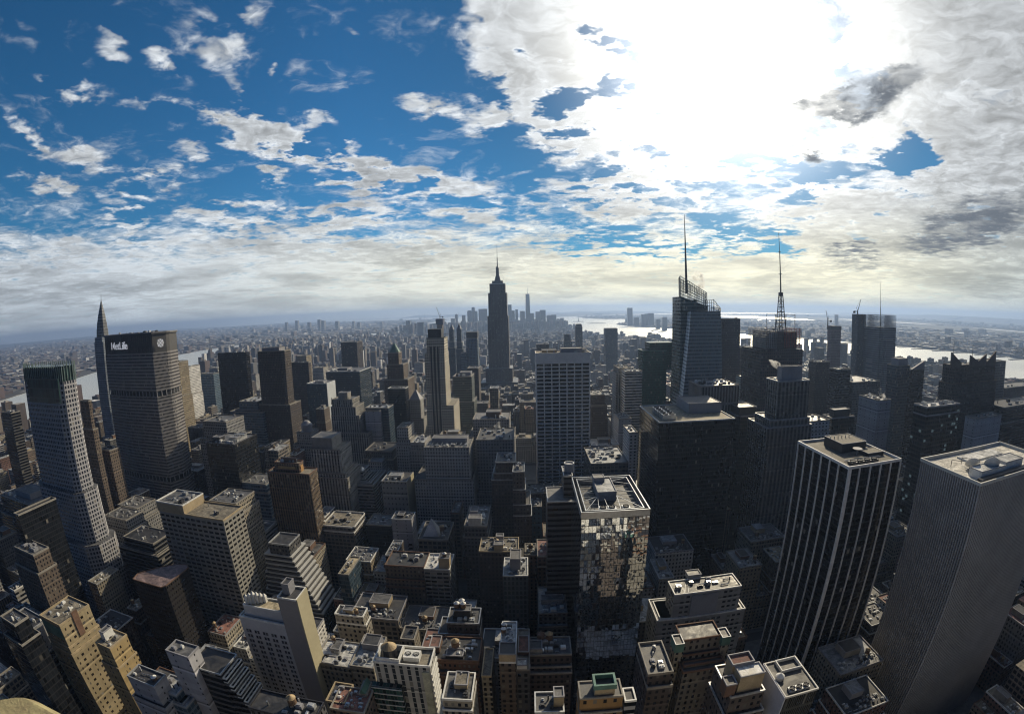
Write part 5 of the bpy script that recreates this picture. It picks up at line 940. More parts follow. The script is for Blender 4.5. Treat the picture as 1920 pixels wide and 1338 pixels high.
# =============== foreground left and centre
mlt = facade('lattice_wall', (.25, .24, .215), (.012, .012, .012), 3.7, 5.2, .72, .48, spread=.07, blind=.06)
o = G('office_tower', 'long grey-tan slab with horizontal window slots and a sunlit yellow lattice side', 'office tower', (300, 960), (418, 973), 245, 23, mlt, 'gravel', rim=M_TANW, rimh=1.0, wx=460)
a, b, c, e, z = B(o); ph = at(345, 962, y=c).x; z2 = at(285, 938, y=c).z; m = MB(); m.box(a-2, ph, c+.15, e-.1, z-.2, z2, top=False); p = m.build('upper_wing', M_TANW, o); m = MB(); m.quad([(a-2, c+.15, z2-.6), (ph, c+.15, z2-.6), (ph, e-.1, z2-.6), (a-2, e-.1, z2-.6)]); m.build('wing_roof', ROOF['grey'], p, o['o']); m = MB(); m.rim(rect(a-2, ph, c+.15, e-.1), z2-.5, z2+.5, .4); m.build('coping', M_WHITE, p, o['o'])
clutter(o, a+2, ph-2, c+3, e-3, z2-.5, 10, 90, 1.3); clutter(o, ph+2, b-4, c+6, e-3, z, 3, 91)
# white block with ornate roof and a blank yellow-lit flank
o = G('apartment_tower', 'white brick tower with paired windows, ornate roof terraces and a blank sunlit flank, lower left', 'apartment tower', (456, 1135), (532, 1148), 165, 9, plain('white_brick', (.50, .49, .49), .85, 0, .06, .12), 'tan', [(1.5, 0, 1.2, 0, 6.5), (1.2, 0, 1.2, 0, 6.0)], rim=M_WHITE, rimh=.8)
a, b, c, e, z = B(o); W_ = at(555, 1126, y=c-2.4); bx = W_.x; zb_ = W_.z
m = MB(); m.box(b, bx, c-2.4, e+.0, 0, zb_, top=False); m.build('blank_tower', plain('smooth_brick', (.30, .27, .255), .9, 0, .05, .08), o); m = MB(); m.box(bx, bx+.6, c-2.4, e, 0, zb_+.5); m.build('flank', plain('sun_yellow_tint', (.40, .36, .24), .85, 0, .06, .1), o)  # warm sunlight on this side is put into the flank colour
m = MB(); m.quad([(b, c-2.4, zb_-.4), (bx, c-2.4, zb_-.4), (bx, e, zb_-.4), (b, e, zb_-.4)]); m.build('roof', ROOF['tar'], o); m = MB(); m.rim(rect(b, bx, c-2.4, e), zb_-.3, zb_+.6, .4); m.build('coping', M_WHITE, o)
penthouse(o, b+1.2, b+5, c+2, c+8, zb_-.4, 5.5, M_GREYW, ROOF['tar'])
for k in range(6): m = MB(); q_ = a+1+k*1.7; hh_ = 5.5-.7*abs(k-2); m.box(q_, q_+1.3, c+1.2+k*.9, c+2.9+k*.9, z, z+hh_); pt = m.build('roof_turret', M_WHITE, o); m = MB(); m.prism(rect(q_-.1, q_+1.4, c+1.1+k*.9, c+3.0+k*.9), z+hh_, z+hh_+1.6, True, P1=rect(q_+.5, q_+.8, c+1.9+k*.9, c+2.2+k*.9)); m.build('finial', M_WHITE, pt, o['o'])
clutter(o, a+3, b-2, c+1, c+4, z, 5, 92, .7, [M_WHITE, M_UNIT])
# windows of that wall as real frames and panes
def window_meshes(w_, h_, key):
    fr = MB(); fr.box(-w_/2-.14, w_/2+.14, -.20, -.02, -.30, -.10, bottom=True)
    for x0_, x1_, z0_, z1_ in ((-w_/2-.1, -w_/2, -.1, h_+.1), (w_/2, w_/2+.1, -.1, h_+.1), (-w_/2, w_/2, -.1, 0), (-w_/2, w_/2, h_, h_+.1), (-w_/2, w_/2, h_*.5-.04, h_*.5+.04)): fr.box(x0_, x1_, -.12, -.02, z0_, z1_, bottom=True)
    a_ = fr.build('window', M_GREYW, None); me1 = a_.data; bpy.data.objects.remove(a_)
    g_ = MB(); g_.box(-w_/2, w_/2, -.05, -.01, 0, h_); b_ = g_.build('pane', PANE, None); me2 = b_.data; bpy.data.objects.remove(b_); return me1, me2
mpn, tt, bb = newmat('window_pane'); oi_ = tt.new('ShaderNodeObjectInfo').outputs['Random']; tt.link(tt.mix(tt.m('GREATER_THAN', oi_, .84), tt.v('SCALE', (.022, .017, .015), scale=tt.ramp(oi_, 0, .84, .4, 1.6)), (.13, .11, .09)), bb.inputs['Base Color']); bb.inputs['Roughness'].default_value = .12; bb.inputs['Specular IOR Level'].default_value = .35; PANE = mpn
def windows(t, face, plane, us, zs, w_, h_, limit=100):
    me1, me2 = window_meshes(w_, h_, 0); k = 0; rest_ = MB(); t0 = Vector(t['o'])
    for z_ in sorted(zs, reverse=True):
        for u_ in us:
            loc = Vector((u_, plane, z_)) if face == 'N' else Vector((plane, u_, z_)); rot = 0 if face == 'N' else math.pi/2
            if k < limit:
                o1 = bpy.data.objects.new('window', me1); COL.objects.link(o1); o1.parent = t; o1.location = loc-t0; o1.rotation_euler = (0, 0, rot)
                o2 = bpy.data.objects.new('pane', me2); COL.objects.link(o2); o2.parent = o1
            elif face == 'N': rest_.box(u_-w_/2, u_+w_/2, plane-.06, plane-.01, z_, z_+h_)
            else: rest_.box(plane+.01, plane+.06, u_-w_/2, u_+w_/2, z_, z_+h_)
            k += 1
    if k > limit: r_ = rest_.build('lower_windows', PANE, t); r_['kind'] = 'stuff'
us_ = [a-1.6+(b-a+1.2)*(k+.5)/5+s_ for k in range(5) for s_ in (-.85, .85)]
windows(o, 'N', c-2.4, us_, [z-14.6-k*3.35 for k in range(26)], 1.15, 1.6)
windows(o, 'N', c-1.2, us_[1:-1], [z-9.4-k*2.9 for k in range(1)], 1.0, 1.7)
# ziggurat with bright ledges
zg_ = G('office_building', 'black ziggurat of stepped floors with bright sunlit ledges, left of the wide brown block', 'office building', (503, 1016), (542, 1026), 290, 20, 'dgrey', 'tar', rim=M_UNIT, z=None)
a, b, c, e, z = B(zg_); m = MB(); r = MB(); l = MB(); st = []
for k in range(13):
    zz = z-9-k*3.9; X0_, X1_, y0_, y1_ = a-5-(k//4)*2, b+1.5+k*1.75, c-1.6-k*.55, e+4
    m.box(X0_, X1_, y0_+.3, y1_, zz-3.9, zz-.9, top=False); l.box(X0_-.25, X1_+.25, y0_, y1_+.2, zz-.95, zz+.25, top=True, bottom=True)
m.box(a-5, b+1.5+13*1.75, c-8.5, e+4, 0, z-9-13*3.9+.1); m.build('terrace_floors', F['band2'], zg_); l.build('ledges', plain('grey_ledge', (.42, .42, .41), .6, 0, .1, .15), zg_); FOOT.append((a-8, b+26, c-9, e+6, z-9))
T_(G('office_building', 'grey banded block with a flat roof just left of the black ziggurat', 'office building', (468, 1003), (492, 994), 330, 26, 'band', 'grey', rim=M_UNIT), 94, 4)
# brown-gold setback tower
o = G('office_tower', 'brown brick setback tower with an orange sunlit edge and gilded panels', 'office tower', (514, 869), (560, 868), 362, 20, 'french', 'gravel', [(1.5, .3, .5, 0, 6), (1.2, 2.5, 1, 1, 16), (1.5, 3, 1, 1, 40), (1, 3, 1, 1, 9), (1, 3, 1, 1, 8)], rim=M_BRICK, rimh=.9, wx=569)
a, b, c, e, z = B(o); m = MB(); m.box(a+4, b-4, c-.5, c, z-12, z-2.5); m.build('tiled_panel', plain('gold_panel', (.26, .17, .07), .6, 0, .3, .4), o); m = MB(); m.box(b-.1, b+.5, c+2, e-2, z-60, z-2); m.build('sun_tinted_flank', plain('sun_orange_tint', (.36, .20, .07), .85, 0, .2, .25), o); penthouse(o, a+5, b-5, c+5, e-4, z, 4, M_BRICK); clutter(o, a+2, b-2, c+2, c+6, z, 5, 95)  # orange of the sunlit west side is painted on as colour
T_(G('office_tower', 'tall brown-grey pier-fronted tower with a square roof house, right of the brown-gold tower', 'office tower', (583, 850), (636, 836), 445, 34, 'pier', 'gravel', [(0, 1, .6, 1, 26), (1, 4, 2, 2, 26), (2, 3, 3, 2, 30)]), 96, 4, 1, (.03, .72, .1, .9, at(600, 826, y=450).z-at(600, 846, y=450).z, M_STONE))
zt_ = G('office_building', 'grey terraced block with pale layered ledges and skylights, right of the pier-fronted tower', 'office building', (650, 884), (680, 884), 480, 24, 'band', 'grey', rim=M_UNIT, low=[(1, 3, 3, 2, 8), (1, 3, 3, 2, 9), (1, 3.5, 3, 2, 9), (1, 3.5, 3, 2, 9), (1, 4, 3, 2, 10)]); T_(zt_, 97, 5)
a, b, c, e, z = B(zt_); m = MB(); m.prism(rect(b-7, b, c+2, c+10), z, z+5, True, P1=rect(b-7, b-6.5, c+2, c+10)); m.build('skylight', M_UNIT, zt_)
T_(G('office_building', 'grey stepped wing with arched windows behind the layered terraced block', 'office building', (690, 868), (716, 866), 520, 30, 'lgrey', 'silver', [(3, 3, 3, 3, 12), (3, 3, 3, 3, 12)]), 98, 5)
T_(G('office_building', 'dark grey flat-roofed block below the black striped-side tower', 'office building', (684, 842), (735, 850), 540, 40, 'dgrey', 'tar', [(2, 2, 3, 3, 10)]), 99, 8)
o = G('office_building', 'white stone box with few windows and a yellow-lit side, centre left', 'office building', (715, 902), (762, 903), 440, 30, facade('punched_wall', (.27, .27, .26), WN, 6, 4, .3, .35), 'tar', rim=M_GALV, rimh=.7, wx=776); a, b, c, e, z = B(o); penthouse(o, a+5, b-8, c+10, c+22, z, 2.5, M_GALV, ROOF['silver']); clutter(o, a+3, b-3, c+2, c+9, z, 6, 100)
m = MB(); m.box(b, b+.6, c, e, 0, z+.4); m.build('flank', plain('sun_yellow_tint', (.40, .36, .24), .85), o)  # yellow sunlight on this wall is painted into its colour
o = G('office_building', 'pale blank-walled block with a strip of small windows, in front of the pyramid skylight', 'office building', (734, 977), (771, 971), 370, 20, 'blank', 'tar', rim=M_UNIT, rimh=.8, wx=780); a, b, c, e, z = B(o); penthouse(o, a+4, a+10, c+6, c+14, z, 1.4, M_DARK)
[(q_ := MB()).box(b-5, b-1.6, c-.15, c+.1, z-26-k*4.2, z-24-k*4.2) or q_.build('window', PANE, o) for k in range(7)]; clutter(o, a+11, b-1, c+5, e-2, z, 4, 101, .8)
o = G('office_building', 'low block carrying a white pyramid skylight, right of the blank-walled block', 'office building', (784, 1012), (840, 1012), 345, 34, 'loft', 'tar'); a, b, c, e, z = B(o); m = MB(); m.prism(rect(a+3, a+17, c+6, c+20), z, z+14, True, P1=rect(a+9.6, a+10.4, c+12.6, c+13.4)); m.build('pyramid_skylight', plain('pale_glass', (.42, .43, .43), .35), o); clutter(o, a+18, b-2, c+3, e-3, z, 10, 102); water_tank(o, b-6, c+8, z+3)
T_(G('office_building', 'rounded-corner stone block with a balustraded roof, below the pier-fronted tower', 'office building', (604, 990), (663, 985), 370, 34, 'loft', 'gravel', [(0, 0, .8, 0, 5)], rim=M_WHITE, rimh=1.3, top=lambda a, b, c, e: octo(a, b, c, e, 2, 2)), 103, 12)
T_(G('office_building', 'dark glass-fronted low block with lamps along its roof edge, left of the blank-walled block', 'office building', (686, 984), (733, 986), 385, 26, 'blackg', 'grey'), 104, 10, .8)
# wide brown block with a white wing
o = G('apartment_block', 'wide dark brown block with a white ribbon-windowed wing and tan roof box', 'apartment block', (722, 1062), (795, 1062), 290, 22, 'brown', 'tar', [(0, 0, 1.4, 0, 14), (0, 0, 1.4, 0, 10), (0, 0, 1.4, 2, 16)], rim=M_BRICK, rimh=1.0)
a, b, c, e, z = B(o); W_ = at(843, 1068, y=c-1); bx = W_.x; m = MB(); m.box(b, bx, c-1, e, 0, z-.5, top=False); w_ = m.build('white_wing', facade('wing_ribbon', (.24, .24, .235), WD, 3.5, 4.5, .85, .48, blind=.15), o); m = MB(); m.quad([(b, c-1, z-1), (bx, c-1, z-1), (bx, e, z-1), (b, e, z-1)]); m.build('wing_roof', ROOF['white'], w_, o['o']); m = MB(); m.rim(rect(b, bx, c-1, e), z-.8, z+.3, .4); m.build('coping', M_WHITE, w_, o['o'])
penthouse(o, bx-8, bx-.2, c+1, c+9, z-1, 9, M_TANW, ROOF['tar'], .5); water_tank(o, bx-4, c+5, z+8, 1.5, 2.0, .3, M_WHITE)
for k in range(4): m = MB(); q_ = a+2+k*5.4; m.box(q_, q_+3.4, c-1.8, c-1.3, z-14, z-12); m.build('gable', M_BRICK, o)
clutter(o, a+2, b-2, c+3, e-3, z, 8, 105); clutter(o, b+2, bx-10, c+2, e-2, z-1, 5, 106, .8)
# rows in the centre valley
def blk(lab, nl, nr, y, d, wall, roof, low=(), n=8, tank=None, ph=None, rim=None, name='apartment_block', cat='apartment block', big=1.0, seed=None):
    o = G(name, lab, cat, nl, nr, y, d, wall, roof, low, rim=rim, rimh=.8); a, b, c, e, z = B(o); sd = seed or int(nl[0]*7+nl[1])
    for p in (ph or []): penthouse(o, a+(b-a)*p[0], a+(b-a)*p[1], c+d*p[2], c+d*p[3], z, p[4], p[5] if len(p) > 5 else M_GREYW, p[6] if len(p) > 6 else None, .5)
    for q in (tank or []): water_tank(o, a+(b-a)*q[0], c+d*q[1], z+(q[3] if len(q) > 3 else 0), q[2], q[2]*1.7, 1.6, q[4] if len(q) > 4 else None)
    clutter(o, a+1.2, b-1.2, c+1.2, e-1.2, z, int(n*1.7)+2, sd, big*.85); return o
blk('dark block with a silver machine-filled roof and a three-window pavilion', (870, 986), (913, 988), 330, 40, 'dgrey', 'grey', [(1, 1, 0, 0, 10)], 12, None, [(.2, .75, .0, .2, 7, M_UNIT), (.15, .5, .5, .75, 4)], big=1.3)
blk('dark block with two yellow-lit roof courts and a round tank, centre', (898, 1034), (972, 1034), 300, 22, 'brown2', 'gravel', (), 14, [(.42, .45, 1.9)], [(.38, .62, .05, .35, 5, M_TANW), (.40, .60, .75, .98, 4)], rim=M_TANW)
blk('grey pier-fronted block with a yellow-rimmed roof box, below the two-court block', (943, 1080), (990, 1080), 265, 24, facade('teal_pier_wall', (.10, .11, .115), (.03, .045, .05), 3.9, 2.6, .6, .7), 'silver', (), 6, None, [(.28, .7, .3, .85, 9, M_GREYW)], rim=M_WHITE)
blk('red brick block with bright roof tanks, left of the mirror slab', (1008, 1040), (1066, 1046), 290, 26, 'red', 'red', [(0, 0, 1, 0, 8)], 8, [(.55, .25, 1.6, 0, M_WHITE), (.75, .25, 1.6, 0, M_TANKTOP)], None)
blk('small yellow-topped brick house behind the red brick block', (984, 1040), (1006, 1042), 305, 18, 'red', 'gravel', (), 4, [(.5, .5, 1.7, 0, M_TANKTOP)])
blk('dark office block with white stacked roof vents in the shadow left of the mirror slab', (1010, 1150), (1064, 1150), 236, 30, 'dgrey', 'silver', [(0, 0, 3, 0, 8)], 16, None, [(.1, .9, .35, .55, 3, M_UNIT)], big=1.2)
blk('blue terracotta-fronted low block deep between the dark towers', (990, 950), (1016, 950), 400, 20, facade('terracotta_blue', (.05, .085, .115), WN, 5, 4, .3, .4), 'grey', (), 3)
blk('black block with thin steel roof masts behind the slatted ring tower', (975, 925), (1040, 925), 420, 26, 'brown2', 'tar', (), 14)
blk('dark stepped block with a silver duct roof, left of the ring tower base', (1038, 1000), (1056, 1000), 300, 20, facade('mullion_wall', (.13, .13, .14), WD, 3.6, 1.8, .5, .8), 'grey', (), 3)
blk('curved-bay brown block with two round tanks, bottom centre', (993, 1228), (1072, 1228), 176, 14, 'brown2', 'grey', [(0, 0, 2.5, 0, 6), (0, 0, 2.5, 0, 8)], 10, [(.28, .82, 1.9, 0, M_BRICK), (.48, .82, 1.9)], [(.0, .3, .1, .6, 3, M_UNIT)])
blk('narrow brick block with a crowded white roof court and a dark-roofed yellow house', (936, 1243), (967, 1241), 158, 30, 'brown', 'white', (), 16, [(.15, .8, 1.2, 0, M_WHITE), (.15, .68, 1.2, 0, M_WHITE)], [(.0, 1.0, .0, .28, 5, M_TANW, ROOF['tar'])], rim=M_WHITE, big=.8)
blk('black block with white roof light and red skylights, right of the narrow brick block', (968, 1256), (993, 1256), 160, 30, 'dgrey', 'gravel', (), 6, None, [(.05, .8, .0, .15, 3, M_WHITE, ROOF['white']), (.1, .95, .35, .75, 2, M_BRICK, ROOF['red'])])
blk('dark low block with a crumbling white cluttered roof at the bottom edge', (1003, 1336), (1058, 1336), 112, 10, 'dgrey', 'grey', (), 18, None, [(.65, 1.0, .3, .8, 5, M_TANW, ROOF['grey'])], rim=M_UNIT, big=.8)
o = blk('big dark block with round silver tanks and cooling boxes on a tall roof, centre', (838, 1172), (898, 1166), 196, 14, 'brown2', 'tar', [(5, 0, 1, 0, 7)], 10, [(.28, .55, 1.5, 4, M_WHITE), (.48, .55, 1.5, 4, M_WHITE), (.42, .75, 1.5, 4, M_WHITE)], [(.2, .72, .35, .75, 5, M_DARK)], rim=M_UNIT)
o = blk('red-brown brick block with rows of bright windows and a tan cylindrical tank', (803, 1240), (898, 1236), 170, 18, facade('bright_window_wall', (.12, .065, .045), WL, 3.3, 2.3, .42, .5, blind=.30), 'tar', [(0, 0, 1.5, 0, 9), (0, 0, 1.5, 0, 6), (0, 0, 1.5, 0, 7)], 10, [(.5, .5, 2.0, .5, M_TANKTOP)], [(.0, .2, .3, .8, 3.5, M_BRICK, ROOF['red']), (.35, .68, .1, .4, 1.6, M_DARK)], rim=M_BRICK)
blk('small lit tan annex beside the red-brown brick block', (903, 1270), (921, 1266), 160, 20, 'tan2', 'gravel', (), 4, None, None, rim=M_TANW)
blk('brown block with white-railed roof court, right of the green glass block', (830, 1316), (884, 1308), 130, 16, 'tan2', 'grey', [(0, 0, 1.4, 0, 5)], 7, None, [(.35, .8, .4, .9, 2.4, M_TANW, ROOF['gravel'])], rim=M_WHITE)
blk('cream corner block with dark roof hatch and sunlit side, left of centre bottom', (628, 1153), (680, 1155), 205, 9, facade('cream_wall', (.23, .21, .175), WN, 3.6, 3.0, .45, .5), 'tar', [(0, 1, 0, 0, 6)], 5, [(.75, .2, 1.3)], [(.25, .6, .3, .8, 2, M_TANW)], rim=M_WHITE)
o = blk('tan brick block with white-painted roofs and tank house, left of the green glass block', (590, 1246), (655, 1248), 168, 20, 'tan2', 'white', (), 5, [(.3, .8, 1.2, 2.6, M_TANW)], [(.3, .55, .5, .95, 2.6, M_GREYW), (.25, .55, .0, .3, 1.2, M_WHITE, ROOF['white'])])
o = blk('greenish-grey block with an angular lean-to roof against the tan brick block', (656, 1250), (700, 1252), 169, 26, 'tan2', 'silver', (), 6, None, [(.2, .9, .55, .9, 3.5, M_GREYW, ROOF['tar'])])
blk('small brick tower with a dark open roof pit behind the big conical tank', (751, 1200), (776, 1198), 195, 12, 'tan2', 'tar', (), 1, None, None, rim=M_STONE)
blk('tiny lit yellow annex with a curved roof rail beside the blank sunlit flank', (612, 1316), (646, 1318), 128, 12, 'tan2', 'tar', (), 3, rim=M_TANW)
blk('low cluttered red roofs at the bottom edge left of the green glass block', (620, 1330), (682, 1336), 124, 14, 'brown', 'red', (), 9, big=.7)
o = G('apartment_block', 'narrow grey gable with a green copper peak left of the green glass block', 'apartment block', (673, 1302), (688, 1304), 134, 8, 'blank', 'grey'); a, b, c, e, z = B(o); m = MB(); m.prism(rect(a, b, c, e), z, z+3.6, True, P1=rect((a+b)/2-.1, (a+b)/2+.1, c, e)); m.build('copper_peak', M_COPPER, o)
# green glass block with the big conical tank
Y = 140; gx0, gx1, gz = NF((678, 1283), (750, 1290), Y)
gx1 = at(752, 1290, z=gz).x; zt_ = at(703, 1240, y=Y+3).z; tx0 = at(699, 1236, y=Y+3).x; tx1 = at(806, 1248, y=Y+3).x
t = thing('apartment_tower', 'green glass block under a big dark water tank with a tan conical lid, bottom centre', 'apartment tower', ((gx0+tx1)/2, Y+10, 0)); FOOT.append((gx0, tx1, Y, Y+26, zt_))
m = MB(); m.box(gx0, gx1, Y, Y+3, 0, gz, top=True); m.build('glass_bay', facade('sea_glass_wall', (.16, .17, .17), (.02, .05, .045), 3.5, 1.5, .94, .78, .5, .06, blind=.05, glvar=.9), t)
m = MB(); nfl = int(gz/3.5)
for k in range(nfl-8, nfl+1): m.box(gx0-.25, gx1+.25, Y-.35, Y-.01, k*3.5, k*3.5+.35, bottom=True)
m.build('balcony_slab', M_WHITE, t)
m = MB(); m.box(tx0, tx1, Y+3, Y+15, 0, zt_, top=False); m.build('wall', facade('tall_strip_wall', (.44, .43, .40), (.03, .035, .04), 3.5, 3.3, .42, .88, blind=.1), t)
m = MB(); m.quad([(tx0, Y+3, zt_-1), (tx1, Y+3, zt_-1), (tx1, Y+15, zt_-1), (tx0, Y+15, zt_-1)]); m.build('roof', ROOF['gravel'], t); m = MB(); m.rim(rect(tx0, tx1, Y+3, Y+15), zt_-.6, zt_+.6, .4); m.build('parapet', M_WHITE, t)
cxx, cyy = tx0+6.0, Y+8.2
m = MB(); m.rim(rect(tx0+1.2, tx0+11, Y+3.6, Y+13), zt_-1, zt_+2.4, .35); m.build('tank_enclosure', M_WHITE, t); water_tank(t, cxx, cyy, zt_-1, 3.2, 5.2, .8, M_TANKTOP, M_DARK)
m = MB(); fx, fy = tx0+15.4, Y+9; m.box(fx-3.4, fx+3.4, fy-2.6, fy+2.6, zt_-1, zt_+1.4); ct = m.build('cooling_tower', M_WHITE, t)
m = MB()
for sx in (-1.7, 1.7):
    m.cyl(fx+sx, fy, zt_+1.45, zt_+1.55, 1.4, 1.4, 18)
m.build('fan_opening', M_BLACK, ct, t['o']); m = MB()
for sx in (-1.7, 1.7):
    for k in range(4): an = k*.785+.2; m.tube((fx+sx-1.45*math.cos(an), fy-1.45*math.sin(an), zt_+1.75), (fx+sx+1.45*math.cos(an), fy+1.45*math.sin(an), zt_+1.75), .10)
m.build('fan', M_WHITE, ct, t['o'])
m = MB(); [m.box(tx1-.02, tx1+.5, Y+3, Y+15, k*3.5, k*3.5+1.6, bottom=True) for k in range(int(zt_/3.5)-14, int(zt_/3.5))]; m.build('balcony_band', M_WHITE, t); m = MB(); m.box(tx1-3.6, tx1-.6, Y+2.4, Y+3, 0, zt_-3); m.build('front_pier', plain('cream_pier', (.45, .44, .32), .8), t); clutter(t, tx0+12, tx1-1, Y+11.8, Y+14.8, zt_-1, 5, 107, .6)  # includes a cream-coloured pier on the front wall
# black block with torn pinkish roof
o = G('office_building', 'black block with a peeling pink-grey roof, between the octagonal tower and long grey-tan slab', 'office building', (248, 1092), (303, 1094), 190, 32, facade('charred_wall', (.012, .010, .010), (.010, .009, .010), 3.6, 2.2, .6, .4, blind=0), roofmat('peeling_roof', (.22, .16, .155), .5, .9), rim=M_BRICK, rimh=.4, top=lambda a, b, c, e: [(a+2, c), (b-2, c), (b, c+3), (b, e-3), (b-4, e), (b-12, e-2), (a+8, c+(e-c)*.6), (a, c+7)])
# tan block bottom left and neighbours
o = G('apartment_tower', 'tan stone tower with a blank front, brown shaft and green copper corner, bottom left', 'apartment tower', (74, 1152), (113, 1176), 112, 9, facade('tan_blank_wall', (.30, .245, .15), (.02, .015, .012), 3.6, 4.6, .42, .42, pier=2, pierw=.25), 'gravel', [(0, .6, .5, 1, 14), (0, .6, .6, 1, 18)], rim=M_TANW, rimh=.9, wx=184)
a, b, c, e, z = B(o); m = MB(); m.box(b, b+.6, c+(e-c)*.42, c+(e-c)*.6, z-12, z+3); m.build('brown_shaft', M_BRICK, o); m = MB(); m.box(a+1, b-.5, c-.3, c, z-9, z-1.5); m.build('copper_panel', M_COPPER, o); clutter(o, a+1, b-2, c+3, e-2, z, 12, 108, .8, [M_WHITE, M_UNIT])
blk('yellow stone block with a boxed tank right of the blank-fronted tan tower', (180, 1206), (206, 1216), 118, 14, facade('yellow_block_wall', (.32, .24, .12), (.02, .015, .012), 3.4, 2.8, .4, .45, pier=3, pierw=.5), 'gravel', [(1, 1, 1, 1, 12)], 4, None, [(.1, .4, .3, .8, 5, M_WHITE)], rim=M_TANW)
blk('small slate-blue box roof between the left edge and the tan stone tower', (22, 1158), (60, 1178), 108, 12, 'blank', 'tar', (), 3, rim=M_UNIT, name='office_building', cat='office building')
blk('dark low block with white roof junk left of the green copper corner', (40, 1212), (76, 1205), 108, 16, 'band2', 'grey', [(0, 0, 1.5, 0, 5)], 14, rim=M_UNIT, big=.8)
blk('black stepped tower sloping in from the left edge above the stone parapet', (-10, 1130), (40, 1200), 88, 10, 'blackg', 'tar', [(2, 2, 2, 2, 10)], 2, name='office_tower', cat='office tower')
blk('grey block with an open roof well and round white tank, lower left', (238, 1266), (290, 1290), 112, 10, 'blank', 'tar', [(1, 3, 2, 2, 12)], 2, [(.8, .5, 1.5, -2.5, M_WHITE)], rim=M_UNIT, name='office_building', cat='office building')
blk('striped glass terraces stepping down right of the open-well block', (296, 1292), (330, 1304), 118, 12, 'blue2', 'silver', [(0, 3, 1, 1, 4), (0, 3, 1, 1, 4)], 3, rim=M_UNIT, name='office_building', cat='office building')
blk('blank concrete shaft with a few slots, lower left', (318, 1237), (346, 1216), 124, 9, 'blank', 'grey', (), 0, rim=M_GREYW, name='office_building', cat='office building')
o = G('office_building', 'dark ribbon-windowed block stepping down in white sunlit terraces, lower left', 'office building', (350, 1240), (416, 1272), 128, 16, 'band2', 'tar', rim=M_UNIT, rimh=.6); a, b, c, e, z = B(o); m = MB()
for k in range(5): m.box(b+k*2.2, b+(k+1)*2.2, c+.5+k*.3, e-.2, 0, z-2.5-k*4.6, top=True)
m.build('terraces', F['band2'], o); m = MB(); [m.rim(rect(b+.1+k*2.2, b+(k+1)*2.2, c+.5+k*.3, e-.2), z-2.6-k*4.6-j*2.2, z-1.9-k*4.6-j*2.2, .3) for k in range(5) for j in range(2)]; m.build('terrace_rail', M_WHITE, o); FOOT.append((b, b+12, c, e, z))
blk('plain black roof with a round tank under the white brick tower', (474, 1344), (582, 1338), 104, 11, 'dgrey', 'tar', (), 3, [(.6, .6, 1.8)], None, rim=M_DARK)
blk('stepped dark block with silver roof plant above the long tan slab', (222, 952), (256, 948), 330, 30, 'grey', 'grey', [(2, 2, 2, 2, 10), (3, 3, 2, 2, 12)], 8, name='office_building', cat='office building')
blk('old grey mansard block with chimneys below the sign tower', (196, 966), (236, 976), 300, 26, 'grey', 'grey', [(2, 2, 2, 2, 12)], 10, name='office_building', cat='office building')
blk('dark stepped terraced block right of the octagonal tower base', (232, 1010), (286, 1016), 262, 26, 'band2', 'tar', [(3, 3, 2, 2, 9), (3, 3, 2, 2, 9)], 8, name='office_building', cat='office building')
blk('cream block with a black arched entrance roof, behind the long tan slab', (392, 940), (442, 944), 300, 30, 'tan2', 'grey', [(2, 2, 2, 2, 9)], 12, name='office_building', cat='office building')
blk('low blue-lit stone block left of the brown-gold tower', (452, 905), (498, 908), 395, 30, 'blue2', 'grey', [(2, 2, 2, 2, 8), (2, 2, 2, 2, 8)], 8, name='office_building', cat='office building')
# stone parapet of the viewing terrace, lower-left corner
def tp(px, py, z=EYE-1.35): p = at(px, py, z=z); return (p.x, p.y)
P = [tp(-160, 1335), tp(-90, 1310), tp(0, 1299), tp(30, 1294), tp(52, 1294), tp(66, 1300), tp(100, 1318), tp(150, 1346), tp(240, 1420), tp(60, 1520), tp(-160, 1450)]
me = MB(); PP = ccw(P); me.prism(inset(PP, .0), EYE-3.2, EYE-1.40, False); me.prism(PP, EYE-1.40, EYE-1.35, True, P1=inset(PP, .045)); 
mp_, tt, bb = newmat('terrace_stone'); g_ = tt.new('ShaderNodeNewGeometry').outputs['Position']; c_ = tt.mix(tt.ramp(tt.noise(g_, 7, 8, .7), .35, .65), (.17, .13, .08), (.36, .32, .17)); tt.link(c_, bb.inputs['Base Color']); bb.inputs['Roughness'].default_value = .9
bm_ = tt.new('ShaderNodeBump'); bm_.inputs['Distance'].default_value = .01; tt.link(tt.noise(g_, 40, 6, .7), bm_.inputs['Height']); tt.link(bm_.outputs[0], bb.inputs['Normal'])
tag(me.build('stone_parapet', mp_, None, (PP[0][0], PP[0][1], EYE-3.2)), 'weathered yellowish stone ledge of the viewing terrace in the bottom left corner', 'parapet')
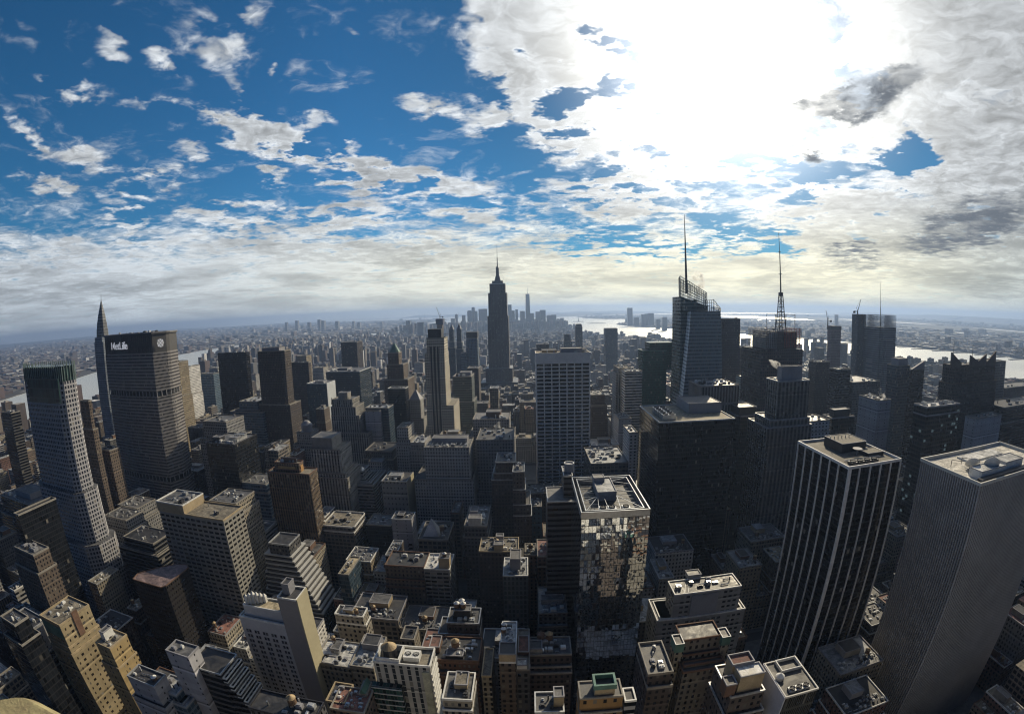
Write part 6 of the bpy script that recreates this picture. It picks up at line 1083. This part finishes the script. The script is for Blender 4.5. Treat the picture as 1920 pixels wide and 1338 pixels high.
# =============== the rest of the grid: every block between the avenues
from mathutils.bvhtree import BVHTree
def proj(x, y, z):
    d = Vector((x, y, z-EYE)); d.normalize()
    cx_, cy_, cz_ = d.dot(rx), d.dot(ry), -d.dot(rz); th = math.acos(max(-1, min(1, cz_))); r = FOC*(th+K3*th**3)*1000; n = math.hypot(cx_, cy_)+1e-9
    return 960+r*cx_/n, 669-r*cy_/n
AV = [-1230, -1000, -800, -640, -480, -325, -168, 147, 395, 720, 1000, 1280, 1560, 1790]
ST = lambda n: 45+(49-n)*78.5
rr = random.Random(11); LOTS = []
def free(x0, x1, y0, y1):
    return all(x1-1 < a or x0+1 > b or y1-1 < c or y0+1 > e for a, b, c, e, h in FOOT)
pv = MB()
for i in range(len(AV)-1):
    for n in range(50, 26, -1):
        ya, yb = ST(n)+9, ST(n-1)-9; xa, xb = AV[i]+14, AV[i+1]-14
        if ya < 2 and AV[i] < 400 and AV[i] > -500: continue
        if 0 < n: pv.box(xa-4, xb+4, ya-4, yb+4, .004, .15)
        if -175 < AV[i] < 100 and n in (42, 41): continue
        for (y0, y1) in ((ya, (ya+yb)/2-.6), ((ya+yb)/2+.6, yb)):
            x = xa
            while x < xb-7:
                w = min(rr.choice((9, 12, 15, 20, 26, 34)), xb-x); 
                if xb-(x+w) < 7: w = xb-x
                y = (y0+y1)/2; core = math.exp(-((y-500)/700)**2)*math.exp(-(x/900)**2)
                h = rr.choice((14, 18, 22, 28, 36, 46))*(.75+.5*core) + (rr.random()**4)*70*core
                if 470 < y < 1250: h = rr.choice((20, 26, 34, 44, 56))*(.75+.6*core) + (rr.random()**3)*75*core
                if y < 470: h = min(h*1.12, 54+.045*y)
                if y > 1250: h = 12+rr.random()*22+(rr.random()**8)*60
                y0_, y1_ = y0+rr.uniform(0, 1.5), y1-rr.uniform(0, 1.5)
                fr = free(x+.3, x+w-.3, y0_, y1_)
                if fr and math.hypot(x, y) > 90 and y > -20: LOTS.append((x+.25, x+w-.25, y0_, y1_, h))
                x += w
structure(pv.build('pavement', plain('paving', (.10, .10, .098), .85, 0, .2, .3)))
bv, bf = [], []
for o in list(bpy.data.objects):
    if o.type == 'MESH' and o.parent is not None and o.name.split('.')[0] in ('wall', 'front_wall', 'side_wall', 'white_wing', 'penthouse', 'turret', 'blank_tower', 'terrace_floors', 'dark_wing', 'sign_band', 'top_band', 'glass_bay'):
        # parents sit unrotated, so the world place is the sum of the locations
        loc = Vector((0, 0, 0)); p = o
        while p is not None: loc = loc+p.location; p = p.parent
        k = len(bv); bv += [v.co+loc for v in o.data.vertices]; bf += [[k+j for j in f.vertices] for f in o.data.polygons]
for (a, b, c, e, h) in LOTS:
    k = len(bv); bv += [Vector(q) for q in ((a, c, 0), (b, c, 0), (b, e, 0), (a, e, 0), (a, c, h), (b, c, h), (b, e, h), (a, e, h))]; bf += [[k, k+1, k+5, k+4], [k+1, k+2, k+6, k+5], [k+2, k+3, k+7, k+6], [k+3, k, k+4, k+7], [k+4, k+5, k+6, k+7]]
tree = BVHTree.FromPolygons(bv, bf); eye = Vector((0, 0, EYE))
def seen(p):
    d = p-eye; L = d.length; d.normalize(); hit = tree.ray_cast(eye, d, L-.6); return hit[0] is None
VIS = []
for q in LOTS:
    a, b, c, e, h = q; s = 0
    for f in (.1, .35, .65, .9):
        for g in (.1, .5, .9):
            s += seen(Vector((a+(b-a)*f, c+(e-c)*g, h+.3)))
        for g in (.9, .6, .3): s += seen(Vector((a+(b-a)*f, c-.3, h*g)))
    if not s: VIS.append((0, q)); continue
    px, py = proj((a+b)/2, (c+e)/2, h)
    if not (-20 < px < 1940 and py < 1350): VIS.append((0, q)); continue
    pa, pb, pc = proj(a, c, h), proj(b, c, h), proj((a+b)/2, c, h*.5)
    VIS.append((s/24*max(2, abs(pb[0]-pa[0]))*max(3, abs(pc[1]-py)*2), q))
VIS.sort(key=lambda v: -v[0])
NIND = 215
HERO = [(o, proj(o['b'][0]/2+o['b'][1]/2, o['b'][2], o['b'][4]) if 'b' in o.keys() else proj(o.location.x, o.location.y-15, 200)) for o in bpy.data.objects if o.parent is None and o.get('category') and o.type == 'EMPTY']
import re as _re
def short(l):
    l = _re.split(r',| with | behind | beside | between | in front | under | over | right of | left of | below | above | against | that | joined | among | at the | half ', l)[0]; return ' '.join(l.split()[:6])
used = set(o['label'] for o, _ in HERO); SH = {}
for o, p in HERO: SH.setdefault(short(o['label']), []).append((o, p))
UNI = [(k, v[0][1]) for k, v in SH.items() if len(v) == 1 and len(k.split()) >= 3]
KN = [('tan', 'tan brick', 4), ('tan2', 'buff brick', 4), ('brown', 'brown brick', 5), ('brown2', 'dark brown', 6), ('red', 'red brick', 4), ('grey', 'grey stone', 6), ('lgrey', 'pale stone', 6), ('dgrey', 'charcoal', 5), ('apt', 'beige', 4), ('loft', 'big-windowed', 4), ('pier2', 'ribbed brown', 3), ('band', 'grey banded', 2), ('white', 'white', 3), ('blue', 'blue glass', 1)]
KW = [k for k in KN for _ in range(k[2])]; RF = [('tar', 'black-roofed'), ('gravel', 'gravel-roofed'), ('grey', 'grey-roofed'), ('silver', 'silver-roofed'), ('tan', 'tan-roofed'), ('white', 'white-roofed'), ('red', 'red-roofed')]
def ord_(n): return ['', 'second ', 'third ', 'fourth ', 'fifth ', 'sixth ', 'seventh ', 'eighth ', 'ninth ', 'tenth '][n]
n_ind = 0; rest = []
def label_for(col, rf, kind, feat, a, b, c, h):
    px, py = proj((a+b)/2, c, h); cands = sorted(UNI, key=lambda u: (u[1][0]-px)**2+(u[1][1]-py)**2)
    for k in range(6):
        nm, (hx, hy) = cands[k]; dx, dy = px-hx, py-hy
        rel = ('right of' if dx > 0 else 'left of') if abs(dx) > abs(dy) else ('below' if dy > 0 else 'just above')
        for f in (feat, feat+' '+('low' if h < 30 else 'tall')):
            l = f'{rf} {col} {kind}{f}, {rel} the {nm}'; l = l.replace('  ', ' ')
            if len(l.split()) <= 16 and l not in used: used.add(l); return l
    for k in range(6):
        nm, (hx, hy) = cands[k]
        l = f'{col} {kind}, further off beyond the {nm}'
        if l not in used and len(l.split()) <= 16: used.add(l); return l
    return None
for s, q in VIS:
    a, b, c, e, h = q
    if s > 0 and n_ind < NIND:
        wk, cn, _ = rr.choice(KW); rk, rn = rr.choice(RF[:5] + RF[:4] + RF); big = h > 42
        kind = 'tower' if h > 60 else ('block' if h > 24 else 'low house'); name = 'office_building' if wk in ('band', 'blue', 'dgrey', 'pier2', 'loft') else 'apartment_block'
        nm = {'office_building': 'office building', 'apartment_block': 'apartment block'}[name]
        d = math.hypot((a+b)/2, c); tank = d < 620 and rr.random() < .55 and b-a > 9; setb = h > 30 and rr.random() < .45 and b-a > 13; ph = b-a > 10 and rr.random() < .7
        feat = ' with a water tank' if tank else (' with a setback top' if setb else (' with a roof house' if ph else ' with a flat roof'))
        lb = label_for(cn, rn, kind, feat, a, b, c, h)
        if lb is None: rest.append(q); continue
        tiers = [((a, b, c, e), 0, h)]
        if setb:
            k_ = rr.uniform(.7, .88); tiers = [((a, b, c, e), 0, h*k_), ((a+1.8, b-1.8, c+2.2, e-2), h*k_, h)]
            if h > 50: j_ = k_-.16; tiers = [((a, b, c, e), 0, h*j_), ((a+.9, b-.9, c+1.1, e-1), h*j_, h*k_), ((a+1.8, b-1.8, c+2.2, e-2), h*k_, h)]
        o = building(name, lb, nm, tiers, F[wk], rk, rr.choice((M_STONE, M_BRICK, M_UNIT, M_WHITE, M_GREYW)), .8, 'buildings filling the blocks', True, .35); n_ind += 1
        A, Bq, C, E = (a+1.8, b-1.8, c+2.2, e-2) if setb else (a, b, c, e)
        if ph: penthouse(o, A+(Bq-A)*.3, A+(Bq-A)*rr.uniform(.55, .8), C+(E-C)*.45, C+(E-C)*.85, h, rr.uniform(2.5, 5), rr.choice((M_STONE, M_BRICK, M_GREYW, M_TANW)), ROOF[rr.choice(('grey', 'tar', 'silver'))], .3)
        if tank: water_tank(o, A+(Bq-A)*rr.uniform(.15, .85), C+(E-C)*rr.uniform(.2, .35), h, rr.uniform(1.3, 1.9), rr.uniform(2.6, 3.6), 2.0)
        clutter(o, A+.8, Bq-.8, C+.8, C+(E-C)*(.42 if ph else .9), h, int((10 if d < 500 else 4)*(1+(b-a)/25)), int(a*13+c), .75)
    else: rest.append(q)
def addbox(m, a, b, c, e, h, mi, r_):
    m.box(a, b, c, e, 0, h, mi, top=False); m.quad([(a, c, h), (b, c, h), (b, e, h), (a, e, h)], m=r_)
FM = [F[k] for k in ('tan', 'tan2', 'brown', 'brown2', 'red', 'grey', 'lgrey', 'dgrey', 'apt', 'loft', 'band')]; RM = [ROOF[k] for k in ('tar', 'gravel', 'grey', 'silver', 'white', 'red')]
m = MB()
for a, b, c, e, h in rest:
    addbox(m, a, b, c, e, h, rr.randrange(len(FM)), len(FM)+rr.choice((0, 0, 1, 2, 2, 3, 3, 4, 5)))
    if b-a > 11: xx = a+(b-a)*rr.uniform(.2, .6); m.box(xx, xx+4, c+8, c+14, h, h+rr.uniform(2, 4), rr.randrange(len(FM)))
    for _ in range(2): xx, yy = rr.uniform(a+1, b-3), rr.uniform(c+1, e-3); m.box(xx, xx+rr.uniform(1, 2.5), yy, yy+rr.uniform(1, 2.5), h, h+rr.uniform(.8, 2.2), len(FM)+3)
o = m.build('low_buildings', FM+RM); o['kind'] = 'stuff'
# =============== the far city as one mass
def inside(P, x, y):
    r = False
    for i in range(len(P)):
        (x1, y1), (x2, y2) = P[i-1], P[i]
        if (y1 > y) != (y2 > y) and x < (x2-x1)*(y-y1)/(y2-y1)+x1: r = not r
    return r
def farmat(name, col, glow=0): return plain(name, col, .75, 0, .02, .25)
FAR = [farmat('far_brick', (.09, .06, .055)), farmat('far_brown', (.065, .05, .045)), farmat('far_grey', (.12, .12, .125)), farmat('far_tan', (.20, .17, .14)), farmat('far_slate', (.05, .05, .06)), farmat('far_pale', (.34, .33, .31)), farmat('far_white', (.55, .55, .55))]
FWT = [0, 0, 0, 1, 1, 1, 2, 2, 2, 3, 3, 4, 4, 5, 6]; FRT = [4, 4, 1, 1, 0, 2, 2, 4, 0, 6, 3, 5]
def mass(name, P, xr, yr, pitch, hf, size, seed, keep=1.0, parkz=()):
    q = random.Random(seed); m = MB(); n = 0; y = yr[0]
    while y < yr[1]:
        pt = pitch(y) if callable(pitch) else pitch; x = xr[0]
        while x < xr[1]:
            xx, yy = x+q.uniform(-.2, .2)*pt, y+q.uniform(-.2, .2)*pt; x += pt
            if abs(math.degrees(math.atan2(xx, yy))) > 72 or not inside(P, xx, yy) or q.random() > keep: continue
            if any((xx-a)**2+(yy-b)**2 < r*r for a, b, r in parkz): continue
            if not free(xx-20, xx+20, yy-20, yy+20) and yy < 3000: continue
            w, d, h = pt*q.uniform(*size), pt*q.uniform(*size), hf(q, xx, yy); mi = q.choice(FWT); m.box(xx-w/2, xx+w/2, yy-d/2, yy+d/2, 0, h, mi, top=False); ri = q.choice(FRT)
            m.quad([(xx-w/2, yy-d/2, h), (xx+w/2, yy-d/2, h), (xx+w/2, yy+d/2, h), (xx-w/2, yy+d/2, h)], m=ri); n += 1
            if h > 18 and q.random() < .5: m.box(xx-w*.2, xx+w*.15, yy-d*.2, yy+d*.2, h, h+4, q.choice(FWT))
        y += pt
    o = m.build(name, FAR); o['kind'] = 'stuff'; return n
def hman(q, x, y):
    h = 13+q.random()*16
    if q.random() < .10: h = 30+q.random()*35
    if y < 2600 and q.random() < .09: h = 50+q.random()*60
    if x < -1500 and 2000 < y < 5200 and q.random() < .16: h = 38+q.random()*22
    if y > 5300: h = 25+q.random()**2*110
    return h
mass('downtown_buildings', MAN, (-3000, 1900), (1822, 7100), lambda y: 33 if y < 3000 else 44, hman, (.45, .85), 31, parkz=((-150, 2250, 90), (-900, 3300, 110)))
mass('uptown_side_buildings', MAN, (-1700, -1010), (-100, 1822), 44, lambda q, x, y: 18+q.random()*40+(q.random() < .1)*60, (.4, .8), 32); mass('uptown_side_buildings', MAN, (1000, 1900), (1822, 1823), 44, hman, (.4, .8), 33)
mass('borough_buildings', LI, (-15000, -1000), (-1500, 6000), 92, lambda q, x, y: 8+q.random()*8+(q.random() < .05)*q.random()*55, (.4, .85), 34, .8)
mass('borough_buildings', LI, (-17000, -1000), (6000, 17000), 150, lambda q, x, y: 9+q.random()*10+(q.random() < .05)*q.random()*60, (.35, .8), 35, .75)
mass('jersey_buildings', NJ, (1000, 14000), (-500, 16000), 140, lambda q, x, y: 8+q.random()*9+(q.random() < .04)*q.random()*60, (.35, .8), 36, .55, parkz=((9000, 9500, 1900), (6800, 13000, 3500), (8000, 6000, 1500)))
mass('jersey_buildings', NJ, (1300, 4200), (1500, 8000), 60, lambda q, x, y: 10+q.random()*12+(q.random() < .04)*q.random()*50, (.4, .8), 37, .7)
# =============== towers on the far skyline, each its own
def far_tower(px0, px1, ptop, y, lb, mat='slate', cat='office tower', taper=1.0, cap=0, spire=None, d=None, group='towers on the far skyline', name='office_tower'):
    a, b, z = NF((px0, ptop), (px1, ptop), y); d = d or max(18, min(60, (b-a)))
    mt = {'slate': F['blue'], 'grey': F['grey'], 'brown': F['brown2'], 'pale': F['lgrey'], 'black': F['blackg']}[mat]
    o = thing(name, lb, cat, ((a+b)/2, y+d/2, 0), group); m = MB(); P = rect(a, b, y, y+d); cx_, cy_ = (a+b)/2, y+d/2; Q = [((p-cx_)*taper+cx_, (q-cy_)*taper+cy_) for p, q in P]
    m.prism(P, 0, z, True, P1=Q); m.build('wall', mt, o)
    if cap: m = MB(); m.prism(Q, z, z+cap, True, P1=[((p-cx_)*.3+cx_, (q-cy_)*.3+cy_) for p, q in Q]); m.build('roof', M_DARK, o)
    if spire: m = MB(); m.tube((cx_, cy_, z), (cx_, cy_, at((px0+px1)/2, spire, y=cy_).z), 3.0, 5, r2=1.0); m.build('spire', M_GREYW, o)
    return o
far_tower(984, 994, 551, 5880, 'tapered downtown tower with a mast, the highest on the far skyline', 'slate', taper=.72, spire=538)
FT = [(761, 769, 601, 5600, 'far downtown block at the left end of the skyline cluster'), (845, 853, 597, 6100, 'thin grey far tower left of the domed one'), (853, 858, 590, 6300, 'domed far tower right of the thin grey one'), (866, 872, 591, 6200, 'narrow far tower left of the twin-peaked group'), (876, 884, 583, 6300, 'peaked far tower among the left downtown group'), (884, 890, 577, 6350, 'highest peaked tower of the left downtown group'), (890, 895, 583, 6300, 'stepped far tower right of the highest peaked one'), (897, 913, 579, 6200, 'broad flat-topped far tower beside the tallest tower'), (952, 959, 571, 5900, 'tall square far tower just right of the tallest tower'), (959, 965, 582, 6000, 'lower far tower right of the tall square one'), (966, 971, 580, 6050, 'slim far tower left of the mast-topped one'), (975, 984, 583, 6000, 'broad far block left of the mast-topped tower'), (994, 1001, 587, 6000, 'round-shouldered far tower right of the mast-topped tower'), (1004, 1014, 584, 5900, 'stepped far tower in the right downtown group'), (1012, 1023, 581, 5950, 'tall blunt far tower in the right downtown group'), (1025, 1034, 592, 6000, 'low domed far block'), (1033, 1043, 590, 6050, 'far block with a sloping shoulder'), (1044, 1049, 597, 6100, 'thin far tower left of the last one downtown'), (1050, 1057, 596, 6150, 'last far tower at the right end of downtown'), (915, 950, 596, 6100, 'wide far block behind the tallest tower'),
 (782, 793, 604, 4700, 'grey-blue block standing before the east river bridges')]
for k, q in enumerate(FT): far_tower(*q[:4], q[4], ['slate', 'grey', 'slate', 'brown'][k % 4], cap=10 if k in (2, 4, 5, 15) else 0)
for k, (a, b, p, y, l) in enumerate([(1177, 1186, 577, 6690, 'lone tall blue tower across the harbour'), (1203, 1209, 589, 6500, 'left one of the small cluster across the harbour'), (1210, 1215, 588, 6500, 'middle one of the small cluster across the harbour'), (1217, 1226, 587, 6450, 'widest one of the small cluster across the harbour'), (1190, 1198, 595, 6500, 'low block beside the lone tower across the harbour'), (1243, 1251, 595, 5200, 'grey block across the river left of the faceted tower'), (1231, 1238, 598, 5600, 'low grey block across the river')]): far_tower(a, b, p, y, l, 'slate', group='towers across the harbour')
for k, (a, b, p, y, l) in enumerate([(534, 538, 604, 8200, 'left thin tower on the distant borough skyline'), (553, 558, 601, 8300, 'second thin tower on the distant borough skyline'), (595, 600, 599, 8000, 'highest tower of the distant borough group'), (601, 608, 601, 8100, 'stout tower beside the highest distant borough one'), (628, 634, 602, 8000, 'square distant borough block'), (660, 664, 602, 8300, 'slim distant borough tower'), (669, 675, 604, 8300, 'blunt distant borough tower'), (713, 717, 603, 8500, 'last distant borough tower to the right'), (576, 581, 604, 8100, 'small distant borough tower in the middle')]): far_tower(a, b, p, y, l, 'grey', group='towers of the distant borough skyline')
for k, (a, b, p, y, l) in enumerate([(1568, 1572, 590, 5200, 'single pale tower standing on the far shore'), (1580, 1590, 644, 1500, 'brown block on the river bank'), (1535, 1546, 652, 1400, 'stepped brown block on the river bank'), (1884, 1896, 716, 1000, 'boxy block near the river at the right edge'), (340, 345, 690, 1500, 'pale slab behind the cream terrace tower')]): far_tower(a, b, p, y, l, 'brown' if k else 'pale', group='blocks along the west shore')
# =============== bridges
def bridge(label, A, Bp, ht, hd, name='suspension_bridge', span=.5):
    A, Bp = Vector((*A, 0)), Vector((*Bp, 0)); d = (Bp-A); L = d.length; d.normalize(); n = Vector((-d.y, d.x, 0)); o = thing(name, label, 'bridge', tuple((A+Bp)/2)); T1, T2 = A+d*L*(.5-span/2), A+d*L*(.5+span/2)
    m = MB(); m.quad([A+n*10+Vector((0, 0, hd)), A-n*10+Vector((0, 0, hd)), Bp-n*10+Vector((0, 0, hd)), Bp+n*10+Vector((0, 0, hd))]); m.tube(A+Vector((0, 0, hd-4)), Bp+Vector((0, 0, hd-4)), 6, 4); m.build('deck', M_DARK, o)
    for T in (T1, T2):
        m = MB()
        for s in (-9, 9): m.tube(T+n*s, T+n*s+Vector((0, 0, ht)), 3.6, 4)
        for z_ in (ht*.55, ht*.97): m.tube(T-n*9+Vector((0, 0, z_)), T+n*9+Vector((0, 0, z_)), 2.4, 4)
        m.build('tower', M_DARK, o)
    m = MB()
    for s in (-9, 9):
        pts = [A+n*s+Vector((0, 0, hd))]
        for k in range(13): f = k/12; pts.append(T1.lerp(T2, f)+n*s+Vector((0, 0, hd+4+(ht-hd-4)*(2*f-1)**2)))
        pts.append(Bp+n*s+Vector((0, 0, hd)))
        for p, q in zip(pts, pts[1:]): m.tube(p, q, .9, 4)
    m.build('cable', M_DARK, o)
bridge('dark suspension bridge over the east river, right of the sign tower', (-2450, 4120), (-3560, 4085), 102, 42); bridge('grey suspension bridge further down the east river', (-1600, 5330), (-2420, 5720), 98, 42); bridge('faint suspension bridge at the harbour mouth', (-3950, 16900), (-2350, 17650), 210, 70, span=.75)
# =============== small things on the harbour
o = thing('statue', 'tiny green statue on its pedestal on the harbour island', 'statue', (1077, 9438, 1)); m = MB(); m.prism(rect(1060, 1094, 9420, 9456), 1, 20, True, P1=rect(1067, 1087, 9428, 9448)); m.box(1071, 1083, 9432, 9444, 20, 47); m.build('pedestal', M_STONE, o)
m = MB(); m.cyl(1077, 9438, 47, 74, 6, 3.5, 10); m.cyl(1077, 9438, 74, 80, 2.6, 2.6, 8); m.tube((1079, 9438, 70), (1083, 9438, 90), 1.3, 5); m.cyl(1083, 9438, 90, 93, 2, .5, 6); m.build('figure', M_COPPER, o)
def boat(x, y, L, lb, rot=0):
    o = thing('ferry', lb, 'boat', (x, y, -3), 'boats on the water'); m = MB(); P = [(x-L*.14, y-L/2), (x+L*.14, y-L/2), (x+L*.16, y+L*.2), (x, y+L/2), (x-L*.16, y+L*.2)]; m.prism(P, -3.5, 1, True); m.build('hull', M_DARK, o)
    m = MB(); m.box(x-L*.1, x+L*.1, y-L*.35, y+L*.15, 1, 6); m.build('cabin', M_WHITE, o); o.rotation_euler = (0, 0, rot)
boat(900, 7600, 80, 'small ferry on the bright harbour near downtown', .5); boat(1450, 5200, 60, 'small boat on the river left of the faceted tower', 0); boat(2000, 1700, 70, 'boat on the river behind the fin-crowned tower', .1); boat(-1750, 1500, 50, 'barge on the east river left of the sign tower', .2)
# piers in the river
for k in range(16):
    y = 380+k*120; x = 1826+(k > 9)*(-(k-9)*34)
    if k in (3, 7, 12): continue
    m = MB(); m.box(x-6, x+rr.uniform(150, 230), y, y+rr.uniform(20, 38), -3, .8, top=True); o = m.build('river_pier', M_DARK if k % 2 else M_GREYW, None, (x, y, -3)); o['kind'] = 'structure'
for k in range(22):
    y = 900+k*150; m = MB(); x = 3380-(y-737)*.23 if y < 2087 else 3110-(y-2087)*.377
    m.box(x-rr.uniform(120, 240), x+20, y, y+26, -3, .8, top=True); o = m.build('river_pier', M_DARK, None, (x, y, -3)); o['kind'] = 'structure'
# =============== traffic on the avenue
def car(x, y, col, lb, cat='car', big=False):
    L, W_, H_ = (8.5, 2.5, 3.2) if big else (4.6, 1.85, 1.45); o = thing('truck' if big else 'car', lb, cat, (x, y, .16), 'traffic on the avenue'); z0 = .006
    m = MB(); m.prism([(x-W_/2, y-L/2), (x+W_/2, y-L/2), (x+W_/2, y+L/2), (x-W_/2, y+L/2)], .35, H_*.55 if not big else H_, True, P1=[(x-W_/2+.08, y-L/2+.15), (x+W_/2-.08, y-L/2+.15), (x+W_/2-.08, y+L/2-.2), (x-W_/2+.08, y+L/2-.2)], bottom=True); m.build('body', col, o)
    if not big: m = MB(); m.prism(rect(x-W_/2+.1, x+W_/2-.1, y-L*.3, y+L*.22), H_*.55, H_, True, P1=rect(x-W_/2+.3, x+W_/2-.3, y-L*.2, y+L*.1)); m.build('cabin', M_BLACK, o)
    for sx in (-1, 1):
        for sy in (-.32, .32): m = MB(); m.tube((x+sx*(W_/2-.12)-.1, y+sy*L, .34), (x+sx*(W_/2-.12)+.1, y+sy*L, .34), .34, 10); m.build('wheel', M_BLACK, o)
CC = [(plain('taxi_yellow', (.55, .33, .02), .4), 'yellow cab'), (plain('car_white', (.6, .6, .6), .4), 'white car'), (plain('car_black', (.02, .02, .022), .3), 'black car'), (plain('car_silver', (.35, .36, .37), .35, .5), 'silver car')]
WHERE = ['level with the turreted gothic block', 'near the pinstripe tower foot', 'beside the grey brick hotel', 'under the finned slab', 'far up by the black box', 'behind the conical tank block']
kk = 0
for i, (x, y) in enumerate([(139, 168), (142.5, 181), (146, 175), (150, 190), (154, 172), (139, 200), (146, 214), (151, 222), (155, 208), (142, 236), (148, 247), (154, 258), (139, 262), (150, 280), (144, 300), (153, 310)]):
    mt, nm = CC[(i*7+i//3) % 4]; lab = f'{nm} on the avenue {WHERE[i % 6]}' + ('' if i < 6 else ', further back' if i < 12 else ', far end of the queue'); car(x, y, mt, lab)
car(137.5, 188, M_WHITE, 'white box truck parked at the avenue kerb', 'truck', True)
# lane lines
m = MB()
for x in (137.3, 141.2, 144.9, 148.6, 152.4, 156.6):
    for k in range(90): m.quad([(x-.07, 60+k*8, .004), (x+.07, 60+k*8, .004), (x+.07, 63+k*8, .004), (x-.07, 63+k*8, .004)])
structure(m.build('road_markings', M_WHITE))
# =============== steam
def plume(name, pts, label, dens, seed):
    me_ = MB(); rs = random.Random(seed); n = 14; rings = []
    for i, (x, y, z, r) in enumerate(pts): rings.append([(x+r*math.cos(6.2832*k/n)*rs.uniform(.75, 1.25), y+r*math.sin(6.2832*k/n)*rs.uniform(.75, 1.25), z) for k in range(n)])
    for A, Bq in zip(rings, rings[1:]):
        for k in range(n): j = (k+1) % n; me_.quad([A[k], A[j], Bq[j], Bq[k]])
    me_.quad(rings[0][::-1]); me_.quad(rings[-1]); o = me_.build(name, None, None, (pts[0][0], pts[0][1], pts[0][2]))
    bm = bmesh.new(); bm.from_mesh(o.data); bmesh.ops.remove_doubles(bm, verts=bm.verts, dist=.001); bm.to_mesh(o.data); bm.free()
    mm = bpy.data.materials.new('steam'); mm.use_nodes = True; t = NT(mm.node_tree); t.n.clear(); oo = t.new('ShaderNodeOutputMaterial'); v = t.new('ShaderNodeVolumePrincipled'); t.link(v.outputs[0], oo.inputs['Volume'])
    g = t.new('ShaderNodeNewGeometry').outputs['Position']; nn = t.noise(g, .13, 5, .65, .6); t.link(t.m('MULTIPLY', t.ramp(nn, .46, .62), dens), v.inputs['Density']); v.inputs['Color'].default_value = (.93, .94, .96, 1); v.inputs['Anisotropy'].default_value = .4
    o.data.materials.clear(); o.data.materials.append(mm); tag(o, label, 'steam'); o['kind'] = 'stuff'
def pp(px, py, y, r): q = at(px, py, y=y); return (q.x, q.y, q.z, r)
plume('steam', [pp(1314, 552, 566, 2), pp(1313, 540, 566, 5), pp(1311, 528, 566, 7), pp(1308, 518, 566, 8), pp(1310, 508, 566, 5)], 'white steam puff rising behind the slanted lattice crown', .28, 1)
plume('steam', [pp(1462, 694, 385, 2), pp(1458, 688, 385, 4), pp(1453, 681, 385, 5), pp(1446, 674, 385, 3)], 'white steam drifting off the grey roof box of the ribbed stone tower', .35, 2)
plume('steam', [pp(941, 812, 520, 1.5), pp(936, 806, 520, 3), pp(931, 798, 520, 4), pp(938, 790, 520, 2)], 'thin steam over the dark stepped roofs below the tallest tower', .2, 3)
plume('steam', [pp(1654, 752, 410, 1.5), pp(1656, 744, 410, 3), pp(1652, 735, 410, 4), pp(1650, 728, 410, 2)], 'steam puff over the mottled grey tower roof', .25, 4)
m = MB(); m.box(-32000, 32000, -8000, 32000, -13.5, 480, top=True, bottom=True); hz = m.build('haze', mh); hz['kind'] = 'stuff'
